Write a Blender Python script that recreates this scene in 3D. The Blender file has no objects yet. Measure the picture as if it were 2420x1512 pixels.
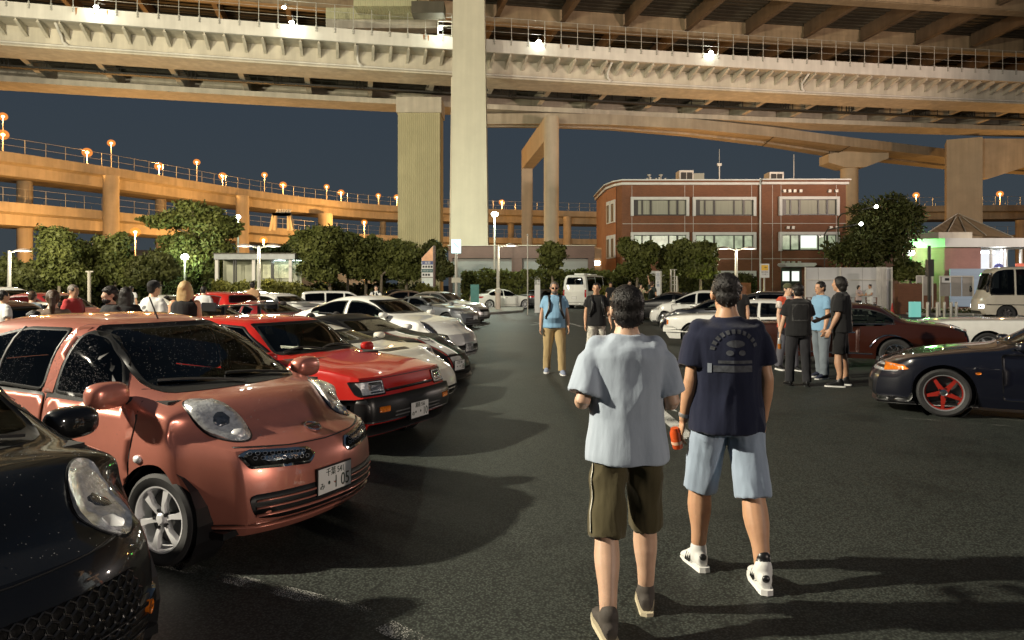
import bpy, bmesh, math, random
import numpy as np
from mathutils import Vector, Matrix, geometry
from mathutils.bvhtree import BVHTree
R = math.radians
random.seed(7)
S = bpy.context.scene
COL = S.collection
# ------------------------------------------------------------------ camera
F0, UC, HV, CH = 1680.0, 1210.0, 672.0, 1.75      # focal length and horizon in a 2420 px wide picture, camera height
cam_d = bpy.data.cameras.new('camera'); cam = bpy.data.objects.new('camera', cam_d); COL.objects.link(cam)
cam.location = (0, 0, CH); cam.rotation_euler = (R(90), 0, 0)
cam_d.sensor_width = 36; cam_d.lens = 36*F0/2420; cam_d.shift_y = -84/2420
cam_d.clip_start = 0.05; cam_d.clip_end = 3000
S.camera = cam
# ------------------------------------------------------------------ night sky
W = bpy.data.worlds.new('World'); S.world = W; W.use_nodes = True
nt = W.node_tree; bg = nt.nodes['Background']
tc = nt.nodes.new('ShaderNodeTexCoord'); sp = nt.nodes.new('ShaderNodeSeparateXYZ'); cr = nt.nodes.new('ShaderNodeValToRGB')
nt.links.new(tc.outputs['Generated'], sp.inputs[0]); nt.links.new(sp.outputs['Z'], cr.inputs[0]); nt.links.new(cr.outputs[0], bg.inputs['Color'])
cr.color_ramp.elements[0].position = 0.0; cr.color_ramp.elements[0].color = (0.043, 0.054, 0.062, 1)
cr.color_ramp.elements[1].position = 0.35; cr.color_ramp.elements[1].color = (0.029, 0.042, 0.060, 1)
bg.inputs['Strength'].default_value = 0.86
S.view_settings.view_transform = 'Standard'; S.view_settings.look = 'None'; S.view_settings.exposure = 0.28; S.view_settings.gamma = 1
S.cycles.use_denoising = True
S.cycles.max_bounces = 6; S.cycles.transparent_max_bounces = 12; S.cycles.caustics_reflective = False; S.cycles.caustics_refractive = False
S.cycles.sample_clamp_indirect = 4.0
# ------------------------------------------------------------------ lamps of the place
def light(name, kind, loc, power, color, radius=0.2, target=None, spot=None, blend=0.5):
    l = bpy.data.lights.new(name, kind); l.energy = power; l.color = color
    if kind != 'SUN': l.shadow_soft_size = radius
    if spot: l.spot_size = R(spot); l.spot_blend = blend
    o = bpy.data.objects.new(name, l); COL.objects.link(o); o.location = loc
    if target:
        o.rotation_euler = (Vector(target)-Vector(loc)).to_track_quat('-Z', 'Y').to_euler()
    return o
WARMW = (1.0, 0.86, 0.62); ORANGE = (1.0, 0.49, 0.14); GREENW = (0.80, 1.0, 0.82); COOLW = (0.92, 0.97, 1.0)
light('mast_lamp', 'POINT', (-21, 3.2, 12.5), 44000, (1.0, 0.91, 0.72), 0.3)          # car park mast left of the picture: throws the shadows to the right
light('flood_lamp', 'SPOT', (-34, 26, 9), 29000, (1.0, 0.92, 0.62), 0.4, (-18, 66, 27), 80, 0.5)
light('flood_lamp', 'SPOT', (36, 32, 9), 35000, (1.0, 0.74, 0.58), 0.4, (24, 72, 34), 74, 0.5)
light('flood_lamp', 'SPOT', (-4, -25, 14), 37000, (1.0, 0.85, 0.66), 0.5, (2, 66, 36), 50, 0.5)
light('mast_lamp', 'POINT', (32, -22, 9.5), 18500, (1.0, 0.84, 0.70), 0.4)         # car park mast behind the camera on the right
light('mast_lamp', 'POINT', (42, 37, 8), 7000, (1.0, 0.84, 0.74), 0.3)
light('mast_lamp', 'POINT', (-33, 30, 12), 9000, (1.0, 0.91, 0.72), 0.3)

# ------------------------------------------------------------------ pixel helpers (2420 x 1512 picture)
def PX(u, v, y): return Vector(((u-UC)/F0*y, y, CH-(v-HV)/F0*y))
def GX(u, v):
    y = CH*F0/(v-HV); return Vector(((u-UC)/F0*y, y, 0))
def ux(u, y): return (u-UC)/F0*y
def vz(v, y): return CH-(v-HV)/F0*y

# ------------------------------------------------------------------ materials
MATS = {}
def _nt(name):
    m = bpy.data.materials.new(name); m.use_nodes = True
    return m, m.node_tree.nodes, m.node_tree.links, m.node_tree.nodes['Principled BSDF']
def noise(n, l, scale, detail=4, vec=None, rough=0.55):
    t = n.new('ShaderNodeTexNoise'); t.inputs['Scale'].default_value = scale; t.inputs['Detail'].default_value = detail
    t.inputs['Roughness'].default_value = rough
    if vec is not None: l.new(vec, t.inputs['Vector'])
    return t
def ramp(n, l, fac, stops):
    r = n.new('ShaderNodeValToRGB'); l.new(fac, r.inputs[0])
    e = r.color_ramp.elements
    while len(e) < len(stops): e.new(0.5)
    for k, (p, c) in enumerate(stops):
        e[k].position = p; e[k].color = (c[0], c[1], c[2], 1) if not isinstance(c, (int, float)) else (c, c, c, 1)
    return r
def bump(n, l, b, h, strength, dist=0.01):
    k = n.new('ShaderNodeBump'); k.inputs['Strength'].default_value = strength; k.inputs['Distance'].default_value = dist
    l.new(h, k.inputs['Height']); l.new(k.outputs[0], b.inputs['Normal']); return k
def coords(n, l, scale=(1, 1, 1), which='Object'):
    t = n.new('ShaderNodeTexCoord'); m = n.new('ShaderNodeMapping'); m.inputs['Scale'].default_value = scale
    l.new(t.outputs[which], m.inputs[0]); return m.outputs[0]
def mat(name, col, rough=0.6, metal=0.0, var=0.15, vscale=3.0, bmp=0.0, bscale=40.0, coat=0.0, spec=0.5, emit=None, estr=0.0, stretch=(1, 1, 1)):
    if name in MATS: return MATS[name]
    m, n, l, b = _nt(name)
    b.inputs['Roughness'].default_value = rough; b.inputs['Metallic'].default_value = metal
    b.inputs['Coat Weight'].default_value = coat; b.inputs['Coat Roughness'].default_value = 0.04
    b.inputs['Specular IOR Level'].default_value = spec
    vec = coords(n, l, stretch)
    if var > 0:
        t = noise(n, l, vscale, 5, vec)
        lo = [c*(1-var) for c in col]; hi = [min(1, c*(1+var)) for c in col]
        r = ramp(n, l, t.outputs[0], [(0.3, lo), (0.7, hi)]); l.new(r.outputs[0], b.inputs['Base Color'])
    else: b.inputs['Base Color'].default_value = (*col, 1)
    if bmp > 0:
        t2 = noise(n, l, bscale, 3, vec); bump(n, l, b, t2.outputs[0], bmp)
    if emit: b.inputs['Emission Color'].default_value = (*emit, 1); b.inputs['Emission Strength'].default_value = estr
    MATS[name] = m; return m
def emitmat(name, col, strength):
    if name in MATS: return MATS[name]
    m, n, l, b = _nt(name); b.inputs['Base Color'].default_value = (0.02, 0.02, 0.02, 1)
    b.inputs['Emission Color'].default_value = (*col, 1); b.inputs['Emission Strength'].default_value = strength
    MATS[name] = m; return m
def concrete(name, col, streak=0.25, panel=None):
    if name in MATS: return MATS[name]
    m, n, l, b = _nt(name); b.inputs['Roughness'].default_value = 0.7
    v1 = coords(n, l, (0.35, 0.35, 0.35)); v2 = coords(n, l, (1.3, 1.3, 0.08))
    a = noise(n, l, 1.5, 6, v1); s = noise(n, l, 1.2, 5, v2)
    mx = n.new('ShaderNodeMath'); mx.operation = 'MULTIPLY'; l.new(a.outputs[0], mx.inputs[0]); l.new(s.outputs[0], mx.inputs[1])
    r = ramp(n, l, mx.outputs[0], [(0.12, [c*(1-streak) for c in col]), (0.38, [min(1, c*(1+streak*0.35)) for c in col])])
    l.new(r.outputs[0], b.inputs['Base Color'])
    t = noise(n, l, 6, 4, v1); bump(n, l, b, t.outputs[0], 0.25, 0.02)
    MATS[name] = m; return m
def brickmat(name, c1, c2, mortar, bw=0.22, bh=0.07, axis='X'):
    if name in MATS: return MATS[name]
    m, n, l, b = _nt(name); b.inputs['Roughness'].default_value = 0.75
    t = n.new('ShaderNodeTexCoord'); s = n.new('ShaderNodeSeparateXYZ'); c = n.new('ShaderNodeCombineXYZ')
    l.new(t.outputs['Object'], s.inputs[0])
    ad = n.new('ShaderNodeMath'); ad.operation = 'ADD'; l.new(s.outputs['X'], ad.inputs[0]); l.new(s.outputs['Y'], ad.inputs[1])
    l.new(ad.outputs[0], c.inputs[0]); l.new(s.outputs['Z'], c.inputs[1])
    k = n.new('ShaderNodeTexBrick'); l.new(c.outputs[0], k.inputs['Vector'])
    k.inputs['Scale'].default_value = 1.0; k.inputs['Brick Width'].default_value = bw; k.inputs['Row Height'].default_value = bh
    k.inputs['Mortar Size'].default_value = 0.008
    k.inputs['Color1'].default_value = (*c1, 1); k.inputs['Color2'].default_value = (*c2, 1); k.inputs['Mortar'].default_value = (*mortar, 1)
    nz = noise(n, l, 0.8, 5, t.outputs['Object']); mx = n.new('ShaderNodeMix'); mx.data_type = 'RGBA'; mx.blend_type = 'MULTIPLY'
    mx.inputs[0].default_value = 0.6; l.new(k.outputs[0], mx.inputs[6])
    rr = ramp(n, l, nz.outputs[0], [(0.3, 0.6), (0.7, 1.0)]); l.new(rr.outputs[0], mx.inputs[7]); l.new(mx.outputs[2], b.inputs['Base Color'])
    bump(n, l, b, k.outputs['Fac'], -0.3, 0.01)
    MATS[name] = m; return m

# ------------------------------------------------------------------ mesh helpers
class MB:
    def __init__(s): s.v = []; s.f = []; s.m = []; s.cur = 0
    def add(s, vs, fs):
        o = len(s.v); s.v += [tuple(p) for p in vs]; s.f += [tuple(i+o for i in f) for f in fs]; s.m += [s.cur]*len(fs); return s
    def box(s, x0, x1, y0, y1, z0, z1, M=None):
        vs = [Vector((x, y, z)) for z in (z0, z1) for y in (y0, y1) for x in (x0, x1)]
        if M is not None: vs = [M @ p for p in vs]
        return s.add(vs, [(0, 2, 3, 1), (4, 5, 7, 6), (0, 1, 5, 4), (2, 6, 7, 3), (0, 4, 6, 2), (1, 3, 7, 5)])
    def prism(s, poly, d, base=(0, 0, 0)):
        # poly: list of 3-D points, d: extrusion vector
        n = len(poly); b = Vector(base); d = Vector(d); p = [Vector(q)+b for q in poly]
        return s.add(p+[q+d for q in p], [tuple(range(n-1, -1, -1)), tuple(range(n, 2*n))]+[(i, (i+1) % n, (i+1) % n+n, i+n) for i in range(n)])
    def tube(s, pts, r, n=8, cap=True):
        pts = [Vector(p) for p in pts]; rs = r if isinstance(r, (list, tuple)) else [r]*len(pts)
        vs = []; fs = []
        up = Vector((0, 0, 1)) if abs((pts[-1]-pts[0]).normalized().z) < 0.9 else Vector((0, 1, 0))
        for i, p in enumerate(pts):
            d = (pts[min(i+1, len(pts)-1)]-pts[max(i-1, 0)]).normalized()
            a = d.cross(up).normalized(); b = a.cross(d).normalized()
            for k in range(n):
                t = 2*math.pi*k/n; vs.append(p+a*math.cos(t)*rs[i]+b*math.sin(t)*rs[i])
        for i in range(len(pts)-1):
            for k in range(n): fs.append((i*n+k, i*n+(k+1) % n, (i+1)*n+(k+1) % n, (i+1)*n+k))
        if cap: fs += [tuple(range(n-1, -1, -1)), tuple(range((len(pts)-1)*n, len(pts)*n))]
        return s.add(vs, fs)
    def ball(s, c, r, nu=12, nv=8, sc=(1, 1, 1), M=None, pw=1.0):
        c = Vector(c); vs = []; fs = []
        for j in range(nv+1):
            a = math.pi*j/nv
            for k in range(nu):
                t = 2*math.pi*k/nu
                q = lambda w: math.copysign(abs(w)**pw, w)
                p = Vector((q(math.sin(a))*q(math.cos(t))*sc[0], q(math.sin(a))*q(math.sin(t))*sc[1], q(math.cos(a))*sc[2]))*r
                vs.append((M @ p if M is not None else p)+c)
        for j in range(nv):
            for k in range(nu): fs.append((j*nu+k, (j+1)*nu+k, (j+1)*nu+(k+1) % nu, j*nu+(k+1) % nu))
        return s.add(vs, fs)
    def lathe(s, prof, n=24, M=None):
        vs = []; fs = []
        for (r, z) in prof:
            for k in range(n):
                t = 2*math.pi*k/n; p = Vector((r*math.cos(t), r*math.sin(t), z)); vs.append(M @ p if M is not None else p)
        for i in range(len(prof)-1):
            for k in range(n): fs.append((i*n+k, i*n+(k+1) % n, (i+1)*n+(k+1) % n, (i+1)*n+k))
        return s.add(vs, fs)
    def sweep(s, prof, path, closed=True, cap=True):
        # prof: list of (offset, z); path: plan points (x, y); offset is measured to the left of travel
        n = len(prof); vs = []; fs = []
        for i, p in enumerate(path):
            a = Vector(path[max(i-1, 0)][:2]); b = Vector(path[min(i+1, len(path)-1)][:2]); d = (b-a).normalized(); nn = Vector((-d.y, d.x))
            dz = p[2] if len(p) > 2 else 0
            for (o, z) in prof: vs.append((p[0]+nn.x*o, p[1]+nn.y*o, z+dz))
        for i in range(len(path)-1):
            for k in range(n if closed else n-1): fs.append((i*n+k, (i+1)*n+k, (i+1)*n+(k+1) % n, i*n+(k+1) % n))
        if cap and closed: fs += [tuple(range(n)), tuple(range(len(path)*n-1, (len(path)-1)*n-1, -1))]
        return s.add(vs, fs)
    def build(s, name, m, parent=None, smooth=False, fix=True, loc=None):
        me = bpy.data.meshes.new(name); me.from_pydata(s.v, [], s.f)
        ms = m if isinstance(m, (list, tuple)) else [m]
        for q in ms: me.materials.append(q)
        if len(ms) > 1: me.polygons.foreach_set('material_index', s.m)
        if fix:
            bm = bmesh.new(); bm.from_mesh(me); bmesh.ops.recalc_face_normals(bm, faces=bm.faces); bm.to_mesh(me); bm.free()
        o = bpy.data.objects.new(name, me); COL.objects.link(o)
        if smooth:
            me.polygons.foreach_set('use_smooth', [True]*len(me.polygons))
            if smooth == 'auto': me.set_sharp_from_angle(angle=R(35))
        if parent is not None: o.parent = parent
        if loc is not None: o.location = loc
        return o
def tag(o, label=None, cat=None, group=None, kind=None):
    if label: o['label'] = label
    if cat: o['category'] = cat
    if group: o['group'] = group
    if kind: o['kind'] = kind
    return o
def thing(name, label, cat, loc=(0, 0, 0), rz=0.0, group=None):
    o = bpy.data.objects.new(name, None); COL.objects.link(o); o.location = loc; o.rotation_euler = (0, 0, rz)
    o.empty_display_size = 0.3
    return tag(o, label, cat, group)
def mkmesh(name, v, f, m, parent=None, smooth=True):
    b = MB(); b.v = [tuple(p) for p in v]; b.f = f; b.m = [0]*len(f)
    return b.build(name, m, parent, smooth, fix=False)
def dup_tree(o, parent=None):
    c = o.copy(); COL.objects.link(c)
    if parent is not None: c.parent = parent
    for ch in list(o.children): dup_tree(ch, c)
    return c
def text_mesh(txt, size, name, m, parent=None, M=None, extrude=0.001, align='CENTER'):
    c = bpy.data.curves.new(name, 'FONT'); c.body = txt; c.size = size; c.align_x = align; c.align_y = 'CENTER'; c.extrude = extrude
    t = bpy.data.objects.new(name, c); COL.objects.link(t); dg = bpy.context.evaluated_depsgraph_get()
    me = bpy.data.meshes.new_from_object(t.evaluated_get(dg)); COL.objects.unlink(t); bpy.data.objects.remove(t); bpy.data.curves.remove(c)
    me.materials.clear(); me.materials.append(m)
    if M is not None: me.transform(M)
    o = bpy.data.objects.new(name, me); COL.objects.link(o)
    if parent is not None: o.parent = parent
    return o
def interp(pts, x):
    if x <= pts[0][0]: return pts[0][1]
    for a, b in zip(pts, pts[1:]):
        if x <= b[0]: return a[1]+(b[1]-a[1])*(x-a[0])/(b[0]-a[0])
    return pts[-1][1]
def smooth_curve(pts, n=200, rnd=2):
    # monotone-x polyline -> smooth sampled function (cubic through the points)
    xs = np.array([p[0] for p in pts], float); ys = np.array([p[1] for p in pts], float)
    d = np.gradient(ys, xs) if len(xs) > 2 else np.array([(ys[-1]-ys[0])/(xs[-1]-xs[0])]*len(xs))
    h = np.diff(xs); sl = np.diff(ys)/h; m = np.zeros(len(xs)); m[0] = sl[0]; m[-1] = sl[-1]
    for i in range(1, len(xs)-1):
        if sl[i-1]*sl[i] <= 0: m[i] = 0
        else:
            w1 = 2*h[i]+h[i-1]; w2 = h[i]+2*h[i-1]; m[i] = (w1+w2)/(w1/sl[i-1]+w2/sl[i])
    def f(x):
        x = min(max(x, xs[0]), xs[-1]); i = int(min(max(np.searchsorted(xs, x)-1, 0), len(xs)-2)); t = (x-xs[i])/h[i]
        return float((2*t**3-3*t**2+1)*ys[i]+(t**3-2*t**2+t)*h[i]*m[i]+(-2*t**3+3*t**2)*ys[i+1]+(t**3-t**2)*h[i]*m[i+1])
    return f
# ================================================================== ground
def asphalt():
    m, n, l, b = _nt('asphalt'); b.inputs['Roughness'].default_value = 0.62; b.inputs['Specular IOR Level'].default_value = 0.35
    v = coords(n, l)
    a = noise(n, l, 0.25, 5, v); g = noise(n, l, 140, 3, v, 0.8); vo = n.new('ShaderNodeTexVoronoi'); vo.inputs['Scale'].default_value = 70; l.new(v, vo.inputs['Vector'])
    r1 = ramp(n, l, a.outputs[0], [(0.3, (0.036, 0.042, 0.035)), (0.7, (0.051, 0.059, 0.050))])
    r2 = ramp(n, l, vo.outputs['Distance'], [(0.0, 2.6), (0.3, 1.0), (0.7, 0.25)])
    mx = n.new('ShaderNodeMix'); mx.data_type = 'RGBA'; mx.blend_type = 'MULTIPLY'; mx.inputs[0].default_value = 1; l.new(r1.outputs[0], mx.inputs[6]); l.new(r2.outputs[0], mx.inputs[7])
    r3 = ramp(n, l, g.outputs[0], [(0.66, 0), (0.74, 0.16)]); ad = n.new('ShaderNodeMix'); ad.data_type = 'RGBA'; ad.blend_type = 'ADD'; ad.inputs[0].default_value = 1
    l.new(mx.outputs[2], ad.inputs[6]); l.new(r3.outputs[0], ad.inputs[7]); l.new(ad.outputs[2], b.inputs['Base Color'])
    st = noise(n, l, .9, 6, v, .7); rs = ramp(n, l, st.outputs[0], [(.36, .62), (.48, 1.0), (.62, 1.0), (.72, 1.22)]); m2 = n.new('ShaderNodeMix'); m2.data_type = 'RGBA'; m2.blend_type = 'MULTIPLY'; m2.inputs[0].default_value = 1
    l.new(ad.outputs[2], m2.inputs[6]); l.new(rs.outputs[0], m2.inputs[7]); l.new(m2.outputs[2], b.inputs['Base Color'])
    bump(n, l, b, vo.outputs['Distance'], -0.7, 0.006)
    return m
def paintmat(name, wear=0.5, col=(0.55, 0.55, 0.5)):
    m, n, l, b = _nt(name); b.inputs['Roughness'].default_value = 0.7
    v = coords(n, l); vo = n.new('ShaderNodeTexVoronoi'); vo.inputs['Scale'].default_value = 95; l.new(v, vo.inputs['Vector'])
    a = noise(n, l, 3.0, 5, v); ad = n.new('ShaderNodeMath'); ad.operation = 'MULTIPLY_ADD'; l.new(vo.outputs['Distance'], ad.inputs[0]); ad.inputs[1].default_value = 0.5; l.new(a.outputs[0], ad.inputs[2])
    c = 0.95-wear*0.5
    r = ramp(n, l, ad.outputs[0], [(max(0, c-0.10), 0.85), (min(1, c+0.10), 0.0)]); b.inputs['Base Color'].default_value = (*col, 1); l.new(r.outputs[0], b.inputs['Alpha'])
    bump(n, l, b, vo.outputs['Distance'], -0.6, 0.006)
    return m
MB().add([(-600, -120, 0), (600, -120, 0), (600, 900, 0), (-600, 900, 0)], [(0, 1, 2, 3)]).build('ground', asphalt(), fix=False)['kind'] = 'structure'
PAINT = paintmat('worn_paint', 0.60, (.55, .55, .50)); PAINT2 = paintmat('road_paint', 0.25, (0.62, 0.62, 0.58)); PAINT3 = paintmat('faded_paint', 0.8, (0.3, 0.3, 0.27))
def stripe(pts, w, m, z=0.004, name='line_marking'):
    MB().sweep([(-w/2, z), (w/2, z)], [(p[0], p[1]) for p in pts], closed=False).build(name, m, fix=False)['kind'] = 'structure'
def gpath(*uv): return [GX(*p) for p in uv]
stripe(gpath((300, 1312), (420, 1338), (760, 1420), (905, 1462)), 0.12, PAINT)
stripe(gpath((905, 1478), (985, 1515), (1060, 1565)), 0.13, PAINT)
for k in range(1, 7):        # bay lines between the parked cars of the left row
    p = Vector((-1.0, 4.0+2.85*k, 0)); d = Vector((-math.cos(R(26)), math.sin(R(26)), 0))
    stripe([p, p+d*4.6], 0.12, PAINT3)
for dv in (0, 1):
    a = GX(2035, 980); d = Vector((0.88, -0.47, 0)); o = Vector((0.25, 0.42, 0))*dv
    stripe([a+o, a+o+d*4.5], 0.07, PAINT3)
a = GX(2035, 980); stripe([a, a-Vector((0.12, -0.02, 0)), a+Vector((0.25, 0.42, 0))], 0.07, PAINT3)
a = GX(1850, 905); stripe([a, a+Vector((2.2, -0.35, 0))], 0.07, PAINT3); stripe([a, a+Vector((0.3, 0.35, 0)), a+Vector((2.5, 0.05, 0))], 0.07, PAINT3)
# direction arrow on the aisle
arrow = [GX(1555, 958), GX(1578, 958), GX(1602, 973), GX(1566, 966), GX(1640, 1030), GX(1618, 1036), GX(1556, 980)]
MB().add([(p.x, p.y, 0.004) for p in arrow], [tuple(range(7))]).build('arrow_marking', PAINT2, fix=False)['kind'] = 'structure'
stripe(gpath((1545, 972), (1620, 1038)), 0.05, PAINT2, 0.005)
for pts in ([(1255, 768), (1300, 764), (1340, 769)], [(1262, 762), (1300, 769), (1360, 766)], [(1340, 762), (1375, 772)]):
    stripe(gpath(*pts), 0.16, PAINT2)
# raised kerb island in front of the white saloon
isl = [GX(1100, 748), GX(1235, 738), GX(1238, 730), GX(1205, 728), GX(1100, 734)]
kerbm = concrete('kerb_concrete', (0.30, 0.29, 0.26))
MB().prism([(p.x, p.y, 0) for p in isl], (0, 0, 0.14)).build('kerb_island', kerbm)['kind'] = 'structure'
MB().prism([(-90, 52, 0), (-3, 52, 0), (-2, 54, 0), (9, 54, 0), (9, 58, 0), (-90, 58, 0)], (0, 0, 0.15)).build('planting_kerb', kerbm)['kind'] = 'structure'
MB().prism([(9.5, 56, 0), (60, 56, 0), (60, 66, 0), (9.5, 66, 0)], (0, 0, 0.14)).build('pavement', kerbm)['kind'] = 'structure'

# ================================================================== viaducts
C_PALE = concrete('pale_painted_steel', (0.56, 0.51, 0.41), 0.24)
C_WHITE = concrete('white_painted_steel', (0.62, 0.585, 0.52), 0.18)
C_BEIGE = concrete('beige_concrete', (0.50, 0.45, 0.36), 0.25)
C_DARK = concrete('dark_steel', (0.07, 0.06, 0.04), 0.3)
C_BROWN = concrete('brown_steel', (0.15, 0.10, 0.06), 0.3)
M_RAIL = mat('galvanised_rail', (0.45, 0.43, 0.38), 0.5, 0.4, 0.15)
M_BLACK = mat('black_rail', (0.018, 0.016, 0.012), 0.6)
def ribmat(name, col, scale, axis=2):
    m, n, l, b = _nt(name); b.inputs['Roughness'].default_value = 0.6
    t = n.new('ShaderNodeTexCoord'); s = n.new('ShaderNodeSeparateXYZ'); l.new(t.outputs['Object'], s.inputs[0])
    w = n.new('ShaderNodeMath'); w.operation = 'MULTIPLY'; l.new(s.outputs[axis], w.inputs[0]); w.inputs[1].default_value = scale
    sn = n.new('ShaderNodeMath'); sn.operation = 'SINE'; l.new(w.outputs[0], sn.inputs[0])
    nz = noise(n, l, 0.6, 5, t.outputs['Object']); r = ramp(n, l, nz.outputs[0], [(0.3, [c*0.8 for c in col]), (0.7, col)]); l.new(r.outputs[0], b.inputs['Base Color'])
    bump(n, l, b, sn.outputs[0], 0.6, 0.03)
    return m
vy = lambda x: 57.7+.2325*(x+41.6)-.000593*(x+41.6)*(x+5.9)
vpath = [(x, vy(x)) for x in np.arange(-80, 106, 3.0)]
def along(path, s0, step, n):
    pts = [Vector((p[0], p[1], 0)) for p in path]; out = []; acc = 0; k = 0
    for a, b in zip(pts, pts[1:]):
        L = (b-a).length; d = (b-a)/L
        while k < n and s0+k*step <= acc+L:
            out.append((a+d*(s0+k*step-acc), d)); k += 1
        acc += L
    return out
ZF = 24.8
v1 = thing('viaduct', 'pale double girder road viaduct crossing above the car park', 'viaduct', (0, 66, 0))
v1.location = (0, 0, 0)
MB().sweep([(0, ZF-1.2), (0, ZF), (.3, ZF), (.3, ZF-1.2)], vpath).build('fascia', C_WHITE, v1)
MB().sweep([(.3, ZF-1.12), (.3, ZF-.75), (6.19, ZF-.75), (6.19, ZF-1.12)], vpath).build('deck_slab', C_BEIGE, v1); MB().sweep([(6.21, ZF-1.12), (6.21, ZF-.75), (16.6, ZF-.75), (16.6, ZF-1.12)], vpath).build('deck_slab', concrete('shaded_slab', (.17, .15, .10), .3), v1)  # rear part of the slab: shade between the girders put into its colour
MB().sweep([(2.6, 21.9), (2.6, ZF-1.13), (2.8, ZF-1.13), (2.8, 22.1), (6.0, 22.1), (6.0, ZF-1.13), (6.2, ZF-1.13), (6.2, 21.9)], vpath).build('girder', C_PALE, v1)
MB().sweep([(12.6, 21.4), (12.6, 21.95), (12.8, 21.95), (12.8, 21.7), (16.1, 21.7), (16.1, ZF-1.13), (16.3, ZF-1.13), (16.3, 21.4)], vpath).build('girder', C_BEIGE, v1)
MB().sweep([(2.25, 21.86), (2.25, 21.98), (2.58, 21.98), (2.58, 21.86)], vpath).build('flange', C_PALE, v1)
MB().sweep([(2.38+.1*math.cos(t), 22.2+.1*math.sin(t)) for t in np.arange(0, 6.28, .785)], vpath).build('drain_pipe', C_WHITE, v1, True)
# triangular cantilever brackets
for p, d in along(vpath, 28, 1.6, 85):
    nn = Vector((-d.y, d.x, 0)); b = MB()
    b.prism([p+nn*.31+Vector((0, 0, ZF-1.13)), p+nn*.31+Vector((0, 0, ZF-1.32)), p+nn*2.58+Vector((0, 0, 22.85)), p+nn*2.58+Vector((0, 0, ZF-1.13))], d*.10)
    b.prism([p+nn*.31-d*.08+Vector((0, 0, ZF-1.33)), p+nn*.31-d*.08+Vector((0, 0, ZF-1.37)), p+nn*2.58-d*.08+Vector((0, 0, 22.80)), p+nn*2.58-d*.08+Vector((0, 0, 22.84))], d*.26)
    b.build('bracket', C_PALE, v1)
# downpipes
for xx in (-36.5, -12.5, 10.5, 32.5):
    i = min(range(len(vpath)), key=lambda k: abs(vpath[k][0]-xx)); q = Vector((*vpath[i], 0)); d = (Vector((*vpath[i+1], 0))-q).normalized(); nn = Vector((-d.y, d.x, 0))
    MB().tube([q+nn*.9+Vector((0, 0, 23.66)), q+nn*1.6+Vector((0, 0, 23.3)), q+nn*2.2+Vector((0, 0, 23.0)), q+nn*2.3+d*.1+Vector((0, 0, 22.5)), q+nn*2.36+d*.5+Vector((0, 0, 22.2))], .13, 8).build('downpipe', C_WHITE, v1, True)
# fence on the fascia
fpts = along(vpath, 29, 1.62, 84)
for p, d in fpts:
    nn = Vector((-d.y, d.x, 0)); b = MB(); q = p-nn*.09
    b.tube([q+Vector((0, 0, ZF-.42)), q+Vector((0, 0, ZF+2.05))], .035, 6)
    for dz in (-.42, -.2, .02): b.tube([q+Vector((0, 0, ZF+dz-.04)), q+Vector((0, 0, ZF+dz+.05))], .085, 6)
    b.build('fence_post', M_RAIL, v1)
b = MB()
for dz in (.7, 1.4, 2.04): b.sweep([(-.08, ZF+dz), (-.1, ZF+dz+.02), (-.08, ZF+dz+.035), (-.06, ZF+dz+.02)], vpath)
b.build('fence_wire', M_RAIL, v1)
RUST = mat('rust_streak', (.30, .12, .03), .8, 0, .3, 6)
for uu, hh in ((183, .5), (247, .35), (1000, .35), (1010, .45), (1323, .3), (1343, .22)):
    i = min(range(len(vpath)), key=lambda k: abs(vpath[k][0]/vpath[k][1]*F0+UC-uu)); xq = ux(uu, vy(vpath[i][0])); q = Vector((xq, vy(xq)-.012, ZF-.05))
    MB().prism([q, q+Vector((.16, .03, 0)), q+Vector((.12, .022, -hh)), q+Vector((.05, .01, -hh*1.3)), q+Vector((.02, .004, -hh*.6))], (0, .006, 0)).build('rust_stain', RUST, v1)
# cross beams, catwalk and its railing under the deck
for p, d in along(vpath, 26, 6.2, 24):
    nn = Vector((-d.y, d.x, 0)); b = MB()
    b.prism([p+nn*6.22+Vector((0, 0, ZF-1.13)), p+nn*6.22+Vector((0, 0, 22.6)), p+nn*16.0+Vector((0, 0, 22.0)), p+nn*16.0+Vector((0, 0, ZF-1.13))], d*.3)
    b.prism([p+nn*6.22-d*.1+Vector((0, 0, 22.58)), p+nn*6.22-d*.1+Vector((0, 0, 22.5)), p+nn*16.0-d*.1+Vector((0, 0, 21.9)), p+nn*16.0-d*.1+Vector((0, 0, 21.98))], d*.5)
    b.build('cross_beam', C_BEIGE, v1)
b = MB()
for z, w in ((22.05, .18), (23.15, .14), (22.6, .05)): b.sweep([(9.6, z), (9.6, z+w), (9.7, z+w), (9.7, z)], vpath)
b.sweep([(9.7, 22.15), (9.7, 22.2), (10.6, 22.2), (10.6, 22.15)], vpath)
for p, d in along(vpath, 26, 1.55, 98):
    nn = Vector((-d.y, d.x, 0)); q = p+nn*9.62; b.tube([q+Vector((0, 0, 22.2)), q+Vector((0, 0, 23.6))], .055, 4)
for p, d in along(vpath, 28.5, 8.0, 18):
    nn = Vector((-d.y, d.x, 0))
    for e in (-.35, 0, .35):
        q = p+nn*9.5+d*e; b.tube([q+Vector((0, 0, 22.0)), q+Vector((0, 0, 23.66))], .07, 4)
b.build('catwalk', M_BLACK, v1)
b = MB()
for k in range(21): b.sweep([(6.4+k*.46, ZF-1.2), (6.4+k*.46, ZF-1.14), (6.55+k*.46, ZF-1.14), (6.55+k*.46, ZF-1.2)], vpath)
b.build('deck_ribs', C_DARK, v1)

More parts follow.
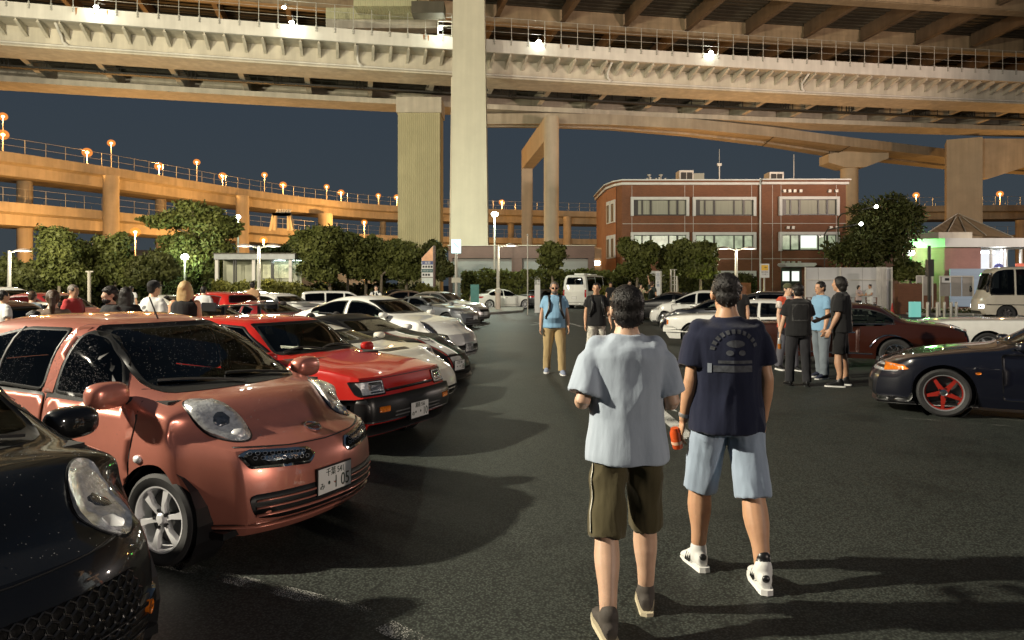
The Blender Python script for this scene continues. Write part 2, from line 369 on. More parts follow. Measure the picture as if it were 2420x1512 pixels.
# upper deck of steel girders
ZU = 31.0
v2 = thing('steel_upper_deck', 'dark brown steel upper bridge deck over the pale viaduct', 'bridge deck')
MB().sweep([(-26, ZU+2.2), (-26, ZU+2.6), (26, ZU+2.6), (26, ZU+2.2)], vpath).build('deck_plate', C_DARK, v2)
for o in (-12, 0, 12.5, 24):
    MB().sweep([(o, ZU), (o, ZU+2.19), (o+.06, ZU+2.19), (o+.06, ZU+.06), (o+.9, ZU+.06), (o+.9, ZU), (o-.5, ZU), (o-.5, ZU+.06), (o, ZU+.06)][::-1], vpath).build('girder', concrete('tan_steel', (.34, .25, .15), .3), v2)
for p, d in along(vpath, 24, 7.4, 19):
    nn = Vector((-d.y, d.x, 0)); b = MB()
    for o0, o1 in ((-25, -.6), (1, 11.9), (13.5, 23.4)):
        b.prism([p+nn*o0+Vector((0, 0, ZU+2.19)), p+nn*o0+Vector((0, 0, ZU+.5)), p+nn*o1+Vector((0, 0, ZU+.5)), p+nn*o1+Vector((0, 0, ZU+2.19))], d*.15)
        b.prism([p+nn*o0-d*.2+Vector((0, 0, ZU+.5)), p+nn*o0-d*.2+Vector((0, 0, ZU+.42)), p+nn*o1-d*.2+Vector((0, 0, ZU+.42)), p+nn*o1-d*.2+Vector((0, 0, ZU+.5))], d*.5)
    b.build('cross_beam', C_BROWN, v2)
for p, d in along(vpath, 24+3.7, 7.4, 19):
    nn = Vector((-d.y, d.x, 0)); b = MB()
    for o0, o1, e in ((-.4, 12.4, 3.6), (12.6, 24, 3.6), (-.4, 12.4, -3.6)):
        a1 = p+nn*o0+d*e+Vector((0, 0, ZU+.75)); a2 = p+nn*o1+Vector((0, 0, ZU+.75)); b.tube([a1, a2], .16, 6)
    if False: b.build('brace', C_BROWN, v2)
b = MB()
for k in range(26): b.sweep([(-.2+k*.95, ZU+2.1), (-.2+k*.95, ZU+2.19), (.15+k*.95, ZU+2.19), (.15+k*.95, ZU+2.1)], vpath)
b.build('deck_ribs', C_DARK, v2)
# corrugated inspection gallery hung beside the tall pillar
gal = thing('inspection_gallery', 'corrugated metal inspection gallery hanging from the deck left of the tall pillar', 'gallery')
CORR = ribmat('corrugated_sheet', (0.42, 0.40, 0.24), 30, 0)
def pbox(u0, u1, v0, v1, y, dpt): return (ux(u0, y), ux(u1, y), y, y+dpt, vz(v1, y), vz(v0, y))
MB().box(*pbox(835, 985, -12, 14, 63.5, 2)).build('corrugated_wall', CORR, gal)
MB().box(*pbox(770, 1030, 18, 44, 70, 2)).build('corrugated_wall', CORR, gal)
MB().box(*pbox(972, 1049, 2, 30, 63, 1.6)).build('equipment_box', C_DARK, gal)
MB().box(*pbox(770, 1032, 44, 66, 70.2, 1.5)).build('lower_beam', C_BEIGE, gal)
b = MB(); zz = 0
for (u0, v0, u1, v1_) in ((1035, 30, 1035, 82), (1068, 35, 1068, 85), (1035, 82, 1068, 84), (1035, 40, 1068, 41), (1035, 50, 1068, 51), (1035, 60, 1068, 61)):
    b.tube([PX(u0, v0, 64.5), PX(u1, v1_, 64.5)], .05, 5)
b.build('ladder', M_RAIL, gal)

# ------------------------------------------------ pillars
PIL_TALL = concrete('tall_pillar_paint', (0.52, 0.48, 0.37), 0.12)
p = thing('viaduct_pillar', 'tall tapered pale concrete pillar standing in front of the viaduct', 'pillar', (ux(1108, 62), 62, 0))
b = MB(); zt = 32.5
xb0, xb1 = ux(1064, 62)-p.location.x, ux(1155, 62)-p.location.x; xt0, xt1 = ux(1071.5, 62)-p.location.x, ux(1142, 62)-p.location.x
b.add([(xb0, 0, 0), (xb1, 0, 0), (xb1, 3.2, 0), (xb0, 3.2, 0), (xt0, .15, zt), (xt1, .15, zt), (xt1, 3, zt), (xt0, 3, zt)], [(0, 1, 5, 4), (1, 2, 6, 5), (2, 3, 7, 6), (3, 0, 4, 7), (4, 5, 6, 7), (3, 2, 1, 0)])
b.build('shaft', PIL_TALL, p)
MB().tube([(xb0-.12, .6, 0), (xb0+.1, .6, 20)], .07, 6).build('drain_pipe', C_PALE, p)
y = 75
p = thing('ribbed_pillar', 'wide olive ribbed concrete pillar under the far girder', 'pillar', (ux(990, y), y, 0))
w = (ux(1040, y)-ux(940, y))/2; b = MB(); n = 42; prof = []
for k in range(n+1):
    t = -w+2*w*k/n; prof += [(t, 0 if k % 2 else .045)]
prof += [(w, 3.5), (-w, 3.5)]
b.prism([(a, c, 0) for a, c in prof], (0, 0, vz(266, y))); b.build('shaft', concrete('olive_concrete', (0.44, 0.40, 0.24), .15), p)
MB().box(-w-.15, w+.15, -.15, 3.7, vz(266, y), 21.5).build('pier_cap', C_BEIGE, p)
C_COL = concrete('column_concrete', (0.52, 0.45, 0.33), 0.18)
def rcol(u0, u1, vtop, y, label, parent=None, name='round_pillar'):
    r = (u1-u0)/2/F0*y; z = vz(vtop, y)
    t = thing(name, label, 'pillar', (ux((u0+u1)/2, y), y+r, 0)) if parent is None else parent
    MB().lathe([(0.01, z+.2), (r*.9, z+.2), (r, z), (r, 0)], 28).build('shaft', C_COL, t, 'auto'); return t
t = rcol(1286, 1322, 276, 77, 'round pillar with a cross beam behind it, right of the tall pillar')
b = MB(); rel = lambda u, v, yy: PX(u, v, yy)-t.location
x0 = 0; ya, yb = 0.3, 19.0
q = PX(1246, 350, 96)-t.location
zt = vz(272, 77)
b.prism([(-.75, 0, zt), (-.75, 0, zt-2.6), (.75, 0, zt-2.6), (.75, 0, zt)], (q.x, 19.5, 0)); b.build('cross_beam', C_COL, t)
MB().box(q.x-.74, q.x+.74, 18.5, 20, 0, zt-2.62).build('rear_column', C_COL, t)
# right hand T-shaped pier
y = 100
t = thing('hammerhead_pier', 'hammerhead pier behind the right end of the brick building', 'pillar', (ux(2007, y), y, 0))
r = 39/2/F0*y; MB().lathe([(r, vz(394, y)), (r, 0)], 28).build('shaft', C_COL, t, True)
xx = lambda u: ux(u, y)-t.location.x
MB().prism([(xx(1947), -r*1.3, vz(368, y)), (xx(1947), -r*1.3, vz(388, y)), (xx(1985), -r*1.3, vz(399, y)), (xx(2032), -r*1.3, vz(399, y)), (xx(2087), -r*1.3, vz(378, y)), (xx(2087), -r*1.3, vz(356, y)), (xx(2040), -r*1.3, vz(352, y))], (0, r*2.6, 0)).build('pier_head', C_COL, t)
b = MB()
for uu in range(1950, 2085, 15): b.tube([(xx(uu), -r*1.2, vz(368-(uu-1947)*.085, y)), (xx(uu), -r*1.2, vz(368-(uu-1947)*.085, y)+.9)], .05, 4)
b.tube([(xx(1947), -r*1.2, vz(352, y)), (xx(2087), -r*1.2, vz(340, y))], .05, 4); b.build('guard_rail', M_BLACK, t)
y = 95
t = thing('square_pier', 'square pier with a haunched beam at the right edge', 'pillar', (ux(2276, y), y, 0))
xx = lambda u: ux(u, y)-t.location.x
a = R(-28); b = MB(); b.box(-2.0, 2.0, -2.0, 2.0, 0, vz(333, y), Matrix.Rotation(a, 4, 'Z')); b.build('shaft', C_COL, t)
MB().prism([(xx(2270), -1.6, vz(333, y)), (xx(2270), -1.6, vz(425, y)), (xx(2322), -1.6, vz(425, y)), (xx(2430), -1.6, vz(390, y)), (xx(2600), -1.6, vz(385, y)), (xx(2600), -1.6, vz(333, y))], (0, 3.0, 0)).build('cross_beam', C_BEIGE, t)
# second viaduct behind, seen from below on the right
r2 = []
for u, v in ((1120, 301), (1300, 303), (1440, 308), (1620, 323), (1800, 345), (1960, 371), (2230, 400), (2600, 425)):
    yy = 18.25*F0/(HV-v); r2.append((ux(u, yy), yy))
v3 = thing('curved_viaduct', 'curved viaduct lit orange behind the pale viaduct on the right', 'viaduct')
r3 = []
for (x, yy) in r2:
    u = UC+x/yy*F0; w = interp([(1100, 1.6), (1440, 3.0), (1800, 6.0), (1960, 8.0), (2600, 9.0)], u); r3.append((x-w*.12, yy-w))
def band3(zs, e0, e1, nm, m):
    # slab between the front edge (e = 0) and the rear edge (e = 1) of the curved deck
    vs = []; fs = []
    for a, c in zip(r3, r2):
        a, c = Vector(a), Vector(c); p, q = a.lerp(c, e0), a.lerp(c, e1); vs += [(p.x, p.y, zs[0]), (p.x, p.y, zs[1]), (q.x, q.y, zs[1]), (q.x, q.y, zs[0])]
    n = len(r2)
    for k in range(n-1):
        for t in range(4): fs.append((k*4+t, k*4+4+t, k*4+4+(t+1) % 4, k*4+(t+1) % 4))
    fs += [(0, 1, 2, 3), tuple(range(4*n-1, 4*n-5, -1))]
    MB().add(vs, fs).build(nm, m, v3)
C_TAN = concrete('tan_girder', (.40, .34, .25), .25)
band3((20.0, 21.2), 0, .30, 'girder', C_TAN); band3((20.25, 21.0), .302, .698, 'deck_slab', C_TAN); band3((20.0, 21.2), .70, 1, 'girder', C_TAN)
for k in range(4, 7):
    a, c = Vector((*r3[k], 19.985)), Vector((*r2[k], 19.985)); d = Vector((.2, .03, 0)); MB().prism([a, c, c+d, a+d], (0, 0, .012)).build('joint_line', C_DARK, v3)

# ------------------------------------------------ two-level ramp, left and behind
RC = concrete('ramp_concrete', (0.50, 0.42, 0.30), 0.25)
rv = smooth_curve([(-260, 322), (0, 356), (250, 393), (590, 448), (740, 468), (935, 486), (1300, 497), (1433, 500), (1900, 495), (2200, 486), (2419, 484), (2700, 482)])
rp = []
for u in range(-240, 2700, 40):
    yy = 17.25*F0/(HV-rv(u)); rp.append((ux(u, yy), yy))
ramp_t = thing('two_level_ramp', 'curving two level concrete ramp lit orange by street lamps', 'ramp')
for zt, nm in ((19.0, 'upper_deck'), (12.5, 'lower_deck')):
    MB().sweep([(0, zt-1.25), (0, zt), (.3, zt), (.3, zt-.9), (9.7, zt-.9), (9.7, zt), (10, zt), (10, zt-1.25), (8.6, zt-1.5), (8.6, zt-2.9), (1.3, zt-2.9), (1.3, zt-1.5)][::-1], rp).build(nm, RC, ramp_t)
    b = MB()
    for p, d in along(rp, 8, 2.6, 150):
        nn = Vector((-d.y, d.x, 0))
        b.tube([p+nn*.15+Vector((0, 0, zt)), p+nn*.15+Vector((0, 0, zt+1.9))], .045, 4)
        b.tube([p+nn*9.85+Vector((0, 0, zt)), p+nn*9.85+Vector((0, 0, zt+1.6))], .045, 4)
    for dz in (.9, 1.85): b.sweep([(.12, zt+dz), (.12, zt+dz+.04), (.18, zt+dz+.04), (.18, zt+dz)][::-1], rp)
    b.build('railing', M_RAIL, ramp_t)
def rampcol(u0, u1, vtop, yoff):
    um = (u0+u1)/2; yy = 17.25*F0/(HV-rv(um))+yoff; rr = (u1-u0)/2/F0*yy; z = vz(vtop, yy)
    b = MB(); M = Matrix.Translation((ux(um, yy), yy, 0)); b.lathe([(rr, 0), (rr, z), (.01, z)], 24, M); b.build('column', RC, ramp_t, 'auto')
for a in ((245, 280, 416, -1.5), (558, 588, 463, -1.5), (42, 75, 425, 5), (368, 392, 470, 8), (752, 786, 505, -1), (898, 912, 520, 8), (1331, 1350, 512, -1), (1200, 1215, 512, 4), (2402, 2430, 520, -1), (-120, -90, 380, 3)): rampcol(*a)
# steel sign gantry on the lower ramp
yy = 118
g = thing('gantry', 'orange lit portal gantry standing on the lower ramp', 'gantry', (ux(666, yy), yy, vz(545, yy)))
xx = lambda u, v: Vector((ux(u, yy), yy, vz(v, yy)))-g.location
for (u0, v0, u1, v1_) in ((640, 545, 648, 505), (692, 545, 684, 505), (650, 545, 650, 510), (683, 545, 683, 510)): b = MB(); b.tube([xx(u0, v0), xx(u1, v1_)], .35, 6); b.build('leg', C_COL, g); MB().box(xx(645, 0).x, xx(688, 0).x, -.4, .4, xx(0, 510).z, xx(0, 503).z).build('cross_beam', C_COL, g)
b = MB()
for k in range(6): b.tube([xx(654+k*6, 503), xx(657+k*6, 494)], .22, 5)
b.build('springs', M_RAIL, g)
# ================================================================== cars
def paint(name, col, metal=0.0, rough=0.35):
    m = mat('paint_'+name, col, rough, metal, 0.04, 8, 0, coat=1.0, spec=0.12 if metal == 0 else 0.3)
    n, l = m.node_tree.nodes, m.node_tree.links; b = n['Principled BSDF']; src = b.inputs['Base Color'].links[0].from_socket
    g = n.new('ShaderNodeNewGeometry'); mx = n.new('ShaderNodeMix'); mx.data_type = 'RGBA'; l.new(g.outputs['Backfacing'], mx.inputs[0]); l.new(src, mx.inputs[6]); mx.inputs[7].default_value = (.02, .019, .018, 1); l.new(mx.outputs[2], b.inputs['Base Color'])    # the inside of the shell is dark trim
    return m
def glassmat(name, tint, wet=False):
    if name in MATS: return MATS[name]
    m = bpy.data.materials.new(name); m.use_nodes = True; n = m.node_tree.nodes; l = m.node_tree.links
    n.remove(n['Principled BSDF']); out = n['Material Output']
    tr = n.new('ShaderNodeBsdfTransparent'); tr.inputs[0].default_value = (*tint, 1)
    gl = n.new('ShaderNodeBsdfGlossy'); gl.inputs['Roughness'].default_value = 0.03; gl.inputs['Color'].default_value = (.9, .9, .9, 1)
    fr = n.new('ShaderNodeFresnel'); fr.inputs[0].default_value = 1.5; mx = n.new('ShaderNodeMixShader')
    l.new(fr.outputs[0], mx.inputs[0]); l.new(tr.outputs[0], mx.inputs[1]); l.new(gl.outputs[0], mx.inputs[2]); l.new(mx.outputs[0], out.inputs[0])
    MATS[name] = m; return m
GLASS = glassmat('car_glass', (.42, .46, .43)); GLASSD = glassmat('tinted_glass', (.07, .075, .07))
M_TRIM = mat('black_trim', (.010, .010, .011), .35, 0, 0)
M_FRIT = mat('window_rubber', (.006, .006, .006), .5, 0, 0)
M_INT = mat('car_interior', (.018, .017, .016), .85, 0, .2)
M_INTL = mat('car_seat_cloth', (.035, .032, .030), .9, 0, .2)
M_TYRE = mat('tyre_rubber', (.020, .020, .021), .75, 0, .2, 20)
M_ALLOY = mat('alloy_silver', (.62, .62, .63), .28, .8, .05)
M_ALLOYW = mat('alloy_light', (.70, .70, .72), .4, .3, .05)
M_DISC = mat('brake_disc', (.12, .12, .12), .4, .8, .1)
M_CHROME = mat('chrome', (.75, .75, .76), .08, 1, 0)
M_HL = mat('headlamp_reflector', (.62, .63, .64), .22, .45, .3, 30, .5, 60, coat=1)
M_HLD = mat('headlamp_bowl', (.20, .20, .21), .15, .9, .5, 40, .6, 80, coat=1)
M_AMBER = mat('amber_lens', (.62, .16, .01), .15, 0, .3, 40, coat=1)
M_RED = mat('red_lens', (.35, .008, .01), .12, 0, .3, 40, coat=1)
M_MESH = mat('grille_mesh', (.006, .006, .006), .65, 0, .3, 60, .5, 50, spec=.15)
M_PLATE = mat('plate_white', (.66, .66, .64), .5, 0, .03)
M_INK = mat('plate_ink', (.012, .028, .018), .5, 0, 0)
M_TAN = mat('tan_bumper', (.3, .3, .3), .5)

def rpoly(pts, r=0.04, n=4):
    out = []; N = len(pts); P = [Vector(p) for p in pts]
    for i in range(N):
        a, b, c = P[i-1], P[i], P[(i+1) % N]; d1 = (a-b); d2 = (c-b); rr = min(r, d1.length*.45, d2.length*.45)
        p1 = b+d1.normalized()*rr; p2 = b+d2.normalized()*rr
        for k in range(n+1):
            t = k/n; out.append((p1*(1-t)+b*t)*(1-t)+(b*(1-t)+p2*t)*t)
    return [(p.x, p.y) for p in out]
def ell(a, b, rot=0, cx=0, cy=0, n=28, pw=1.0):
    o = []
    for k in range(n):
        t = 2*math.pi*k/n; x = a*abs(math.cos(t))**pw*math.copysign(1, math.cos(t)); y = b*abs(math.sin(t))**pw*math.copysign(1, math.sin(t)); c, s = math.cos(R(rot)), math.sin(R(rot))
        o.append((cx+x*c-y*s, cy+x*s+y*c))
    return o
def densify(poly, d):
    o = []
    for i, a in enumerate(poly):
        b = poly[(i+1) % len(poly)]; L = math.hypot(b[0]-a[0], b[1]-a[1]); k = max(1, int(L/d+.5))
        o += [(a[0]+(b[0]-a[0])*j/k, a[1]+(b[1]-a[1])*j/k) for j in range(k)]
    return o
def inpoly(x, y, P):
    c = False; j = len(P)-1
    for i in range(len(P)):
        if (P[i][1] > y) != (P[j][1] > y) and x < (P[j][0]-P[i][0])*(y-P[i][1])/(P[j][1]-P[i][1])+P[i][0]: c = not c
        j = i
    return c
def inset(poly, d):
    A = sum(poly[i-1][0]*poly[i][1]-poly[i][0]*poly[i-1][1] for i in range(len(poly))); sg = 1 if A > 0 else -1
    o = []
    for i in range(len(poly)):
        a = Vector(poly[i-1]); b = Vector(poly[i]); c = Vector(poly[(i+1) % len(poly)])
        e1 = (b-a).normalized(); e2 = (c-b).normalized(); n1 = Vector((-e1.y, e1.x))*sg; n2 = Vector((-e2.y, e2.x))*sg
        nn = n1+n2
        if nn.length < 1e-6: nn = n1
        nn.normalize(); k = d/max(.5, nn.dot(n1)); q = b+nn*k; o.append((q.x, q.y))
    return o
VIEWS = {'left': ((0, 1, 0), (-1, 0, 0)), 'right': ((0, -1, 0), (1, 0, 0)), 'front': ((1, 0, 0), (0, 1, 0)), 'rear': ((-1, 0, 0), (0, -1, 0)), 'top': ((0, 0, 1), (1, 0, 0))}
class Car:
    def __init__(s, P, name, label, loc, rz, body_m, cat='car', group=None, simple=False):
        s.P = P; s.L = P['L']; s.simple = simple
        s.t = thing(name, label, cat, (loc[0], loc[1], 0), rz, group)
        s.body_m = body_m; s.shell(); s.holes = []
    def X(s, xn): return s.L/2-xn
    def shell(s):
        P = s.P; L, W = P['L'], P['W']; wf = P['fo']; wr = P['fo']+P['wb']; r = P['r']; z0 = P['z0']; Ra = P.get('ra', r+.055)
        top = smooth_curve(P['top']); belt = smooth_curve(P['belt']); plan = smooth_curve(P['plan']); side = smooth_curve(P['side'])
        nose = smooth_curve(P['nose']); tail = smooth_curve(P['tail']); tum = P['tumble']; nb, tb = P['nbow'], P['tbow']
        step = .07 if s.simple else .04
        xs = set(np.round(np.linspace(0, L, int(L/step)+1), 4))
        for w in (wf, wr):
            for e in np.linspace(-1, 1, 15 if s.simple else 25): xs.add(round(float(w+Ra*math.sin(e*math.pi/2)), 4))
        xs = sorted(x for x in xs if 0 <= x <= L); xs = [x for i, x in enumerate(xs) if i == 0 or x-xs[i-1] > .006]
        if xs[-1] != L: xs.append(L)
        NL = 9; NU = 10 if s.simple else 14; rows = NL+NU; fl = P.get('flare', .012)
        sm = lambda t: (lambda u: u*u*(3-2*u))(min(1, max(0, t)))
        def shift(xn, y, z, hw):
            a = sm(1-xn/P.get('nlen', .8)); b = sm(1-(L-xn)/P.get('tlen', .7)); k = abs(y)/hw
            return xn+a*(nose(z)+nb*k**P.get('npow', 2.6))*(1 if True else 0)-b*(tail(z)+tb*k**3)
        V = []; half = []
        for xn in xs:
            hw = W/2*plan(xn); zb = z0; zs = belt(xn); zt = max(top(xn), zs)
            ar = 0
            for w in (wf, wr):
                if abs(xn-w) < Ra: zb = max(zb, r+math.sqrt(max(0, Ra*Ra-(xn-w)**2)))
                ar = max(ar, sm(1.6-abs(xn-w)/Ra/1.0) if abs(xn-w) < 1.6*Ra else 0)
            zb = min(zb, zs-.06); row = []
            for k in range(NL):
                q = k/(NL-1); z = zb+(zs-zb)*q; y = hw*side(z)
                y += fl*ar*math.exp(-((z-(r+Ra))/.16)**2)
                row.append((y, z))
            H = zt-zs; e = .80+(P.get('ecab', .42)-.80)*sm((H-.12)/.32); wB = row[-1][0]
            for k in range(1, NU+1):
                th = math.pi/2*k/NU; z = zs+H*math.sin(th)**e; y = (wB-tum*(z-zs))*(math.cos(th)**e if k < NU else 0)
                row.append((y, z))
            half.append([(shift(xn, y, z, W/2), y, z) for y, z in row])
        n = rows; ns = len(xs); idx = {}
        def vid(i, k, sd):
            key = (i, k, 0 if k == n-1 else sd)
            if key not in idx: idx[key] = len(V); xn, y, z = half[i][k]; V.append((L/2-xn, y*sd, z))
            return idx[key]
        F = []
        for i in range(ns-1):
            for k in range(n-1):
                for sd in (1, -1):
                    q = (vid(i, k, sd), vid(i+1, k, sd), vid(i+1, k+1, sd), vid(i, k+1, sd))
                    F.append(q if sd > 0 else q[::-1])
        for i, fr in ((0, True), (ns-1, False)):      # nose and tail faces
            NC = 16 if not s.simple else 10; xn0 = xs[i]; gridv = []
            for k in range(NL):
                _, y, z = half[i][k]; line = []
                for c in range(NC+1):
                    t = 1-2*c/NC
                    if c == 0: line.append(vid(i, k, 1))
                    elif c == NC: line.append(vid(i, k, -1))
                    else:
                        yy = y*math.sin(t*math.pi/2); V.append((L/2-shift(xn0, yy, z, W/2), yy, z)); line.append(len(V)-1)
                gridv.append(line)
            for k in range(NL-1):
                for c in range(NC):
                    q = (gridv[k][c], gridv[k][c+1], gridv[k+1][c+1], gridv[k+1][c]); F.append(q[::-1] if fr else q)
        s.V = [Vector(v) for v in V]; s.F = F; s.bvh = BVHTree.FromPolygons(s.V, F)
        F2 = [f for f in F]; s.n_main = len(F)
    def axes(s, view):
        if isinstance(view, str):
            d, rt = VIEWS[view]; d = Vector(d); rt = Vector(rt); return Vector((0, 0, 0)), d, rt, (Vector((0, 1, 0)) if view == 'top' else Vector((0, 0, 1)))
        c, d = view[0], Vector(view[1]).normalized(); rt = Vector((0, 0, 1)).cross(d).normalized(); up = d.cross(rt); return Vector((s.X(c[0]), c[1], c[2])), d, rt, up
    def proj(s, view, a, b):
        c, d, rt, up = s.axes(view); o = c+rt*a+up*b
        h = s.bvh.ray_cast(o+d*6, -d, 12)
        if h[0] is None or (not isinstance(view, str) and (h[0]-c).length > 1.0):
            h = s.bvh.find_nearest(o if not isinstance(view, str) else o+d*1.0)
        p, nn = h[0], h[1]
        if nn.dot(d) < 0: nn = -nn
        return p, nn
    def to2d(s, view, poly):     # (xn, z) -> right/up coordinates for side views; other views pass through
        if view == 'left': return [(-s.X(x), z) for x, z in poly]
        if view == 'right': return [(s.X(x), z) for x, z in poly]
        if view == 'top': return [(s.X(x), y) for x, y in poly]
        return list(poly)
    def patch(s, name, view, poly, m, off=.004, res=.05, rim=None, rim_m=None, parent=None, raw=False, skirt=0.012, smooth=True, dome=0.0, flat=False):
        poly = poly if raw else s.to2d(view, poly)
        pl = densify(poly, res); nb = len(pl); pts = [Vector(p) for p in pl]; edges = [(i, (i+1) % nb) for i in range(nb)]
        inn = None
        if rim:
            inn = inset(pl, rim); k0 = len(pts); pts += [Vector(p) for p in inn]; edges += [(k0+i, k0+(i+1) % nb) for i in range(nb)]
        x0, x1 = min(p[0] for p in pl), max(p[0] for p in pl); y0, y1 = min(p[1] for p in pl), max(p[1] for p in pl)
        ins = inset(pl, res*.45)
        for x in np.arange(x0+res*.5, x1, res):
            for y in np.arange(y0+res*.5, y1, res):
                if inpoly(x, y, ins): pts.append(Vector((x, y)))
        vs, es, fs, _, _, _ = geometry.delaunay_2d_cdt(pts, edges, [], 0, 1e-5)
        b = MB(); c, d, rt, up = s.axes(view); P3 = []; NN = []; bset = set()
        for v in vs:
            p, nn = s.proj(view, v.x, v.y); P3.append(p); NN.append(nn)
        fs = [f for f in fs if inpoly(sum(vs[i].x for i in f)/len(f), sum(vs[i].y for i in f)/len(f), pl)]
        if flat:
            # plane fit: keep the mean offset only
            pass
        if dome:
            cx, cy = (x0+x1)/2, (y0+y1)/2
            for i, v in enumerate(vs):
                q = max(0, 1-((v.x-cx)/((x1-x0)/2))**2-((v.y-cy)/((y1-y0)/2))**2); P3[i] = P3[i]+NN[i]*dome*math.sqrt(q)
        top_ = [p+nn*off for p, nn in zip(P3, NN)]
        cnt = {}
        for f in fs:
            for i in range(len(f)): e = tuple(sorted((f[i], f[(i+1) % len(f)]))); cnt[e] = cnt.get(e, 0)+1
        # orient faces outward
        F = []; mi = []
        for f in fs:
            nrm = (top_[f[1]]-top_[f[0]]).cross(top_[f[2]]-top_[f[0]])
            if nrm.dot(NN[f[0]]) < 0: f = f[::-1]
            F.append(tuple(f)); cx_ = sum(vs[i].x for i in f)/len(f); cy_ = sum(vs[i].y for i in f)/len(f)
            mi.append(0 if not inn or inpoly(cx_, cy_, inn) else 1)
        nv = len(top_); sk = [p-nn*skirt for p, nn in zip(P3, NN)]
        b.v = [tuple(p) for p in top_+sk]
        for (i, j), k in cnt.items():
            if k == 1: F.append((i, j, j+nv, i+nv)); mi.append(1 if inn else 0)
        b.f = F; b.m = mi
        o = b.build(name, [m, rim_m] if rim else m, parent or s.t, False, fix=False)
        me = o.data; nf = len(fs); me.polygons.foreach_set('use_smooth', [k < nf for k in range(len(F))])
        return o
    def window(s, name, view, poly, r=.06, rim=.035, m=None, hole=True):
        poly = rpoly(poly, r); p2 = s.to2d(view, poly)
        if hole: s.holes.append((view, inset(densify(p2, .05), rim*.7)))
        return s.patch(name, view, p2, m or GLASS, .004, .07, rim, M_FRIT, raw=True)
    def finish(s):
        keep = []; hs = []
        for view, pl in s.holes: c, d, rt, up = s.axes(view); hs.append((d, rt, up, pl, min(p[0] for p in pl), max(p[0] for p in pl)))
        for f in s.F:
            c = sum((s.V[i] for i in f), Vector())/len(f); nn = (s.V[f[1]]-s.V[f[0]]).cross(s.V[f[2]]-s.V[f[0]])
            cut = False
            for d, rt, up, pl, a0, a1 in hs:
                a = c.dot(rt)
                if nn.dot(d) > 0.15*nn.length and a0 < a < a1 and inpoly(a, c.dot(up), pl): cut = True; break
            if not cut: keep.append(f)
        o = mkmesh('body', s.V, keep, s.body_m, s.t, 'auto'); s.body = o
        me = o.data; me.set_sharp_from_angle(angle=R(42))
        P = s.P; L, W, r = P['L'], P['W'], P['r']; b = MB()
        x1 = P['fo']; x2 = x1+P['wb']; w = W/2-.07
        zfl = P['z0']+.05
        for a, c in ((.25, x1-r-.04), (x1+r+.04, x2-r-.04), (x2+r+.04, L-.22)): b.box(s.X(c), s.X(a), -w*.93, w*.93, P['z0']+.01, zfl)
        b.box(s.X(L-.3), s.X(.3), -.42*W+.2, .42*W-.2, P['z0']+.02, zfl+.1)
        for xw in (x1, x2):
            for sd in (1, -1):
                b.lathe([(r+.05, 0), (r+.05, .24)], 20, Matrix.Translation((s.X(xw), sd*(W/2-.27) if sd > 0 else -(W/2-.03), r))@Matrix.Rotation(R(-90), 4, 'X'))
                b.box(s.X(xw)-r-.06, s.X(xw)+r+.06, sd*(W/2-.3)-.01, sd*(W/2-.3)+.01, P['z0'], r*2+.1)
        b.build('underbody', M_TRIM, s.t)
        if P.get('cabin'):
            c0, c1, zs = P['cabin']         # dashboard xn, rear seat xn, seat height
            b = MB(); b.box(s.X(c0+.35), s.X(c0-.35), -W*.42, W*.42, zs+.12, zs+.42); b.build('dashboard', M_INT, s.t)
            b = MB(); b.box(s.X(c1+.8), s.X(c0), -W*.43, W*.43, zfl, zs-.18); b.build('cabin_floor', M_INT, s.t)
            for sd in (1, -1):
                b = MB(); b.box(s.X(c0+1.15), s.X(c0+.65), sd*.37-.24, sd*.37+.24, zs-.17, zs+.02)
                M = Matrix.Translation((s.X(c0+1.15), sd*.37, zs))@Matrix.Rotation(R(-14), 4, 'Y'); b.box(-.07, .07, -.23, .23, -.05, .58, M); b.ball((s.X(c0+1.32), sd*.37, zs+.72), .13, 10, 7, (.55, 1, .85)); b.build('seat', M_INTL, s.t, 'auto')
            if c1 > c0+1.4:
                b = MB(); M = Matrix.Translation((s.X(c1), 0, zs))@Matrix.Rotation(R(-16), 4, 'Y'); b.box(-.07, .07, -.58, .58, -.2, .52, M); b.build('rear_seat', M_INTL, s.t)
            M = Matrix.Translation((s.X(c0+.48), -.37, zs+.36))@Matrix.Rotation(R(65), 4, 'Y'); b = MB(); ring = [M @ Vector((.19*math.cos(t), .19*math.sin(t), 0)) for t in np.linspace(0, 6.283, 21)]; b.tube(ring, .016, 6, False)
            b.tube([M @ Vector((0, -.18, 0)), M @ Vector((0, .18, 0))], .02, 6); b.build('steering_wheel', M_INT, s.t, True)
        return s
    def wheels(s, style='five', m=None, rimr=.72, tw=None, steer=0, lip=None, capm=None):
        P = s.P; r = P['r']; tw = tw or P.get('tw', .19); hw = P['W']/2*P.get('track', .985)
        for xw, st in ((P['fo'], steer), (P['fo']+P['wb'], 0)):
            for sd in (1, -1):
                w = wheel(style, r, tw, rimr, m or M_ALLOY, lip, capm, s.simple); w.parent = s.t
                w.location = (s.X(xw), sd*(hw-tw/2), r); w.rotation_euler = (R(90)*(-sd), 0, R(st)+(math.pi if False else 0))
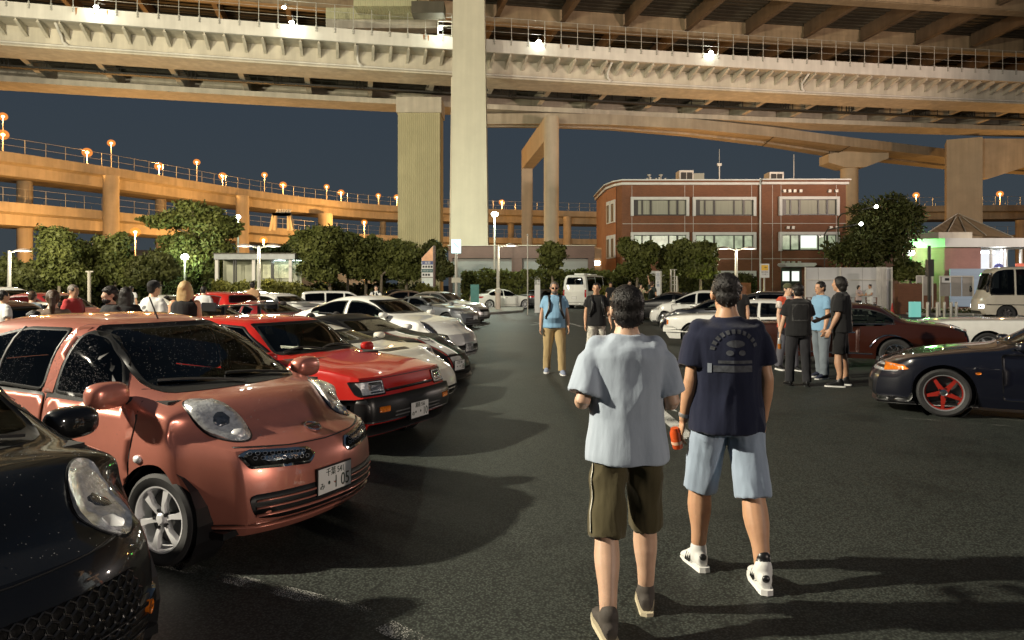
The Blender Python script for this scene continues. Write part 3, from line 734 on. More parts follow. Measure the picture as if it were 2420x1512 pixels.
    def plate(s, view, z, txt=None, y=0, w=.33, h=.165, tilt=0, off=.015):
        p, nn = s.proj(view, y, z); c, d, rt, up = s.axes(view)
        M = Matrix.Translation(p+d*off)@Matrix((tuple(rt)+(0,), tuple(up)+(0,), tuple(d)+(0,), (0, 0, 0, 1))).transposed()
        b = MB(); b.box(-w/2, w/2, -h/2, h/2, -.012, 0, M); o = b.build('licence_plate', M_PLATE, s.t)
        b = MB(); b.box(-w/2-.008, w/2+.008, -h/2-.008, h/2+.008, -.018, -.004, M); b.build('plate_holder', M_TRIM, o)
        if txt:
            t1, t2, t3 = txt
            if t1: text_mesh(t1, .058, 'plate_text', M_INK, o, M@Matrix.Translation((0, .047, .0015))@Matrix.Diagonal((.85, 1, 1, 1)))
            if t2: text_mesh(t2, .050, 'plate_text', M_INK, o, M@Matrix.Translation((-.128, -.035, .0015)))
            if t3: text_mesh(t3, .118, 'plate_text', M_INK, o, M@Matrix.Translation((.148, -.03, .0015))@Matrix.Diagonal((.78, 1, 1, 1)), align='RIGHT')
        return o
    def mirror(s, xn, z, m, size=(.10, .13, .075), dy=.10, both=True):
        for sd in ((1, -1) if both else (1,)):
            h = s.bvh.ray_cast(Vector((s.X(xn), sd*3, z)), Vector((0, -sd, 0)), 6); y = h[0].y if h[0] else sd*s.P['W']/2*.95
            b = MB(); b.ball((s.X(xn)+.0, y+sd*dy, z+.03), 1, 20, 14, (size[0], size[1], size[2]), pw=.72); o = b.build('door_mirror', m, s.t, True)
            b = MB(); b.tube([(s.X(xn)+.02, y-sd*.02, z-.03), (s.X(xn), y+sd*dy*.6, z)], .028, 6); b.build('stalk', M_TRIM, o)
            b = MB(); b.ball((s.X(xn)-size[0]*.55, y+sd*dy, z+.03), 1, 12, 8, (size[0]*.55, size[1]*.88, size[2]*.85)); b.build('mirror_glass', M_CHROME, o, True)
    def lamp_pair(s, name, c, d, poly, m, inner=None, off=.006, dome=.0, sub='bulb'):
        for sd in (1, -1):
            v = ((c[0], c[1]*sd, c[2]), (d[0], d[1]*sd, d[2])); pl = [(a*sd, b) for a, b in poly]
            o = s.patch(name, v, pl, m, off, .05, raw=True, dome=dome)
            if inner:
                for nm, pp, mm, oo in inner: s.patch(nm, v, [(a*sd, b) for a, b in pp], mm, off+oo, .04, raw=True, parent=o, dome=dome)
WH = {}
def wheel(style, r, tw, rimr, m, lip, capm, simple):
    key = (style, r, tw, rimr, m.name, lip.name if lip else 0)
    if key in WH: return dup_tree(WH[key])
    e = bpy.data.objects.new('wheel', None); COL.objects.link(e); e.empty_display_size = .1
    N = 28 if simple else 48; h = tw/2; a = r*rimr
    MB().lathe([(a, -h*.8), (r*.90, -h), (r*.975, -h*.85), (r, -h*.55), (r, h*.55), (r*.975, h*.85), (r*.90, h), (a+.004, h*.86), (a-.002, h*.80)], N).build('tyre', M_TYRE, e, 'auto', fix=True)
    b = MB(); lm = lip or m
    b.lathe([(a*1.0, h*.82), (a*1.015, h*.88), (a*.965, h*.86), (a*.93, h*.5), (a*.9, -h*.6), (a*.5, -h*.7)], N)
    b.build('rim', lm, e, 'auto')
    MB().lathe([(.02, -h*.25), (a*.86, -h*.25), (a*.86, -h*.35)], 24).build('brake_disc', M_DISC, e)
    b = MB(); n = {'five': 5, 'six': 6, 'multi': 10, 'mesh': 16, 'star': 5, 'steel': 8}[style]; z = h*.62
    wi, wo = {'five': (.30, .17), 'six': (.17, .24), 'multi': (.12, .08), 'mesh': (.07, .05), 'star': (.30, .16), 'steel': (.36, .30)}[style]
    for k in range(n):
        M = Matrix.Rotation(2*math.pi*k/n+.25, 4, 'Z'); ai, ao = a*.12, a*.94
        zi, zo = (z, z*.9) if style != 'six' else (z*.9, z*1.15)
        pts = [(ai, -a*wi*.5, zi), (ai, a*wi*.5, zi), (ao, a*wo*.5, zo), (ao, -a*wo*.5, zo)]; mid = [(a*.5, -a*wi*.36, (zi+zo)/2+.01), (a*.5, a*wi*.36, (zi+zo)/2+.01)]
        top_ = [pts[0], pts[1], mid[1], pts[2], pts[3], mid[0]]; vs = [M @ Vector(q) for q in top_]+[M @ (Vector(q)+Vector((0, 0, -.035))) for q in top_]
        b.add(vs, [(0, 5, 2, 1), (5, 4, 3, 2)]+[(i, (i+1) % 6, (i+1) % 6+6, i+6) for i in range(6)])
    if style in ('multi', 'mesh', 'steel', 'star'): b.lathe([(a*.9, z*.7), (a*.96, z*1.0), (a*.9, z*1.02), (a*.88, z*.8)], N)
    b.build('spokes', m, e, 'auto')
    MB().lathe([(.001, z+.018), (a*.13, z+.016), (a*.19, z+.004), (a*.2, z-.03)], 20).build('hub_cap', capm or m, e, 'auto')
    if not simple:
        b = MB()
        for k in range(5): b = MB(); q = Matrix.Rotation(2*math.pi*k/5+.6, 4, 'Z') @ Vector((a*.26, 0, z-.01)); b.tube([q, q+Vector((0, 0, .022))], .012, 6); b.build('lug_nut', M_TRIM, e)
    WH[key] = e; return e
# ------------------------------------------------------------------ body shapes (xn = metres behind the nose)
SIDE = [(.15, .90), (.32, .965), (.5, .995), (.62, 1.0), (.78, .985), (1.0, .945), (1.3, .93)]
ST = {}
ST['bubble'] = dict(L=3.70, W=1.66, wb=2.43, fo=.70, r=.292, z0=.19, tw=.175, tumble=.26, ecab=.46, npow=2.5, nbow=.36, tbow=.22, nlen=.75, tlen=.6,
    top=[(0, .72), (.10, .81), (.30, .92), (.55, .995), (.80, 1.035), (.86, 1.05), (1.58, 1.425), (1.85, 1.50), (2.25, 1.525), (2.8, 1.505), (3.2, 1.42), (3.48, 1.17), (3.62, 1.0), (3.7, .80)],
    belt=[(0, .72), (.3, .81), (.6, .90), (.95, .935), (2.0, .955), (3.0, .985), (3.5, .93), (3.7, .80)],
    plan=[(0, .75), (.2, .90), (.45, .97), (.8, 1.0), (2.9, 1.0), (3.35, .965), (3.7, .86)], side=SIDE,
    nose=[(.19, .09), (.30, .01), (.45, 0), (.60, .02), (.72, .08), (.8, .2)], tail=[(.19, .06), (.4, 0), (.6, .0), (.8, .05), (1.0, .1)], cabin=(1.10, 2.9, .58))
ST['boxy'] = dict(L=3.70, W=1.60, wb=2.30, fo=.72, r=.285, z0=.2, tw=.17, tumble=.22, ecab=.36, nbow=.10, tbow=.08, nlen=.6, tlen=.5, npow=4,
    top=[(0, .80), (.04, .815), (.5, .885), (1.12, .955), (1.2, .965), (1.82, 1.32), (1.95, 1.355), (2.5, 1.37), (3.1, 1.35), (3.3, 1.28), (3.62, .93), (3.7, .86)],
    belt=[(0, .80), (.5, .84), (1.2, .875), (2.5, .89), (3.5, .885), (3.7, .86)],
    plan=[(0, .95), (.3, .985), (.7, 1.0), (3.0, 1.0), (3.7, .95)], side=[(.15, .94), (.4, .985), (.55, 1.0), (.75, .985), (.9, .965), (1.3, .95)],
    nose=[(.19, .10), (.33, .02), (.42, 0), (.56, .0), (.60, .05), (.80, .12), (.9, .2)], tail=[(.2, .06), (.4, 0), (.9, .04)], cabin=(1.35, 2.9, .52))
ST['supercar'] = dict(L=4.50, W=1.92, wb=2.60, fo=1.02, r=.325, z0=.12, tw=.24, tumble=.34, ecab=.55, nbow=.42, tbow=.16, nlen=1.0, tlen=.6, flare=.03,
    top=[(0, .50), (.12, .56), (.5, .68), (1.0, .78), (1.35, .84), (2.2, 1.14), (2.5, 1.19), (2.8, 1.17), (3.4, 1.02), (4.1, .90), (4.4, .86), (4.5, .80)],
    belt=[(0, .50), (.3, .60), (.8, .775), (1.2, .80), (1.8, .80), (2.6, .86), (3.4, .92), (4.1, .86), (4.5, .80)],
    plan=[(0, .80), (.4, .92), (.9, .985), (2.0, .95), (3.3, 1.0), (4.1, .97), (4.5, .90)], side=[(.1, .93), (.3, .98), (.5, 1.0), (.7, .98), (.9, .94), (1.2, .9)],
    nose=[(.12, .04), (.2, 0), (.35, .02), (.5, .12)], tail=[(.12, .12), (.4, .03), (.8, .05)], cabin=(1.75, 2.8, .38))
ST['coupe'] = dict(L=4.30, W=1.78, wb=2.57, fo=.85, r=.31, z0=.14, tw=.215, tumble=.33, ecab=.48, nbow=.30, tbow=.16, nlen=.8, tlen=.6, flare=.02,
    top=[(0, .60), (.1, .665), (.4, .78), (.9, .87), (1.45, .93), (2.2, 1.24), (2.5, 1.295), (2.8, 1.28), (3.3, 1.13), (3.75, .96), (4.2, .93), (4.3, .86)],
    belt=[(0, .60), (.3, .70), (.8, .81), (1.4, .85), (2.5, .875), (3.4, .91), (4.0, .89), (4.3, .86)],
    plan=[(0, .84), (.35, .94), (.85, .99), (2.0, .975), (3.4, 1.0), (4.3, .90)], side=SIDE,
    nose=[(.14, .05), (.25, 0), (.45, .03), (.6, .12), (.7, .2)], tail=[(.14, .1), (.4, .0), (.9, .06)], cabin=(1.75, 3.0, .45))
ST['fastback'] = dict(L=4.75, W=1.90, wb=2.80, fo=.92, r=.345, z0=.17, tw=.24, tumble=.32, ecab=.5, nbow=.36, tbow=.2, nlen=.9, tlen=.6, flare=.02,
    top=[(0, .66), (.1, .73), (.4, .88), (.9, .98), (1.35, 1.06), (2.2, 1.42), (2.6, 1.49), (3.0, 1.48), (3.7, 1.31), (4.4, 1.08), (4.65, 1.02), (4.75, .95)],
    belt=[(0, .66), (.3, .78), (.8, .93), (1.3, .965), (2.5, .985), (3.6, 1.06), (4.3, 1.0), (4.75, .95)],
    plan=[(0, .82), (.4, .94), (.9, .99), (2.2, .965), (3.7, 1.0), (4.75, .88)], side=SIDE,
    nose=[(.17, .05), (.3, 0), (.5, .03), (.66, .12), (.8, .2)], tail=[(.17, .1), (.5, .0), (1.0, .08)], cabin=(1.7, 3.2, .56))
ST['sedan'] = dict(L=4.70, W=1.79, wb=2.80, fo=.85, r=.32, z0=.17, tw=.215, tumble=.30, ecab=.44, nbow=.26, tbow=.18, nlen=.7, tlen=.6, flare=.01,
    top=[(0, .66), (.08, .72), (.5, .87), (1.1, .95), (1.35, .985), (2.1, 1.37), (2.5, 1.43), (3.0, 1.42), (3.4, 1.33), (3.95, 1.08), (4.5, 1.05), (4.7, .95)],
    belt=[(0, .66), (.4, .80), (1.2, .89), (2.5, .92), (3.6, .95), (4.4, .97), (4.7, .93)],
    plan=[(0, .86), (.35, .95), (.8, 1.0), (3.7, 1.0), (4.7, .88)], side=SIDE,
    nose=[(.17, .06), (.3, 0), (.5, .02), (.66, .08), (.8, .15)], tail=[(.17, .1), (.4, 0), (.7, .0), (1, .06)], cabin=(1.7, 3.3, .52))
ST['classic'] = dict(L=4.95, W=1.74, wb=2.75, fo=.88, r=.315, z0=.2, tw=.19, tumble=.34, ecab=.44, nbow=.10, tbow=.12, nlen=.5, tlen=.5, npow=4, flare=.005,
    top=[(0, .80), (.05, .825), (.6, .90), (1.5, .95), (1.62, .965), (2.25, 1.30), (2.45, 1.345), (3.0, 1.345), (3.3, 1.29), (3.85, 1.0), (4.5, .93), (4.9, .82)],
    belt=[(0, .80), (.6, .845), (1.6, .875), (2.6, .865), (3.5, .90), (3.9, .93), (4.6, .87), (4.9, .80)],
    plan=[(0, .95), (.4, .985), (.9, 1.0), (4.0, 1.0), (4.9, .92)], side=[(.15, .92), (.4, .98), (.6, 1.0), (.75, .985), (.9, .95), (1.3, .93)],
    nose=[(.2, .12), (.4, 0), (.5, 0), (.6, .04), (.8, .03)], tail=[(.2, .14), (.4, .02), (.55, 0), (.8, .05)], cabin=(1.9, 3.35, .5))
ST['hatch'] = dict(L=3.95, W=1.70, wb=2.50, fo=.80, r=.30, z0=.18, tw=.19, tumble=.27, ecab=.44, nbow=.32, tbow=.18, nlen=.75, tlen=.5,
    top=[(0, .68), (.1, .76), (.5, .93), (.9, 1.02), (1.9, 1.44), (2.3, 1.51), (2.9, 1.50), (3.4, 1.42), (3.75, 1.1), (3.9, .98), (3.95, .9)],
    belt=[(0, .68), (.4, .82), (1.0, .92), (2.0, .95), (3.2, 1.02), (3.7, .98), (3.95, .9)],
    plan=[(0, .85), (.35, .95), (.8, 1.0), (3.1, 1.0), (3.95, .9)], side=SIDE,
    nose=[(.18, .06), (.3, 0), (.5, .02), (.68, .1), (.8, .2)], tail=[(.18, .08), (.4, 0), (.9, .05)], cabin=(1.35, 3.1, .56))
ST['wagon'] = dict(L=4.35, W=1.68, wb=2.60, fo=.80, r=.295, z0=.19, tw=.18, tumble=.22, ecab=.36, nbow=.18, tbow=.10, nlen=.6, tlen=.4, npow=3.5,
    top=[(0, .70), (.08, .76), (.6, .90), (1.15, .97), (1.85, 1.36), (2.1, 1.44), (3.0, 1.46), (3.9, 1.43), (4.1, 1.36), (4.28, .98), (4.35, .9)],
    belt=[(0, .70), (.5, .82), (1.2, .88), (2.5, .90), (4.0, .93), (4.35, .9)],
    plan=[(0, .9), (.35, .97), (.8, 1.0), (3.8, 1.0), (4.35, .95)], side=SIDE,
    nose=[(.19, .06), (.3, 0), (.5, .0), (.7, .08)], tail=[(.19, .06), (.4, 0), (.9, .03)], cabin=(1.45, 3.1, .52))
ST['suv'] = dict(L=4.60, W=1.83, wb=2.70, fo=.88, r=.36, z0=.24, tw=.23, tumble=.22, ecab=.36, nbow=.22, tbow=.12, nlen=.6, tlen=.4, npow=3,
    top=[(0, .84), (.08, .92), (.5, 1.05), (1.15, 1.12), (1.95, 1.58), (2.3, 1.66), (3.2, 1.68), (4.1, 1.63), (4.3, 1.5), (4.5, 1.15), (4.6, 1.0)],
    belt=[(0, .84), (.5, .97), (1.2, 1.04), (2.5, 1.06), (4.2, 1.1), (4.6, 1.0)],
    plan=[(0, .88), (.35, .96), (.8, 1.0), (4.0, 1.0), (4.6, .93)], side=[(.2, .94), (.5, .99), (.75, 1.0), (1.0, .97), (1.6, .93)],
    nose=[(.24, .08), (.4, 0), (.7, 0), (.84, .08)], tail=[(.24, .06), (.5, 0), (1.0, .03)], cabin=(1.45, 3.2, .72))
ST['van'] = dict(L=4.85, W=1.78, wb=2.70, fo=1.0, r=.335, z0=.25, tw=.2, tumble=.09, ecab=.26, nbow=.20, tbow=.06, nlen=.6, tlen=.25, npow=3,
    top=[(0, .98), (.12, 1.10), (.30, 1.22), (.95, 2.0), (1.15, 2.16), (1.5, 2.22), (3.0, 2.24), (4.5, 2.22), (4.7, 2.1), (4.8, 1.4), (4.85, 1.1)],
    belt=[(0, .98), (.3, 1.1), (.8, 1.15), (4.7, 1.15), (4.85, 1.1)],
    plan=[(0, .9), (.35, .97), (.8, 1.0), (4.5, 1.0), (4.85, .97)], side=[(.2, .96), (.5, .99), (.8, 1.0), (1.2, .99), (2.2, .95)],
    nose=[(.25, .06), (.4, 0), (.7, .02), (1.0, .08)], tail=[(.25, .03), (.5, 0), (1.2, .0)], cabin=(.85, 2.6, .95))
ST['minibus'] = dict(L=6.25, W=2.02, wb=3.2, fo=1.10, r=.38, z0=.33, tw=.22, tumble=.07, ecab=.24, nbow=.30, tbow=.08, nlen=.7, tlen=.3, npow=3,
    top=[(0, 1.05), (.06, 1.2), (.16, 1.42), (.55, 2.30), (.75, 2.5), (1.2, 2.58), (3.0, 2.6), (5.9, 2.58), (6.1, 2.45), (6.2, 1.5), (6.25, 1.2)],
    belt=[(0, 1.05), (.16, 1.22), (.5, 1.25), (6.1, 1.25), (6.25, 1.2)],
    plan=[(0, .9), (.3, .97), (.7, 1.0), (5.8, 1.0), (6.25, .97)], side=[(.3, .97), (.6, .995), (1.0, 1.0), (1.4, .99), (2.6, .95)],
    nose=[(.33, .10), (.5, 0), (.8, .02), (1.05, .06), (1.3, .1)], tail=[(.3, .03), (.6, 0), (1.4, .0)], cabin=(.85, 4.6, 1.15))
def place(noseuv=None, y=None, nx=None, ny=None, L=4, ang=0):
    # centre of a car whose nose middle stands at (nx, ny); ang = heading in degrees
    F = Vector((math.cos(R(ang)), math.sin(R(ang)))); return (nx-F.x*L/2, ny-F.y*L/2)

ST['skyline'] = dict(ST['coupe'], L=4.55, W=1.76, wb=2.615, fo=.90, r=.318, z0=.15, nbow=.20, nlen=.6, npow=3.2, tumble=.32, ecab=.44,
    top=[(0, .62), (.08, .68), (.5, .79), (1.2, .90), (1.5, .935), (2.2, 1.27), (2.5, 1.335), (2.9, 1.33), (3.4, 1.2), (3.9, .98), (4.4, .96), (4.55, .88)],
    belt=[(0, .62), (.3, .70), (.9, .80), (1.5, .86), (2.6, .88), (3.6, .93), (4.3, .92), (4.55, .88)],
    nose=[(.15, .10), (.28, .0), (.45, .01), (.56, .06), (.7, .14)], cabin=(1.75, 3.2, .45))
ST['porsche'] = dict(ST['supercar'], L=4.40, W=1.82, wb=2.35, fo=.98, r=.33, nbow=.40, tbow=.3,
    top=[(0, .56), (.1, .66), (.4, .76), (.9, .84), (1.2, .90), (1.9, 1.24), (2.2, 1.29), (2.6, 1.27), (3.3, 1.08), (3.9, .92), (4.3, .82), (4.4, .72)],
    belt=[(0, .56), (.35, .72), (.75, .86), (1.2, .84), (2.2, .85), (3.1, .92), (3.9, .86), (4.4, .72)], cabin=(1.5, 2.8, .42))
GL = dict(coupe=(1.62, 3.15, (2.72,), 1.5, 2.18, 3.85, 3.0), skyline=(1.62, 3.35, (2.78,), 1.52, 2.2, 3.88, 3.2), supercar=(1.62, 2.75, (), 1.42, 2.15, 3.6, 2.9), porsche=(1.32, 3.1, (2.5,), 1.25, 1.88, 3.4, 2.6),
    fastback=(1.55, 3.75, (2.75,), 1.42, 2.18, 4.3, 3.4), sedan=(1.5, 3.65, (2.55,), 1.4, 2.1, 3.92, 3.4), classic=(1.75, 3.6, (2.65,), 1.64, 2.22, 3.8, 3.32), hatch=(1.15, 3.3, (2.1,), .98, 1.88, 3.72, 3.42),
    wagon=(1.3, 4.0, (2.25, 3.1), 1.18, 1.84, 4.26, 4.12), suv=(1.35, 4.15, (2.4, 3.3), 1.18, 1.94, 4.48, 4.3), van=(.72, 4.5, (1.65, 3.1), .32, .95, 4.78, 4.71), minibus=(.45, 5.9, (1.45, 2.75, 4.1), .18, .56, 6.17, 6.1))
def glaze(c, st, gm=None, gd=None, hole=True, wsw=(.80, .64)):
    xa, xc, bp, w0, w1, r0, r1 = GL[st]; P = c.P; top = smooth_curve(P['top']); belt = smooth_curve(P['belt']); W = P['W']; hole = hole and not c.simple
    ed = [xa]+[e for b in bp for e in (b-.035, b+.035)]+[xc]
    mg = .075 if P['H' if 'H' in P else 'L'] and st in ('van', 'minibus') else .085
    for sd in ('right', 'left'):
        for a, b in zip(ed[::2], ed[1::2]):
            n = 7; xs = [a+(b-a)*k/n for k in range(n+1)]; lo = [(x, belt(x)+.035) for x in xs]; hi = [(x, max(belt(x)+.035, top(x)-mg-.04*(top(x)-belt(x)))) for x in xs]
            hi = [(x, z) for x, z in hi if z > belt(x)+.075]
            if len(hi) < 2: continue
            c.window('side_window', sd, [lo[0]]+[lo[n//2], lo[-1]]+hi[::-1], .03, .022, gd or gm, hole)
    zb, zt = top(w0)+.02, top(w1)-.02
    c.window('windscreen', 'front', [(-W*.5*wsw[0], zb), (W*.5*wsw[0], zb), (W*.5*wsw[1], zt), (-W*.5*wsw[1], zt)], .07, .03, gm, hole)
    zb, zt = top(r0)+.02, top(r1)-.02
    if zt-zb > .12: c.window('rear_window', 'rear', [(-W*.5*.74, zb), (W*.5*.74, zb), (W*.5*.6, zt), (-W*.5*.6, zt)], .07, .03, gd or gm, hole)
def rrect(x0, x1, z0, z1, r=.02): return rpoly([(x0, z0), (x1, z0), (x1, z1), (x0, z1)], r, 3)
def face(c, hl=None, tl=None, grille=None, low=None, hlm=None, plate_f=None, plate_r=None, gm=None):
    # hl / tl: (y0, y1, z0, z1) of the lamps on the left half of the front / rear view
    for sd in (1, -1):
        if hl:
            o = c.patch('headlight', 'front', rrect(hl[0]*sd, hl[1]*sd, hl[2], hl[3], .025)[::sd], hlm or M_HL, .008, .06)
            w = min(hl[1]-hl[0], hl[3]-hl[2])*.36; c.patch('lamp_bowl', 'front', ell(w, w, 0, (hl[0]*.62+hl[1]*.38)*sd, (hl[2]+hl[3])/2, 14), M_HLD, .012, .06, parent=o)
        if tl: c.patch('taillight', 'rear', rrect(tl[0]*sd, tl[1]*sd, tl[2], tl[3], .025)[::sd], M_RED, .008, .06)
    if grille: c.patch('grille', 'front', rrect(-grille[0], grille[0], grille[1], grille[2], .03), gm or M_MESH, .006, .07)
    if low: c.patch('lower_intake', 'front', rrect(-low[0], low[0], low[1], low[2], .05), M_FRIT, .005, .08)
    if plate_f: c.plate('front', plate_f[0], plate_f[1] if len(plate_f) > 1 else None)
    if plate_r: c.plate('rear', plate_r[0], plate_r[1] if len(plate_r) > 1 else None)
def gaps(c, xa, xb, zlo=.28, both=True):
    belt = smooth_curve(c.P['belt'])
    for sd in ('right', 'left') if both else ('left',):
        c.patch('door_gap', sd, rpoly([(xa, zlo), (xb, zlo), (xb+.03, belt(xb)-.005), (xa-.02, belt(xa)-.005)], .05), M_FRIT, .001, .1)
        d = c.patch('door', sd, rpoly([(xa+.01, zlo+.01), (xb-.01, zlo+.01), (xb+.02, belt(xb)-.014), (xa-.01, belt(xa)-.014)], .045), c.body_m, .004, .08)
        c.patch('handle', sd, rrect(xb-.24, xb-.07, belt(xb)-.14, belt(xb)-.11, .01), M_TRIM if c.body_m.name != 'paint_brown' else M_CHROME, .018, .05, parent=d)
def car(st, label, nx, ny, ang, pm, name, simple=False, group=None, cat='car', rear=False, **kw):
    P = dict(ST[st], **kw); L = P['L']
    if rear: F = Vector((math.cos(R(ang)), math.sin(R(ang)))); loc = (nx+F.x*L/2, ny+F.y*L/2)
    else: loc = place(nx=nx, ny=ny, L=L, ang=ang)
    return Car(P, name, label, loc, R(ang), pm, cat, group, simple)
# ------------------------------------------------------------------ left row, nearest first
LR = -26
P_PINK = paint('pink_bronze', (.52, .19, .14), .45, .30)
P_BLACK = paint('black', (.006, .006, .007), 0, .3)
P_RED = paint('red', (.40, .016, .012), 0, .35)
P_WHITE = paint('white', (.70, .70, .66), 0, .35); P_CREAM = paint('cream_white', (.66, .64, .56), 0, .35)
P_GREY = paint('grey', (.16, .17, .18), .4, .32); P_NAVY = paint('navy', (.006, .007, .014), .1, .3)
P_BROWN = paint('brown', (.035, .008, .004), .2, .32); P_BLUE = paint('blue', (.015, .06, .30), .2, .3); P_DKRED = paint('dark_red', (.22, .012, .015), .2, .32)
P_BRZ = paint('dull_bronze', (.16, .10, .075), .4, .35); P_DKGREY = paint('dark_grey', (.03, .03, .034), .3, .3); P_SILVER = paint('silver', (.42, .41, .40), .7, .3)

def bubble_car(label, nx, ny, pm, name='hatchback', grl=True, LC=(.50, .53, .88), mx=1.06, mz=1.02):
    P = ST['bubble']; c = Car(P, name, label, place(nx=nx, ny=ny, L=P['L'], ang=LR), R(LR), pm)
    for sd in ('right', 'left'):
        c.window('side_window', sd, [(1.03, .98), (1.80, 1.0), (1.76, 1.43), (1.53, 1.385), (1.30, 1.245)], .07, .022)
        c.window('side_window', sd, [(1.92, 1.005), (2.80, 1.035), (2.98, 1.15), (2.76, 1.36), (2.40, 1.435), (1.89, 1.435)], .07, .022)
        c.patch('window_bar', sd, [(2.50, 1.02), (2.53, 1.02), (2.47, 1.43), (2.44, 1.43)], M_FRIT, .008, .08)
        c.patch('door_gap', sd, rpoly([(.95, .30), (1.80, .30), (1.86, .36), (1.88, 1.465), (1.55, 1.44), (1.12, 1.22), (.90, .95)], .06), M_FRIT, .0012, .08)
        d = c.patch('door', sd, rpoly([(.962, .312), (1.79, .312), (1.848, .37), (1.865, .972), (.95, .952), (.915, .90)], .05), pm, .004, .06)
        c.patch('door_gap', sd, rpoly([(1.875, .31), (2.60, .31), (2.76, .56), (3.02, .72), (3.12, 1.02), (1.88, 1.0)], .05), M_FRIT, .0012, .08)
        d2 = c.patch('door', sd, rpoly([(1.886, .322), (2.59, .322), (2.75, .565), (3.008, .727), (3.105, 1.0), (1.886, .98)], .05), pm, .004, .06)
        for dd, xx in ((d, 1.69), (d2, 2.72)):
            h = c.patch('handle_recess', sd, ell(.055, .032, 0, xx-.03, .80), M_TRIM, .006, .03, parent=dd)
            h = c.patch('door_handle', sd, rpoly([(xx-.07, .79), (xx+.085, .795), (xx+.085, .822), (xx-.07, .82)], .012), pm, .028, .03, parent=dd, skirt=-.012)
        c.patch('pillar_trim', sd, rpoly([(1.805, 1.0), (1.91, 1.0), (1.882, 1.44), (1.765, 1.44)], .01), pm, .006, .08)
        c.patch('side_repeater', sd, ell(.034, .024, 0, .84, .66), M_ALLOYW, .01, .02, dome=.012)
    c.window('windscreen', 'front', [(-.66, 1.03), (.66, 1.03), (.54, 1.455), (-.54, 1.455)], .12, .035)
    c.window('rear_window', 'rear', [(-.55, 1.06), (.55, 1.06), (.48, 1.40), (-.48, 1.40)], .1, .035)
    # bonnet outline, lamps, grilles
    def el2(a, b, cx, cy, pw=1): return [((p+cx)*math.cos(R(45))-(q+cy)*math.sin(R(45)), (p+cx)*math.sin(R(45))+(q+cy)*math.cos(R(45))) for p, q in ell(a, b, 0, n=32, pw=pw)]
    LD = (.5, .4, .77)
    c.lamp_pair('headlight_seal', LC, LD, el2(.262, .122, 0, 0), M_TRIM, off=.003)
    c.lamp_pair('headlight', LC, LD, el2(.25, .112, 0, 0), M_HL, inner=[('lamp_bowl', el2(.092, .088, -.02, 0), M_HLD, .004), ('bulb', el2(.03, .03, -.02, 0), M_CHROME, .010), ('indicator', el2(.05, .04, -.165, 0), M_ALLOYW, .005)], off=.008, dome=.022)
    if grl:
        for sd in (1, -1):
            c.patch('grille_surround', 'front', rpoly([(.142*sd, .628), (.180*sd, .684), (.552*sd, .722), (.617*sd, .694), (.575*sd, .610), (.198*sd, .581)][::sd], .02), M_CHROME, .0065, .05)
            c.patch('grille', 'front', rpoly([(.160*sd, .629), (.190*sd, .668), (.548*sd, .703), (.592*sd, .687), (.563*sd, .626), (.204*sd, .599)][::sd], .016), M_MESH, .009, .05)
            for j in range(2):
                for i in range(9):
                    q, nn = c.proj('front', sd*(.215+i*.040+j*.018), .632+j*.030+i*.0045); b = MB(); Mq = Matrix.Translation(q+nn*.011)@nn.to_track_quat('Z', 'Y').to_matrix().to_4x4(); b.tube([Mq @ Vector((.015*math.cos(t), .012*math.sin(t), 0)) for t in np.linspace(0, 6.283, 7)], .0022, 4, False); b.build('grille_cell', M_ALLOY, c.t)
    c.patch('bonnet_gap', 'front', [(-.60, .735), (-.30, .712), (0, .702), (.30, .712), (.60, .735), (.60, .741), (.30, .719), (0, .709), (-.30, .719), (-.60, .741)], M_FRIT, .0025, .06)
    c.patch('lower_intake', 'front', rpoly([(-.60, .455), (.60, .455), (.56, .31), (.42, .285), (-.42, .285), (-.56, .31)], .05), M_FRIT, .004, .07)
    for z in (.322, .366, .410): c.patch('intake_bar', 'front', [(-.555, z), (.555, z), (.555, z+.013), (-.555, z+.013)], pm, .016, .08)
    c.patch('bumper_lip', 'front', [(-.70, .255), (.70, .255), (.70, .275), (-.70, .275)], pm, .016, .08)
    # round badge
    if grl:
        p, nn = c.proj('front', 0, .765); b = MB(); M = Matrix.Translation(p+nn*.012)@nn.to_track_quat('Z', 'Y').to_matrix().to_4x4()
        b.tube([M @ Vector((.056*math.cos(t), .056*math.sin(t), 0)) for t in np.linspace(0, 6.283, 25)], .008, 6, False); b.box(-.062, .062, -.013, .013, -.004, .009, M)
        b.build('emblem', M_CHROME, c.t)
    c.mirror(mx, mz, pm, (.085, .135, .085), .15)
    p, nn = c.proj('top', c.X(1.75), .0); MB().tube([p, p+Vector((-.10, 0, .17))], .006, 6).build('antenna', M_TRIM, c.t)
    b = MB()
    for ya, yb in ((.5, -.05), (0, -.55)):
        pts = []
        for k in range(9): q, nn = c.proj('front', ya+(yb-ya)*k/8, 1.04+.05*math.sin(k/8*1.5)); pts.append(q+nn*.02)
        b.tube(pts, .010, 5)
    b.build('wiper', M_TRIM, c.t)
    return c
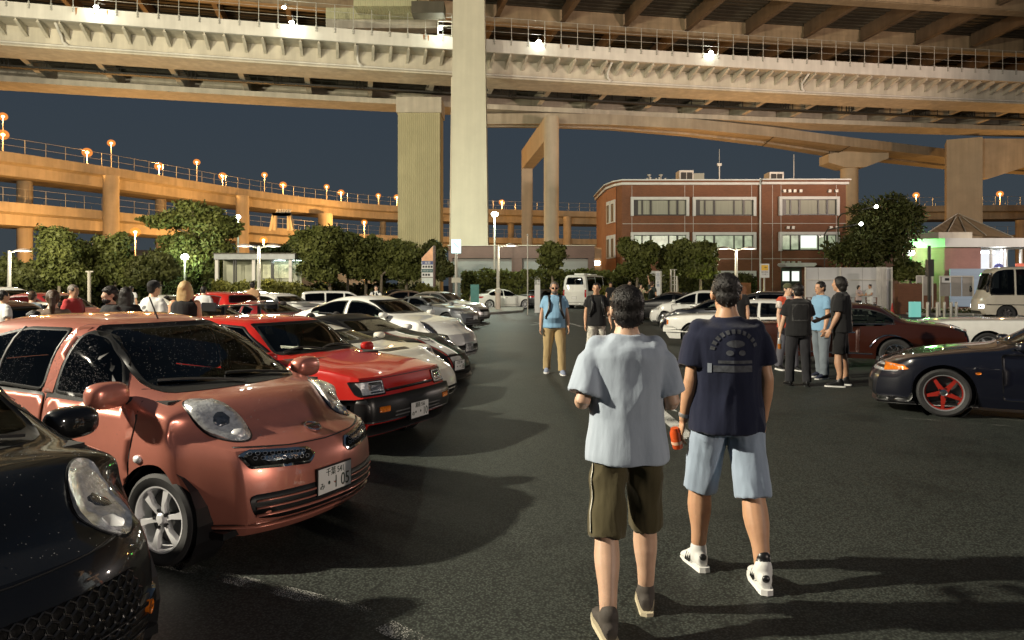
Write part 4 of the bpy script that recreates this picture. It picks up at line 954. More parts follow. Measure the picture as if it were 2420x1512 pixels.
def honeycomb(c):
    g = c.patch('grille', 'front', rpoly([(-.50, .60), (.50, .60), (.56, .52), (.46, .36), (-.46, .36), (-.56, .52)], .08), M_MESH, .006, .06)
    b = MB()
    for i in range(-11, 12):
        for j in range(6):
            y = i*.046+(j % 2)*.023; z = .375+j*.040
            if abs(y) > .50-.6*abs(z-.5): continue
            q = []
            for k in range(7): p, nn = c.proj('front', y+.024*math.sin(k*math.pi/3), z+.024*math.cos(k*math.pi/3)); q.append(p+nn*.014)
            b.tube(q, .0045, 4, False)
    b.build('honeycomb_bars', M_TRIM, g)
    for sd in (1, -1):
        f = c.patch('fog_light', 'front', ell(.06, .035, 20*sd, .62*sd, .42), M_CHROME, .012, .03, dome=.01); c.patch('indicator', 'front', ell(.02, .03, 0, .57*sd, .395), M_AMBER, .02, .03, parent=f, dome=.01)
c = bubble_car('pink bronze wet hatchback with oval headlights and two slim grilles', -1.21, 4.82, P_PINK)
c.plate('front', .445, ('千葉 541', 'み', '・1 05'))
c.wheels('six', M_ALLOYW, .70, steer=2); c.finish(); PINK = c
# raindrops on the wet car
def drops(car, n, seed, views):
    rng = random.Random(seed); b = MB()
    for view, poly, cnt in views:
        p2 = car.to2d(view, poly); x0, x1 = min(p[0] for p in p2), max(p[0] for p in p2); y0, y1 = min(p[1] for p in p2), max(p[1] for p in p2)
        k = 0
        while k < cnt:
            a, bb = rng.uniform(x0, x1), rng.uniform(y0, y1)
            if not inpoly(a, bb, p2): continue
            p, nn = car.proj(view, a, bb); r = rng.choice((.0013, .0018, .0018, .0026)); M = nn.to_track_quat('Z', 'Y').to_matrix().to_4x4()
            b.ball(p+nn*.005, r, 6, 4, (1, 1, .7), M); k += 1
    o = b.build('raindrops', mat('water_drop', (.5, .5, .5), .05, .6, 0), car.t, True, fix=False); o['kind'] = 'stuff'
drops(PINK, 0, 3, [('right', [(1.15, .97), (1.95, 1.0), (1.9, 1.42), (1.62, 1.37), (1.36, 1.2)], 1100), ('right', [(2.12, 1.0), (2.98, 1.03), (3.05, 1.15), (2.86, 1.34), (2.5, 1.42), (2.1, 1.42)], 600),
    ('front', [(-.6, 1.04), (.6, 1.04), (.5, 1.45), (-.5, 1.45)], 700), ('top', [(.1, -.6), (.95, -.7), (.95, .7), (.1, .6)], 260), ('right', [(1.0, .3), (3.0, .3), (3.0, .9), (.95, .9)], 150)])
c = bubble_car('black hatchback nose with honeycomb grille in the bottom left corner', -1.66, 2.42, P_BLACK, grl=False, LC=(.40, .52, .82), mx=1.22, mz=.985)
honeycomb(c)
c.wheels('five', M_ALLOY, .70); c.finish(); BLK = c
drops(BLK, 0, 5, [('top', [(.1, -.1), (.95, 0), (.95, .7), (.1, .6)], 160)])
# red eighties hatchback
P = ST['boxy']; c = Car(P, 'hatchback', 'red boxy eighties hatchback with square headlights and black bumper', place(nx=-1.05, ny=7.75, L=P['L'], ang=LR), R(LR), P_RED)
for sd in ('right', 'left'):
    c.window('side_window', sd, [(1.30, .915), (2.30, .925), (2.26, 1.295), (1.88, 1.275)], .03, .02)
    c.window('side_window', sd, [(2.38, .925), (3.28, .935), (3.02, 1.26), (2.34, 1.295)], .03, .02)
    c.patch('side_moulding', sd, [(.1, .50), (3.6, .50), (3.6, .55), (.1, .55)], M_TRIM, .012, .1)
    c.patch('door_gap', sd, [(1.24, .3), (2.34, .3), (2.34, .9), (1.22, .88)], M_FRIT, .001, .1); d = c.patch('door', sd, [(1.25, .31), (2.33, .31), (2.33, .895), (1.23, .872)], P_RED, .004, .08)
    c.patch('handle', sd, [(2.12, .78), (2.28, .78), (2.28, .81), (2.12, .81)], M_TRIM, .016, .05, parent=d)
c.window('windscreen', 'front', [(-.66, .975), (.66, .975), (.58, 1.305), (-.58, 1.305)], .05, .03)
c.window('rear_window', 'rear', [(-.58, .98), (.58, .98), (.52, 1.26), (-.52, 1.26)], .05, .03)
for sd in (1, -1):
    h = c.patch('headlight', 'front', rpoly([(.46*sd, .615), (.765*sd, .615), (.765*sd, .765), (.46*sd, .765)][::sd], .02), M_HL, .012, .05, rim=.012, rim_m=M_TRIM)
    c.patch('lamp_bowl', 'front', rpoly([(.48*sd, .635), (.66*sd, .635), (.66*sd, .745), (.48*sd, .745)][::sd], .02), M_HLD, .014, .05, parent=h)
    c.patch('indicator', 'front', rpoly([(.50*sd, .455), (.64*sd, .455), (.64*sd, .505), (.50*sd, .505)][::sd], .01), M_AMBER, .05, .05, skirt=.0)
c.patch('bonnet_gap', 'front', [(-.74, .773), (.74, .773), (.74, .781), (-.74, .781)], M_FRIT, .002, .08)
c.patch('grille', 'front', [(-.44, .635), (.44, .635), (.44, .665), (-.44, .665)], M_FRIT, .004, .08)
c.patch('grille_bar', 'front', [(-.44, .662), (.44, .662), (.44, .676), (-.44, .676)], P_RED, .016, .08)
text_mesh('STAR', .045, 'emblem', M_CHROME, c.t, Matrix.Translation(c.proj('front', 0, .69)[0]+Vector((.012, 0, 0)))@Matrix.Rotation(R(90), 4, 'Z')@Matrix.Rotation(R(90), 4, 'X')) if False else None
bp = c.patch('bumper', 'front', rpoly([(-.80, .36), (.80, .36), (.80, .585), (-.80, .585)], .03), M_TRIM, .045, .05, skirt=.02)
for sd in ('left', 'right'): c.patch('bumper', sd, rpoly([(.02, .37), (.40, .37), (.40, .58), (.02, .585)], .03), M_TRIM, .035, .05, skirt=.02)
for z in (.40, .43): c.patch('bumper_slot', 'front', [(-.42, z), (.42, z), (.42, z+.012), (-.42, z+.012)], mat('bumper_line', (.12, .12, .12), .4), .05, .08)
c.patch('air_dam', 'front', rpoly([(-.72, .215), (.72, .215), (.72, .33), (-.72, .33)], .02), M_TRIM, .012, .08)
c.plate('front', .40, ('湘南 556', 'の', '・・10'), off=.062)
c.mirror(1.30, .93, P_RED, (.06, .10, .065), .12)
b = MB()
for ya, yb in ((.52, -.05), (-.02, -.58)):
    pts = []
    for k in range(9): q, nn = c.proj('front', ya+(yb-ya)*k/8, .985+.035*math.sin(k/8*3.1)); pts.append(q+nn*.02)
    b.tube(pts, .011, 5)
b.build('wiper', M_TRIM, c.t)
c.wheels('steel', M_ALLOY, .66); c.finish()

def stripe_patch(c, y0, y1, m, z0=.3, x1=1.5):
    c.patch('racing_stripe', 'top', [(.06, y0), (.06, y1), (x1, y1), (x1, y0)], m, .0022, .08); c.patch('racing_stripe', 'front', [(y0, z0), (y1, z0), (y1, .52), (y0, .52)], m, .0022, .06)
def super_lamps(c, m=None):
    c.lamp_pair('headlight', (.62, .68, .66), (.35, .45, .82), [(a*math.cos(R(50))-b*math.sin(R(50)), a*math.sin(R(50))+b*math.cos(R(50))) for a, b in ell(.27, .075, 0, n=24)], m or M_HL, inner=[('lamp_bowl', [(a-.05, b-.05) for a, b in ell(.05, .05, 0, n=14)], M_HLD, .006)], off=.006, dome=.012)
c = car('supercar', 'white low sports car with black bonnet vent behind the red hatchback', -1.0, 10.3, LR, P_CREAM, 'sports_car', top=[(0, .50), (.12, .56), (.5, .68), (1.0, .78), (1.42, .83), (2.3, 1.08), (2.55, 1.115), (2.8, 1.10), (3.4, 1.0), (4.1, .90), (4.4, .86), (4.5, .80)])
glaze(c, 'supercar'); super_lamps(c); gaps(c, 1.65, 2.75, .22); c.patch('bonnet_vent', 'top', rpoly([(.78, -.30), (.78, .30), (.92, .36), (.92, -.36)], .02), M_FRIT, .004, .06)
face(c, low=(.55, .14, .26)); c.mirror(1.75, .88, P_CREAM, (.08, .1, .055), .14); c.wheels('five', M_ALLOY, .76, .24); c.finish()
c = car('supercar', 'black low sports car with white green and red bonnet stripes and number 18', -.92, 12.55, LR, mat('paint_satin_black', (.004, .004, .005), .5, 0, 0, spec=.15, coat=.12), 'sports_car')
glaze(c, 'supercar'); super_lamps(c, M_HLD); gaps(c, 1.65, 2.75, .22)
stripe_patch(c, -.17, .17, P_WHITE); stripe_patch(c, .20, .235, paint('green', (.01, .10, .05))); stripe_patch(c, -.235, -.20, paint('stripe_red', (.3, .02, .015)))
p_, n_ = c.proj('top', c.X(.75), 0); b = MB(); M = Matrix.Translation(p_+n_*.006)@n_.to_track_quat('Z', 'Y').to_matrix().to_4x4(); b.tube([M @ Vector((.11*math.cos(t), .11*math.sin(t), 0)) for t in np.linspace(0, 6.283, 25)], .008, 5, False); b.build('roundel', M_TRIM, c.t)
face(c, low=(.75, .13, .28)); c.plate('front', .33, ('大宮 306', '', '・・18')); c.mirror(1.75, .88, P_WHITE, (.08, .1, .055), .14); c.wheels('multi', M_ALLOY, .78, .25)
c.patch('splitter', 'front', rrect(-.9, .9, .122, .14, .005), M_TRIM, .06, .08); c.finish()
c = car('fastback', 'white fastback coupe with long arched roof behind the striped car', -.95, 15.75, LR, P_WHITE, 'fastback_car')
glaze(c, 'fastback'); super_lamps(c, M_HLD); gaps(c, 1.55, 2.75, .26); face(c, low=(.62, .22, .42)); c.plate('front', .36, ('大宮 301', '', '・・18')); c.mirror(1.62, 1.05, P_WHITE, (.08, .11, .06), .14); c.wheels('five', M_TRIM, .78, .24); c.finish()
c = car('coupe', 'grey coupe with dark slanted headlights at the far end of the left row', -1.45, 28.5, LR, P_GREY, 'coupe_car')
glaze(c, 'coupe'); gaps(c, 1.5, 2.72); face(c, hl=(.42, .80, .60, .69), low=(.6, .17, .42)); c.plate('front', .42); c.mirror(1.65, .93, P_GREY, (.08, .11, .06), .13); c.wheels('multi', M_TRIM, .76, .22); c.finish()
c = car('sedan', 'dark grey saloon nose just behind the grey coupe', -1.2, 32.5, LR, P_SILVER, 'saloon_car', True)
glaze(c, 'sedan'); face(c, hl=(.45, .84, .62, .74), grille=(.4, .5, .7), low=(.6, .2, .35), plate_f=(.42,)); c.wheels('five', M_ALLOY, .74); c.finish()
# car with raised bonnet
c = car('coupe', 'dull brown coupe with its bonnet raised beside the kerb island', -4.2, 44, -40, P_BRZ, 'coupe_car', True)
glaze(c, 'coupe'); face(c, hl=(.42, .78, .58, .68), low=(.6, .17, .4)); M = Matrix.Translation((c.X(1.35), 0, .93))@Matrix.Rotation(R(52), 4, 'Y')
b = MB(); b.box(0, 1.15, -.74, .74, 0, .04, M); hb = b.build('bonnet', P_BRZ, c.t); b = MB()
for k in range(4): b.box(.15+k*.26, .30+k*.26, -.6, .6, -.012, -.002, M)
b.build('bonnet_liner', M_TRIM, hb); c.wheels('five', M_ALLOY, .74); c.finish()
c = car('sedan', 'dark navy car parked by the hedge behind the raised bonnet', -5.2, 50, 10, P_NAVY, 'saloon_car', True)
glaze(c, 'sedan', GLASSD); face(c, hl=(.45, .84, .62, .74), tl=(.4, .8, .75, .88)); c.wheels('five', M_ALLOY, .74); c.finish()
c = car('sedan', 'white saloon seen from behind with large spoked wheels near the kerb', -2.9, 51, 24, P_WHITE, 'saloon_car', rear=True)
glaze(c, 'sedan', GLASSD); gaps(c, 1.5, 2.5); face(c, tl=(.42, .84, .78, .90)); c.plate('rear', .76); c.patch('diffuser', 'rear', rrect(-.75, .75, .2, .36, .05), M_TRIM, .008, .08); c.wheels('multi', M_ALLOYW, .80, .24)
c.patch('boot_lip', 'rear', rrect(-.78, .78, .95, .98, .01), P_WHITE, .04, .08); c.finish()
c = car('sedan', 'dark saloon seen from behind with wide red taillights near the round tree', .95, 52, 52, P_DKGREY, 'saloon_car', rear=True)
glaze(c, 'sedan', GLASSD); face(c, tl=(.30, .84, .80, .92)); c.plate('rear', .74); c.patch('bumper_trim', 'rear', rrect(-.7, .7, .26, .29, .01), M_CHROME, .01, .08); c.wheels('five', M_ALLOY, .74); c.finish()
c = car('van', 'white high roof van with dark windows seen from behind', 4.6, 51.5, 62, P_WHITE, 'van', rear=True, cat='van')
glaze(c, 'van', GLASSD, wsw=(.86, .8)); face(c, tl=(.74, .86, .75, 1.25)); c.plate('rear', .72); c.mirror(.8, 1.35, P_WHITE, (.08, .1, .14), .18); c.wheels('multi', M_TRIM, .74)
b = MB(); b.box(-1.6, -.9, -.35, .35, 2.2, 2.33); b.box(-.2, .9, -.3, .3, 2.2, 2.30); b.build('roof_vent', P_WHITE, c.t)
c.patch('rear_step', 'rear', rrect(-.8, .8, .3, .42, .04), P_WHITE, .03, .1); c.t.scale = (1.1, 1.06, 1.1); c.finish()
# ------------------------------------------------------------------ second row behind, tails towards us
c = car('coupe', 'bright blue coupe with a tall black rear wing', -5.9, 15.9, 152, P_BLUE, 'coupe_car', rear=True)
glaze(c, 'coupe'); face(c, tl=(.42, .8, .70, .82)); b = MB(); b.box(-2.12, -1.78, -.86, .86, 1.27, 1.30); [b.box(-2.0, -1.9, s_*.5-.015, s_*.5+.015, .9, 1.28) for s_ in (1, -1)]; [b.box(-2.16, -1.72, s_*.87-.01, s_*.87+.01, 1.18, 1.36) for s_ in (1, -1)]
b.build('rear_wing', M_TRIM, c.t); c.wheels('five', M_ALLOY, .76); c.finish()
c = car('coupe', 'dark red low coupe with glowing taillight beside the blue coupe', -5.6, 19.2, 150, P_DKRED, 'coupe_car', rear=True)
glaze(c, 'coupe'); face(c, tl=(.3, .82, .72, .82)); c.wheels('five', M_ALLOY, .76); c.finish()
c = car('sedan', 'small white saloon tail with round lamps between the wagon and fastback', -7.3, 26, 150, P_WHITE, 'saloon_car', True, rear=True)
glaze(c, 'sedan', GLASSD); face(c, tl=(.5, .8, .72, .86)); b = MB(); b.box(-2.3, -2.0, -.7, .7, 1.1, 1.13); b.build('spoiler', P_WHITE, c.t); c.wheels('five'); c.finish()
c = car('wagon', 'white estate car with rear window facing the row', -10.0, 33, 18, P_WHITE, 'estate_car', rear=True)
glaze(c, 'wagon', GLASSD); face(c, tl=(.66, .8, .62, .98)); c.wheels('steel', M_ALLOY, .66); c.finish()
c = car('coupe', 'cream and red two tone coupe behind the man in white shirt', -13.8, 31, 160, P_CREAM, 'coupe_car', rear=True)
glaze(c, 'coupe'); face(c, tl=(.4, .8, .7, .8))
for sd in ('left', 'right'): c.patch('lower_panel', sd, rpoly([(.3, .3), (4.1, .3), (4.1, .62), (.3, .58)], .05), P_RED, .004, .1)
c.wheels('five'); c.finish()
c = car('sedan', 'orange brown saloon next to the white estate car', -10.6, 29, 155, paint('copper', (.30, .085, .03), .3), 'saloon_car', True, rear=True)
glaze(c, 'sedan'); face(c, tl=(.42, .8, .75, .88)); c.wheels('five'); c.finish()
c = car('hatch', 'red hatchback between the cream coupe and the dark red coupe', -8.6, 23.5, 152, P_RED, 'hatchback', True, rear=True)
glaze(c, 'hatch'); face(c, tl=(.55, .78, .75, .95)); c.wheels('five'); c.finish()
c = car('sedan', 'brown saloon under the trees right of the white estate car', -8.0, 40, 8, P_BRZ, 'saloon_car', True, rear=True)
glaze(c, 'sedan', GLASSD); face(c, tl=(.42, .8, .75, .88)); c.wheels('five'); c.finish()
c = car('suv', 'white off-road car at the left edge under the trees', -15.2, 23.2, -22, P_WHITE, 'suv_car')
glaze(c, 'suv', GLASSD); gaps(c, 1.35, 2.4, .4); face(c, hl=(.5, .84, .80, .93), grille=(.48, .66, .9)); c.wheels('five', M_ALLOY, .7); c.finish()
c = car('coupe', 'pale yellow coupe with a red lower body behind the pink roof', -10.9, 17.6, 152, P_CREAM, 'coupe_car', rear=True)
glaze(c, 'coupe'); face(c, tl=(.35, .8, .7, .82)); c.patch('rear_panel', 'rear', rrect(-.8, .8, .3, .66, .05), P_RED, .006, .1); c.wheels('five'); c.finish()
c = car('hatch', 'dark wine hatchback below the white off-road car', -11.8, 20.5, -24, P_DKRED, 'hatchback', True)
glaze(c, 'hatch'); face(c, hl=(.42, .78, .68, .8), grille=(.4, .55, .66)); c.wheels('five'); c.finish()
c = car('wagon', 'brown estate car roof behind the bearded man', -9.3, 12.3, -26, P_BROWN, 'estate_car', True)
glaze(c, 'wagon', GLASSD); face(c, hl=(.45, .78, .66, .8)); c.wheels('five'); c.t.location = (-9.6, 13.2, 0); c.finish()
c = car('sedan', 'silver saloon far back between the two round trees', -15.5, 36, 165, P_SILVER, 'saloon_car', True)
glaze(c, 'sedan', GLASSD); face(c, hl=(.45, .84, .62, .74), tl=(.42, .8, .75, .88)); c.wheels('five'); c.finish()
# ------------------------------------------------------------------ right row, noses towards the aisle
RR = 152
c = car('skyline', 'dark navy coupe with red five spoke wheels and chrome lips', 5.30, 10.55, RR, P_NAVY, 'coupe_car')
glaze(c, 'skyline'); gaps(c, 1.55, 2.78, .26)
for sd in (1, -1):
    c.patch('headlight', 'front', rrect(.36*sd, .80*sd, .565, .655, .02)[::sd], M_HL, .008, .05)
    c.patch('front_indicator', ('left' if sd > 0 else 'right'), rpoly([(.20, .575), (.46, .60), (.50, .615), (.44, .665), (.22, .665)], .01), M_AMBER, .010, .04, dome=.006)
face(c, grille=(.34, .565, .645), low=(.6, .24, .42)); c.patch('splitter', 'front', rrect(-.84, .84, .15, .175, .008), M_TRIM, .05, .07); c.patch('side_splitter', 'left', rrect(.12, .56, .155, .23, .02), M_CHROME, .02, .06)
p_, n_ = c.proj('top', c.X(.12), 0); b = MB(); b.box(p_.x-.02, p_.x+.02, -.02, .02, p_.z, p_.z+.06); b.build('emblem', M_CHROME, c.t)
c.patch('wing_repeater', 'left', ell(.035, .018, 0, 1.28, .60), M_AMBER, .008, .03); c.mirror(1.75, .93, P_NAVY, (.08, .1, .06), .13)
c.wheels('star', paint('wheel_red', (.25, .017, .011)), .74, .23, 0, M_ALLOY, M_CHROME); c.finish(); SKY = c
c = car('skyline', 'black car at the right edge showing only its number plate', 5.12, 6.95, RR, P_BLACK, 'coupe_car')
glaze(c, 'skyline'); face(c, hl=(.36, .80, .565, .655), low=(.6, .24, .42)); c.plate('front', .47, ('横浜 33', 'な', '29-40'), w=.34); c.wheels('five'); c.finish()
c = car('classic', 'long dark brown classic coupe with chrome window trim behind the four talkers', 5.05, 17.0, RR, P_BROWN, 'classic_car')
glaze(c, 'classic'); gaps(c, 1.72, 2.95, .32)
for sd in ('left', 'right'):
    c.patch('window_trim', sd, [(1.70, .895), (3.62, .925), (3.62, .935), (1.70, .905)], M_CHROME, .012, .1); c.patch('sill_trim', sd, rrect(1.2, 3.2, .30, .325, .005), M_CHROME, .012, .1)
    c.patch('arch_trim', sd, [(3.53+.41*math.cos(t), .315+.41*math.sin(t)) for t in np.linspace(.35, 2.79, 15)]+[(3.53+.385*math.cos(t), .315+.385*math.sin(t)) for t in np.linspace(2.79, .35, 15)], M_CHROME, .02, .1)
text_mesh('Classic', .07, 'fender_script', M_CHROME, c.t, Matrix.Translation(c.proj('left', -c.X(4.45), .70)[0]+Vector((0, .012, 0)))@Matrix.Rotation(R(180), 4, 'Z')@Matrix.Rotation(R(90), 4, 'X')) if False else None
b = MB(); pts = []
for z in np.linspace(.42, .86, 8): q, nn = c.proj('rear', -.72, z); pts.append(q+nn*.012)
b.tube(pts, .02, 6); b.build('tail_chrome', M_CHROME, c.t); b = MB(); pts = [Vector((q.x, -q.y, q.z)) for q in pts]; b.tube(pts, .02, 6); b.build('tail_chrome', M_CHROME, c.t)
face(c, hl=(.5, .8, .58, .74), tl=(.45, .78, .5, .72), grille=(.46, .56, .76)); c.patch('bumper', 'front', rrect(-.84, .84, .38, .50, .03), M_CHROME, .06, .06); c.patch('bumper', 'rear', rrect(-.8, .8, .36, .46, .03), M_CHROME, .06, .06)
c.mirror(1.85, .93, M_CHROME, (.05, .07, .05), .10); c.wheels('multi', M_CHROME, .68, .2); c.finish()
c = car('classic', 'white square nosed classic saloon left of the man in navy shirt', 4.75, 21.3, RR, P_WHITE, 'classic_car')
glaze(c, 'classic'); gaps(c, 1.72, 2.65, .32); face(c, hl=(.44, .80, .60, .73), hlm=M_TRIM, grille=(.40, .60, .73), low=(.5, .24, .33)); c.patch('bumper', 'front', rrect(-.85, .85, .40, .56, .03), P_WHITE, .07, .06)
for sd in (1, -1): c.patch('indicator', ('left' if sd > 0 else 'right'), rrect(.05, .16, .60, .73, .01), M_AMBER, .01, .05)
c.mirror(1.85, .93, P_WHITE, (.06, .08, .05), .1); c.wheels('five'); c.finish()
c = car('porsche', 'navy rounded sports car nose beside the white hatchback', 5.55, 26.5, RR, P_NAVY, 'sports_car')
glaze(c, 'porsche'); c.lamp_pair('headlight', (.42, .64, .70), (.6, .35, .7), ell(.10, .12, 0, n=20), M_HL, off=.006, dome=.02); face(c, low=(.6, .2, .32)); c.wheels('five', M_ALLOY, .78, .24); c.finish()
c = car('hatch', 'white rounded hatchback facing the aisle behind the navy sports car', 6.05, 31, 155, P_WHITE, 'hatchback')
glaze(c, 'hatch', GLASSD); gaps(c, 1.1, 2.1); face(c, hl=(.45, .8, .66, .80), grille=(.4, .5, .64)); c.mirror(1.2, 1.02, P_WHITE, (.08, .11, .07), .14); c.wheels('five', M_ALLOY, .74); c.finish()
c = car('coupe', 'black coupe roof showing behind the white hatchback', 5.6, 36, 155, P_BLACK, 'coupe_car', True, H=1.4)
glaze(c, 'coupe'); face(c, hl=(.42, .78, .58, .68)); c.t.scale = (1.08, 1.05, 1.08); c.wheels('five'); c.finish()
c = car('hatch', 'dark hatchback between the navy sports car and the white classic', 7.3, 27.2, RR, P_DKGREY, 'hatchback', True)
glaze(c, 'hatch', GLASSD); face(c, hl=(.45, .84, .62, .74)); c.wheels('five'); c.finish()
c = car('classic', 'white car with a long flat bonnet behind the brown classic at the right edge', 10.1, 17.6, 164, P_WHITE, 'saloon_car', L=5.6, fo=1.2, wb=3.1,
    top=[(0, .84), (.05, .87), (.6, .93), (2.4, .98), (2.55, 1.0), (3.1, 1.28), (3.3, 1.345), (3.9, 1.345), (4.2, 1.29), (4.7, 1.0), (5.2, .93), (5.6, .82)], belt=[(0, .84), (.6, .88), (2.5, .90), (3.5, .89), (4.7, .93), (5.3, .87), (5.6, .80)], plan=[(0, .95), (.4, .985), (.9, 1.0), (4.8, 1.0), (5.6, .92)], cabin=(2.8, 4.2, .5))
face(c, hl=(.5, .8, .6, .74), grille=(.46, .58, .76)); gaps(c, 2.6, 3.8, .32); c.window('windscreen', 'front', [(-.7, 1.02), (.7, 1.02), (.56, 1.30), (-.56, 1.30)], .05, .03); c.wheels('five'); c.finish()
c = car('minibus', 'beige minibus with dark windows driving in at the right edge', 22.3, 34.4, 163, paint('beige', (.52, .48, .40)), 'minibus', cat='minibus')
glaze(c, 'minibus', GLASSD, wsw=(.86, .8)); face(c, hl=(.60, .88, .62, .80), hlm=emitmat('lit_headlamp', (.9, .95, 1), 6), low=(.7, .36, .5)); c.patch('side_moulding', 'left', rrect(.2, 6.1, .78, .82, .01), M_TRIM, .01, .12)
c.mirror(.25, 1.5, M_TRIM, (.06, .08, .16), .25); c.wheels('steel', M_TRIM, .62); c.finish()
# ================================================================== buildings
BRICK = brickmat('brown_brick', (.20, .074, .029), (.165, .058, .022), (.14, .066, .036))
BRICKD = brickmat('dull_brick', (.17, .095, .075), (.145, .08, .065), (.12, .085, .07))
BRICK_LIT = brickmat('orange_lit_brick', (.42, .16, .06), (.36, .125, .05), (.32, .15, .08))  # copy of the brown brick with orange lamplight put into its colour
BRICKP = brickmat('mauve_brick', (.34, .16, .14), (.30, .14, .12), (.26, .15, .13))
M_WTRIM = concrete('white_trim', (.58, .58, .55), .12)
M_WINF = mat('window_frame_dark', (.03, .028, .025), .4)
M_BLIND = mat('grey_blinds', (.30, .30, .24), .7, 0, .15, 2, stretch=(14, 1, .1))
def litmat(name, c, s, stripes=10):
    m, n, l, b = _nt(name); b.inputs['Base Color'].default_value = (.1, .1, .1, 1); b.inputs['Roughness'].default_value = .2
    v = coords(n, l, (1, 1, stripes*.1)); t = noise(n, l, 1.6, 4, v); r = ramp(n, l, t.outputs[0], [(.35, [k*.55 for k in c]), (.65, c)]); l.new(r.outputs[0], b.inputs['Emission Color']); b.inputs['Emission Strength'].default_value = s
    return m
M_LIT = litmat('lit_window', (.62, .72, .46), .55); M_LIT2 = emitmat('bright_window', (.92, 1.0, .90), .95)
yb = 66.0; bx = lambda u: ux(u, yb); bz = lambda v: vz(v, yb)
bt = thing('brick_building', 'three storey brown brick building with white framed window bands', 'building', (bx(1470), yb, 0))
ox = bx(1470)
X0, X1, XM, ZT = 0, bx(1995)-ox, bx(1797)-ox, bz(437)
MB().prism([(X0, 0, 0), (XM, 0, 0), (XM, -.35, 0), (X1, -.35, 0), (X1, 12, 0), (-.88, 12, 0), (-.88, 3.3, 0), (-.40, .9, 0)], (0, 0, ZT)).build('wall', BRICK, bt)
MB().prism([(-.42, .88, .01), (-.90, 3.3, .01), (-.90, 12, .01), (-.94, 12, .01), (-.94, 3.28, .01), (-.45, .85, .01)], (0, 0, ZT-.02)).build('side_wall', BRICK_LIT, bt)
def cornice(z0, z1, o, m, nm):
    MB().prism([(X0-.05, -o, z0), (XM-.02, -o, z0), (XM-.02, -.35-o, z0), (X1+o, -.35-o, z0), (X1+o, 12, z0), (-.94-o, 12, z0), (-.94-o, 3.2, z0), (-.45-o, .8, z0)], (0, 0, z1-z0)).build(nm, m, bt)
cornice(ZT+.002, bz(434)+.1, .2, M_WTRIM, 'cornice'); cornice(bz(434)+.104, bz(427.5), .26, BRICK, 'parapet'); cornice(bz(427.5)+.004, bz(424.5), .34, M_WTRIM, 'coping')
def band(u0, u1, v0, v1, panes, gm, yo=0.0, sill=False):
    # white framed window band; panes: list of relative widths
    t = MB(); fw = .32; x0, x1, z0, z1 = bx(u0)-ox, bx(u1)-ox, bz(v1), bz(v0)
    t.box(x0, x1, yo-.32, yo+.1, z1-fw*.8, z1); t.box(x0, x0+fw*.8, yo-.32, yo+.1, z0-.1, z1-fw*.8); t.box(x1-fw*.8, x1, yo-.32, yo+.1, z0-.1, z1-fw*.8)
    w = t.build('window', M_WTRIM, bt); xa, xb = x0+fw*.8, x1-fw*.8; zt = z1-fw*.8
    g = MB(); g.box(xa, xb, yo-.05, yo-.01, z0, zt); g.build('glass', gm, w)
    g = MB(); tot = sum(panes); acc = 0; g.box(xa, xb, yo-.12, yo-.055, z0-.05, z0+.05); g.box(xa, xb, yo-.12, yo-.055, zt-.06, zt)
    for i, p in enumerate([0]+panes):
        acc += p; xx = xa+(xb-xa)*acc/tot; hw = .06 if i % 2 else .09; g.box(max(xa, xx-hw), min(xb, xx+hw), yo-.14, yo-.056, z0, zt)
    g.build('window_frame', M_WINF, w)
    if gm is M_BLIND:
        g = MB(); acc = 0
        for p in panes: acc += p
        g.box(xa+.1, xa+.45, yo-.054, yo-.0535, z0, zt); g.build('dark_gap', M_WINF, w)
PN = [1, 1, 2.1, 1, 1]
for u0, u1, yo in ((1490, 1627, 0), (1636, 1785, 0), (1836, 1977, -.35)):
    band(u0, u1, 466, 508, PN, M_BLIND, yo); band(u0, u1, 549, 591 if yo else 588, PN, M_LIT if not yo else M_LIT, yo)
    if u0 != 1836: band(u0, u1, 640, 682, PN, M_BLIND, yo)
MB().box(bx(1888)-ox, bx(1925)-ox, -.44, -.415, bz(586), bz(554)).build('bright_pane', M_LIT2, bt)
for v0, v1 in ((467, 521), (560, 592)):
    for xx in (-1.66,):
        for k, (ya, ybb) in enumerate(((1.3, 2.1), (2.4, 3.1))):
            pass
# slanted corner windows of the side wall
d = Vector((-.90+.42, 3.3-.88, 0)); d.normalize(); nrm = Vector((-d.y, d.x, 0))*1.0
for z0, z1 in ((bz(520), bz(472)), (bz(606), bz(556))):
    for a in (.12, 1.42):
        q = Vector((-.44, .86, 0))+d*a; w = MB(); o = nrm*.12
        w.prism([q-o*.2, q+d*1.05-o*.2, q+d*1.05+o, q+o], (0, 0, z1-z0+.25), (0, 0, z0-.1)); wi = w.build('window', M_WTRIM, bt)
        w = MB(); q2 = q+d*.28; w.prism([q2+o*1.02, q2+d*.6+o*1.02, q2+d*.6+o*1.2, q2+o*1.2], (0, 0, z1-z0-.2), (0, 0, z0)); w.build('glass', M_WINF, wi)
b = MB()
for v in (529, 612): b.box(X0+.05, XM-.1, -.008, .0, bz(v), bz(v)+.035); b.box(XM+.15, X1, -.358, -.35, bz(v), bz(v)+.035)
for u in (1493, 1618, 1638, 1776): b.box(bx(u)-ox, bx(u)-ox+.03, -.009, 0, 0, ZT)
for u in (1822, 1842, 1972): b.box(bx(u)-ox, bx(u)-ox+.03, -.359, -.35, 0, ZT)
b.build('joint_lines', M_WTRIM, bt)
MB().tube([(XM-.08, -.2, .3), (XM-.08, -.2, ZT+.6)], .09, 8).build('downpipe', M_WTRIM, bt)
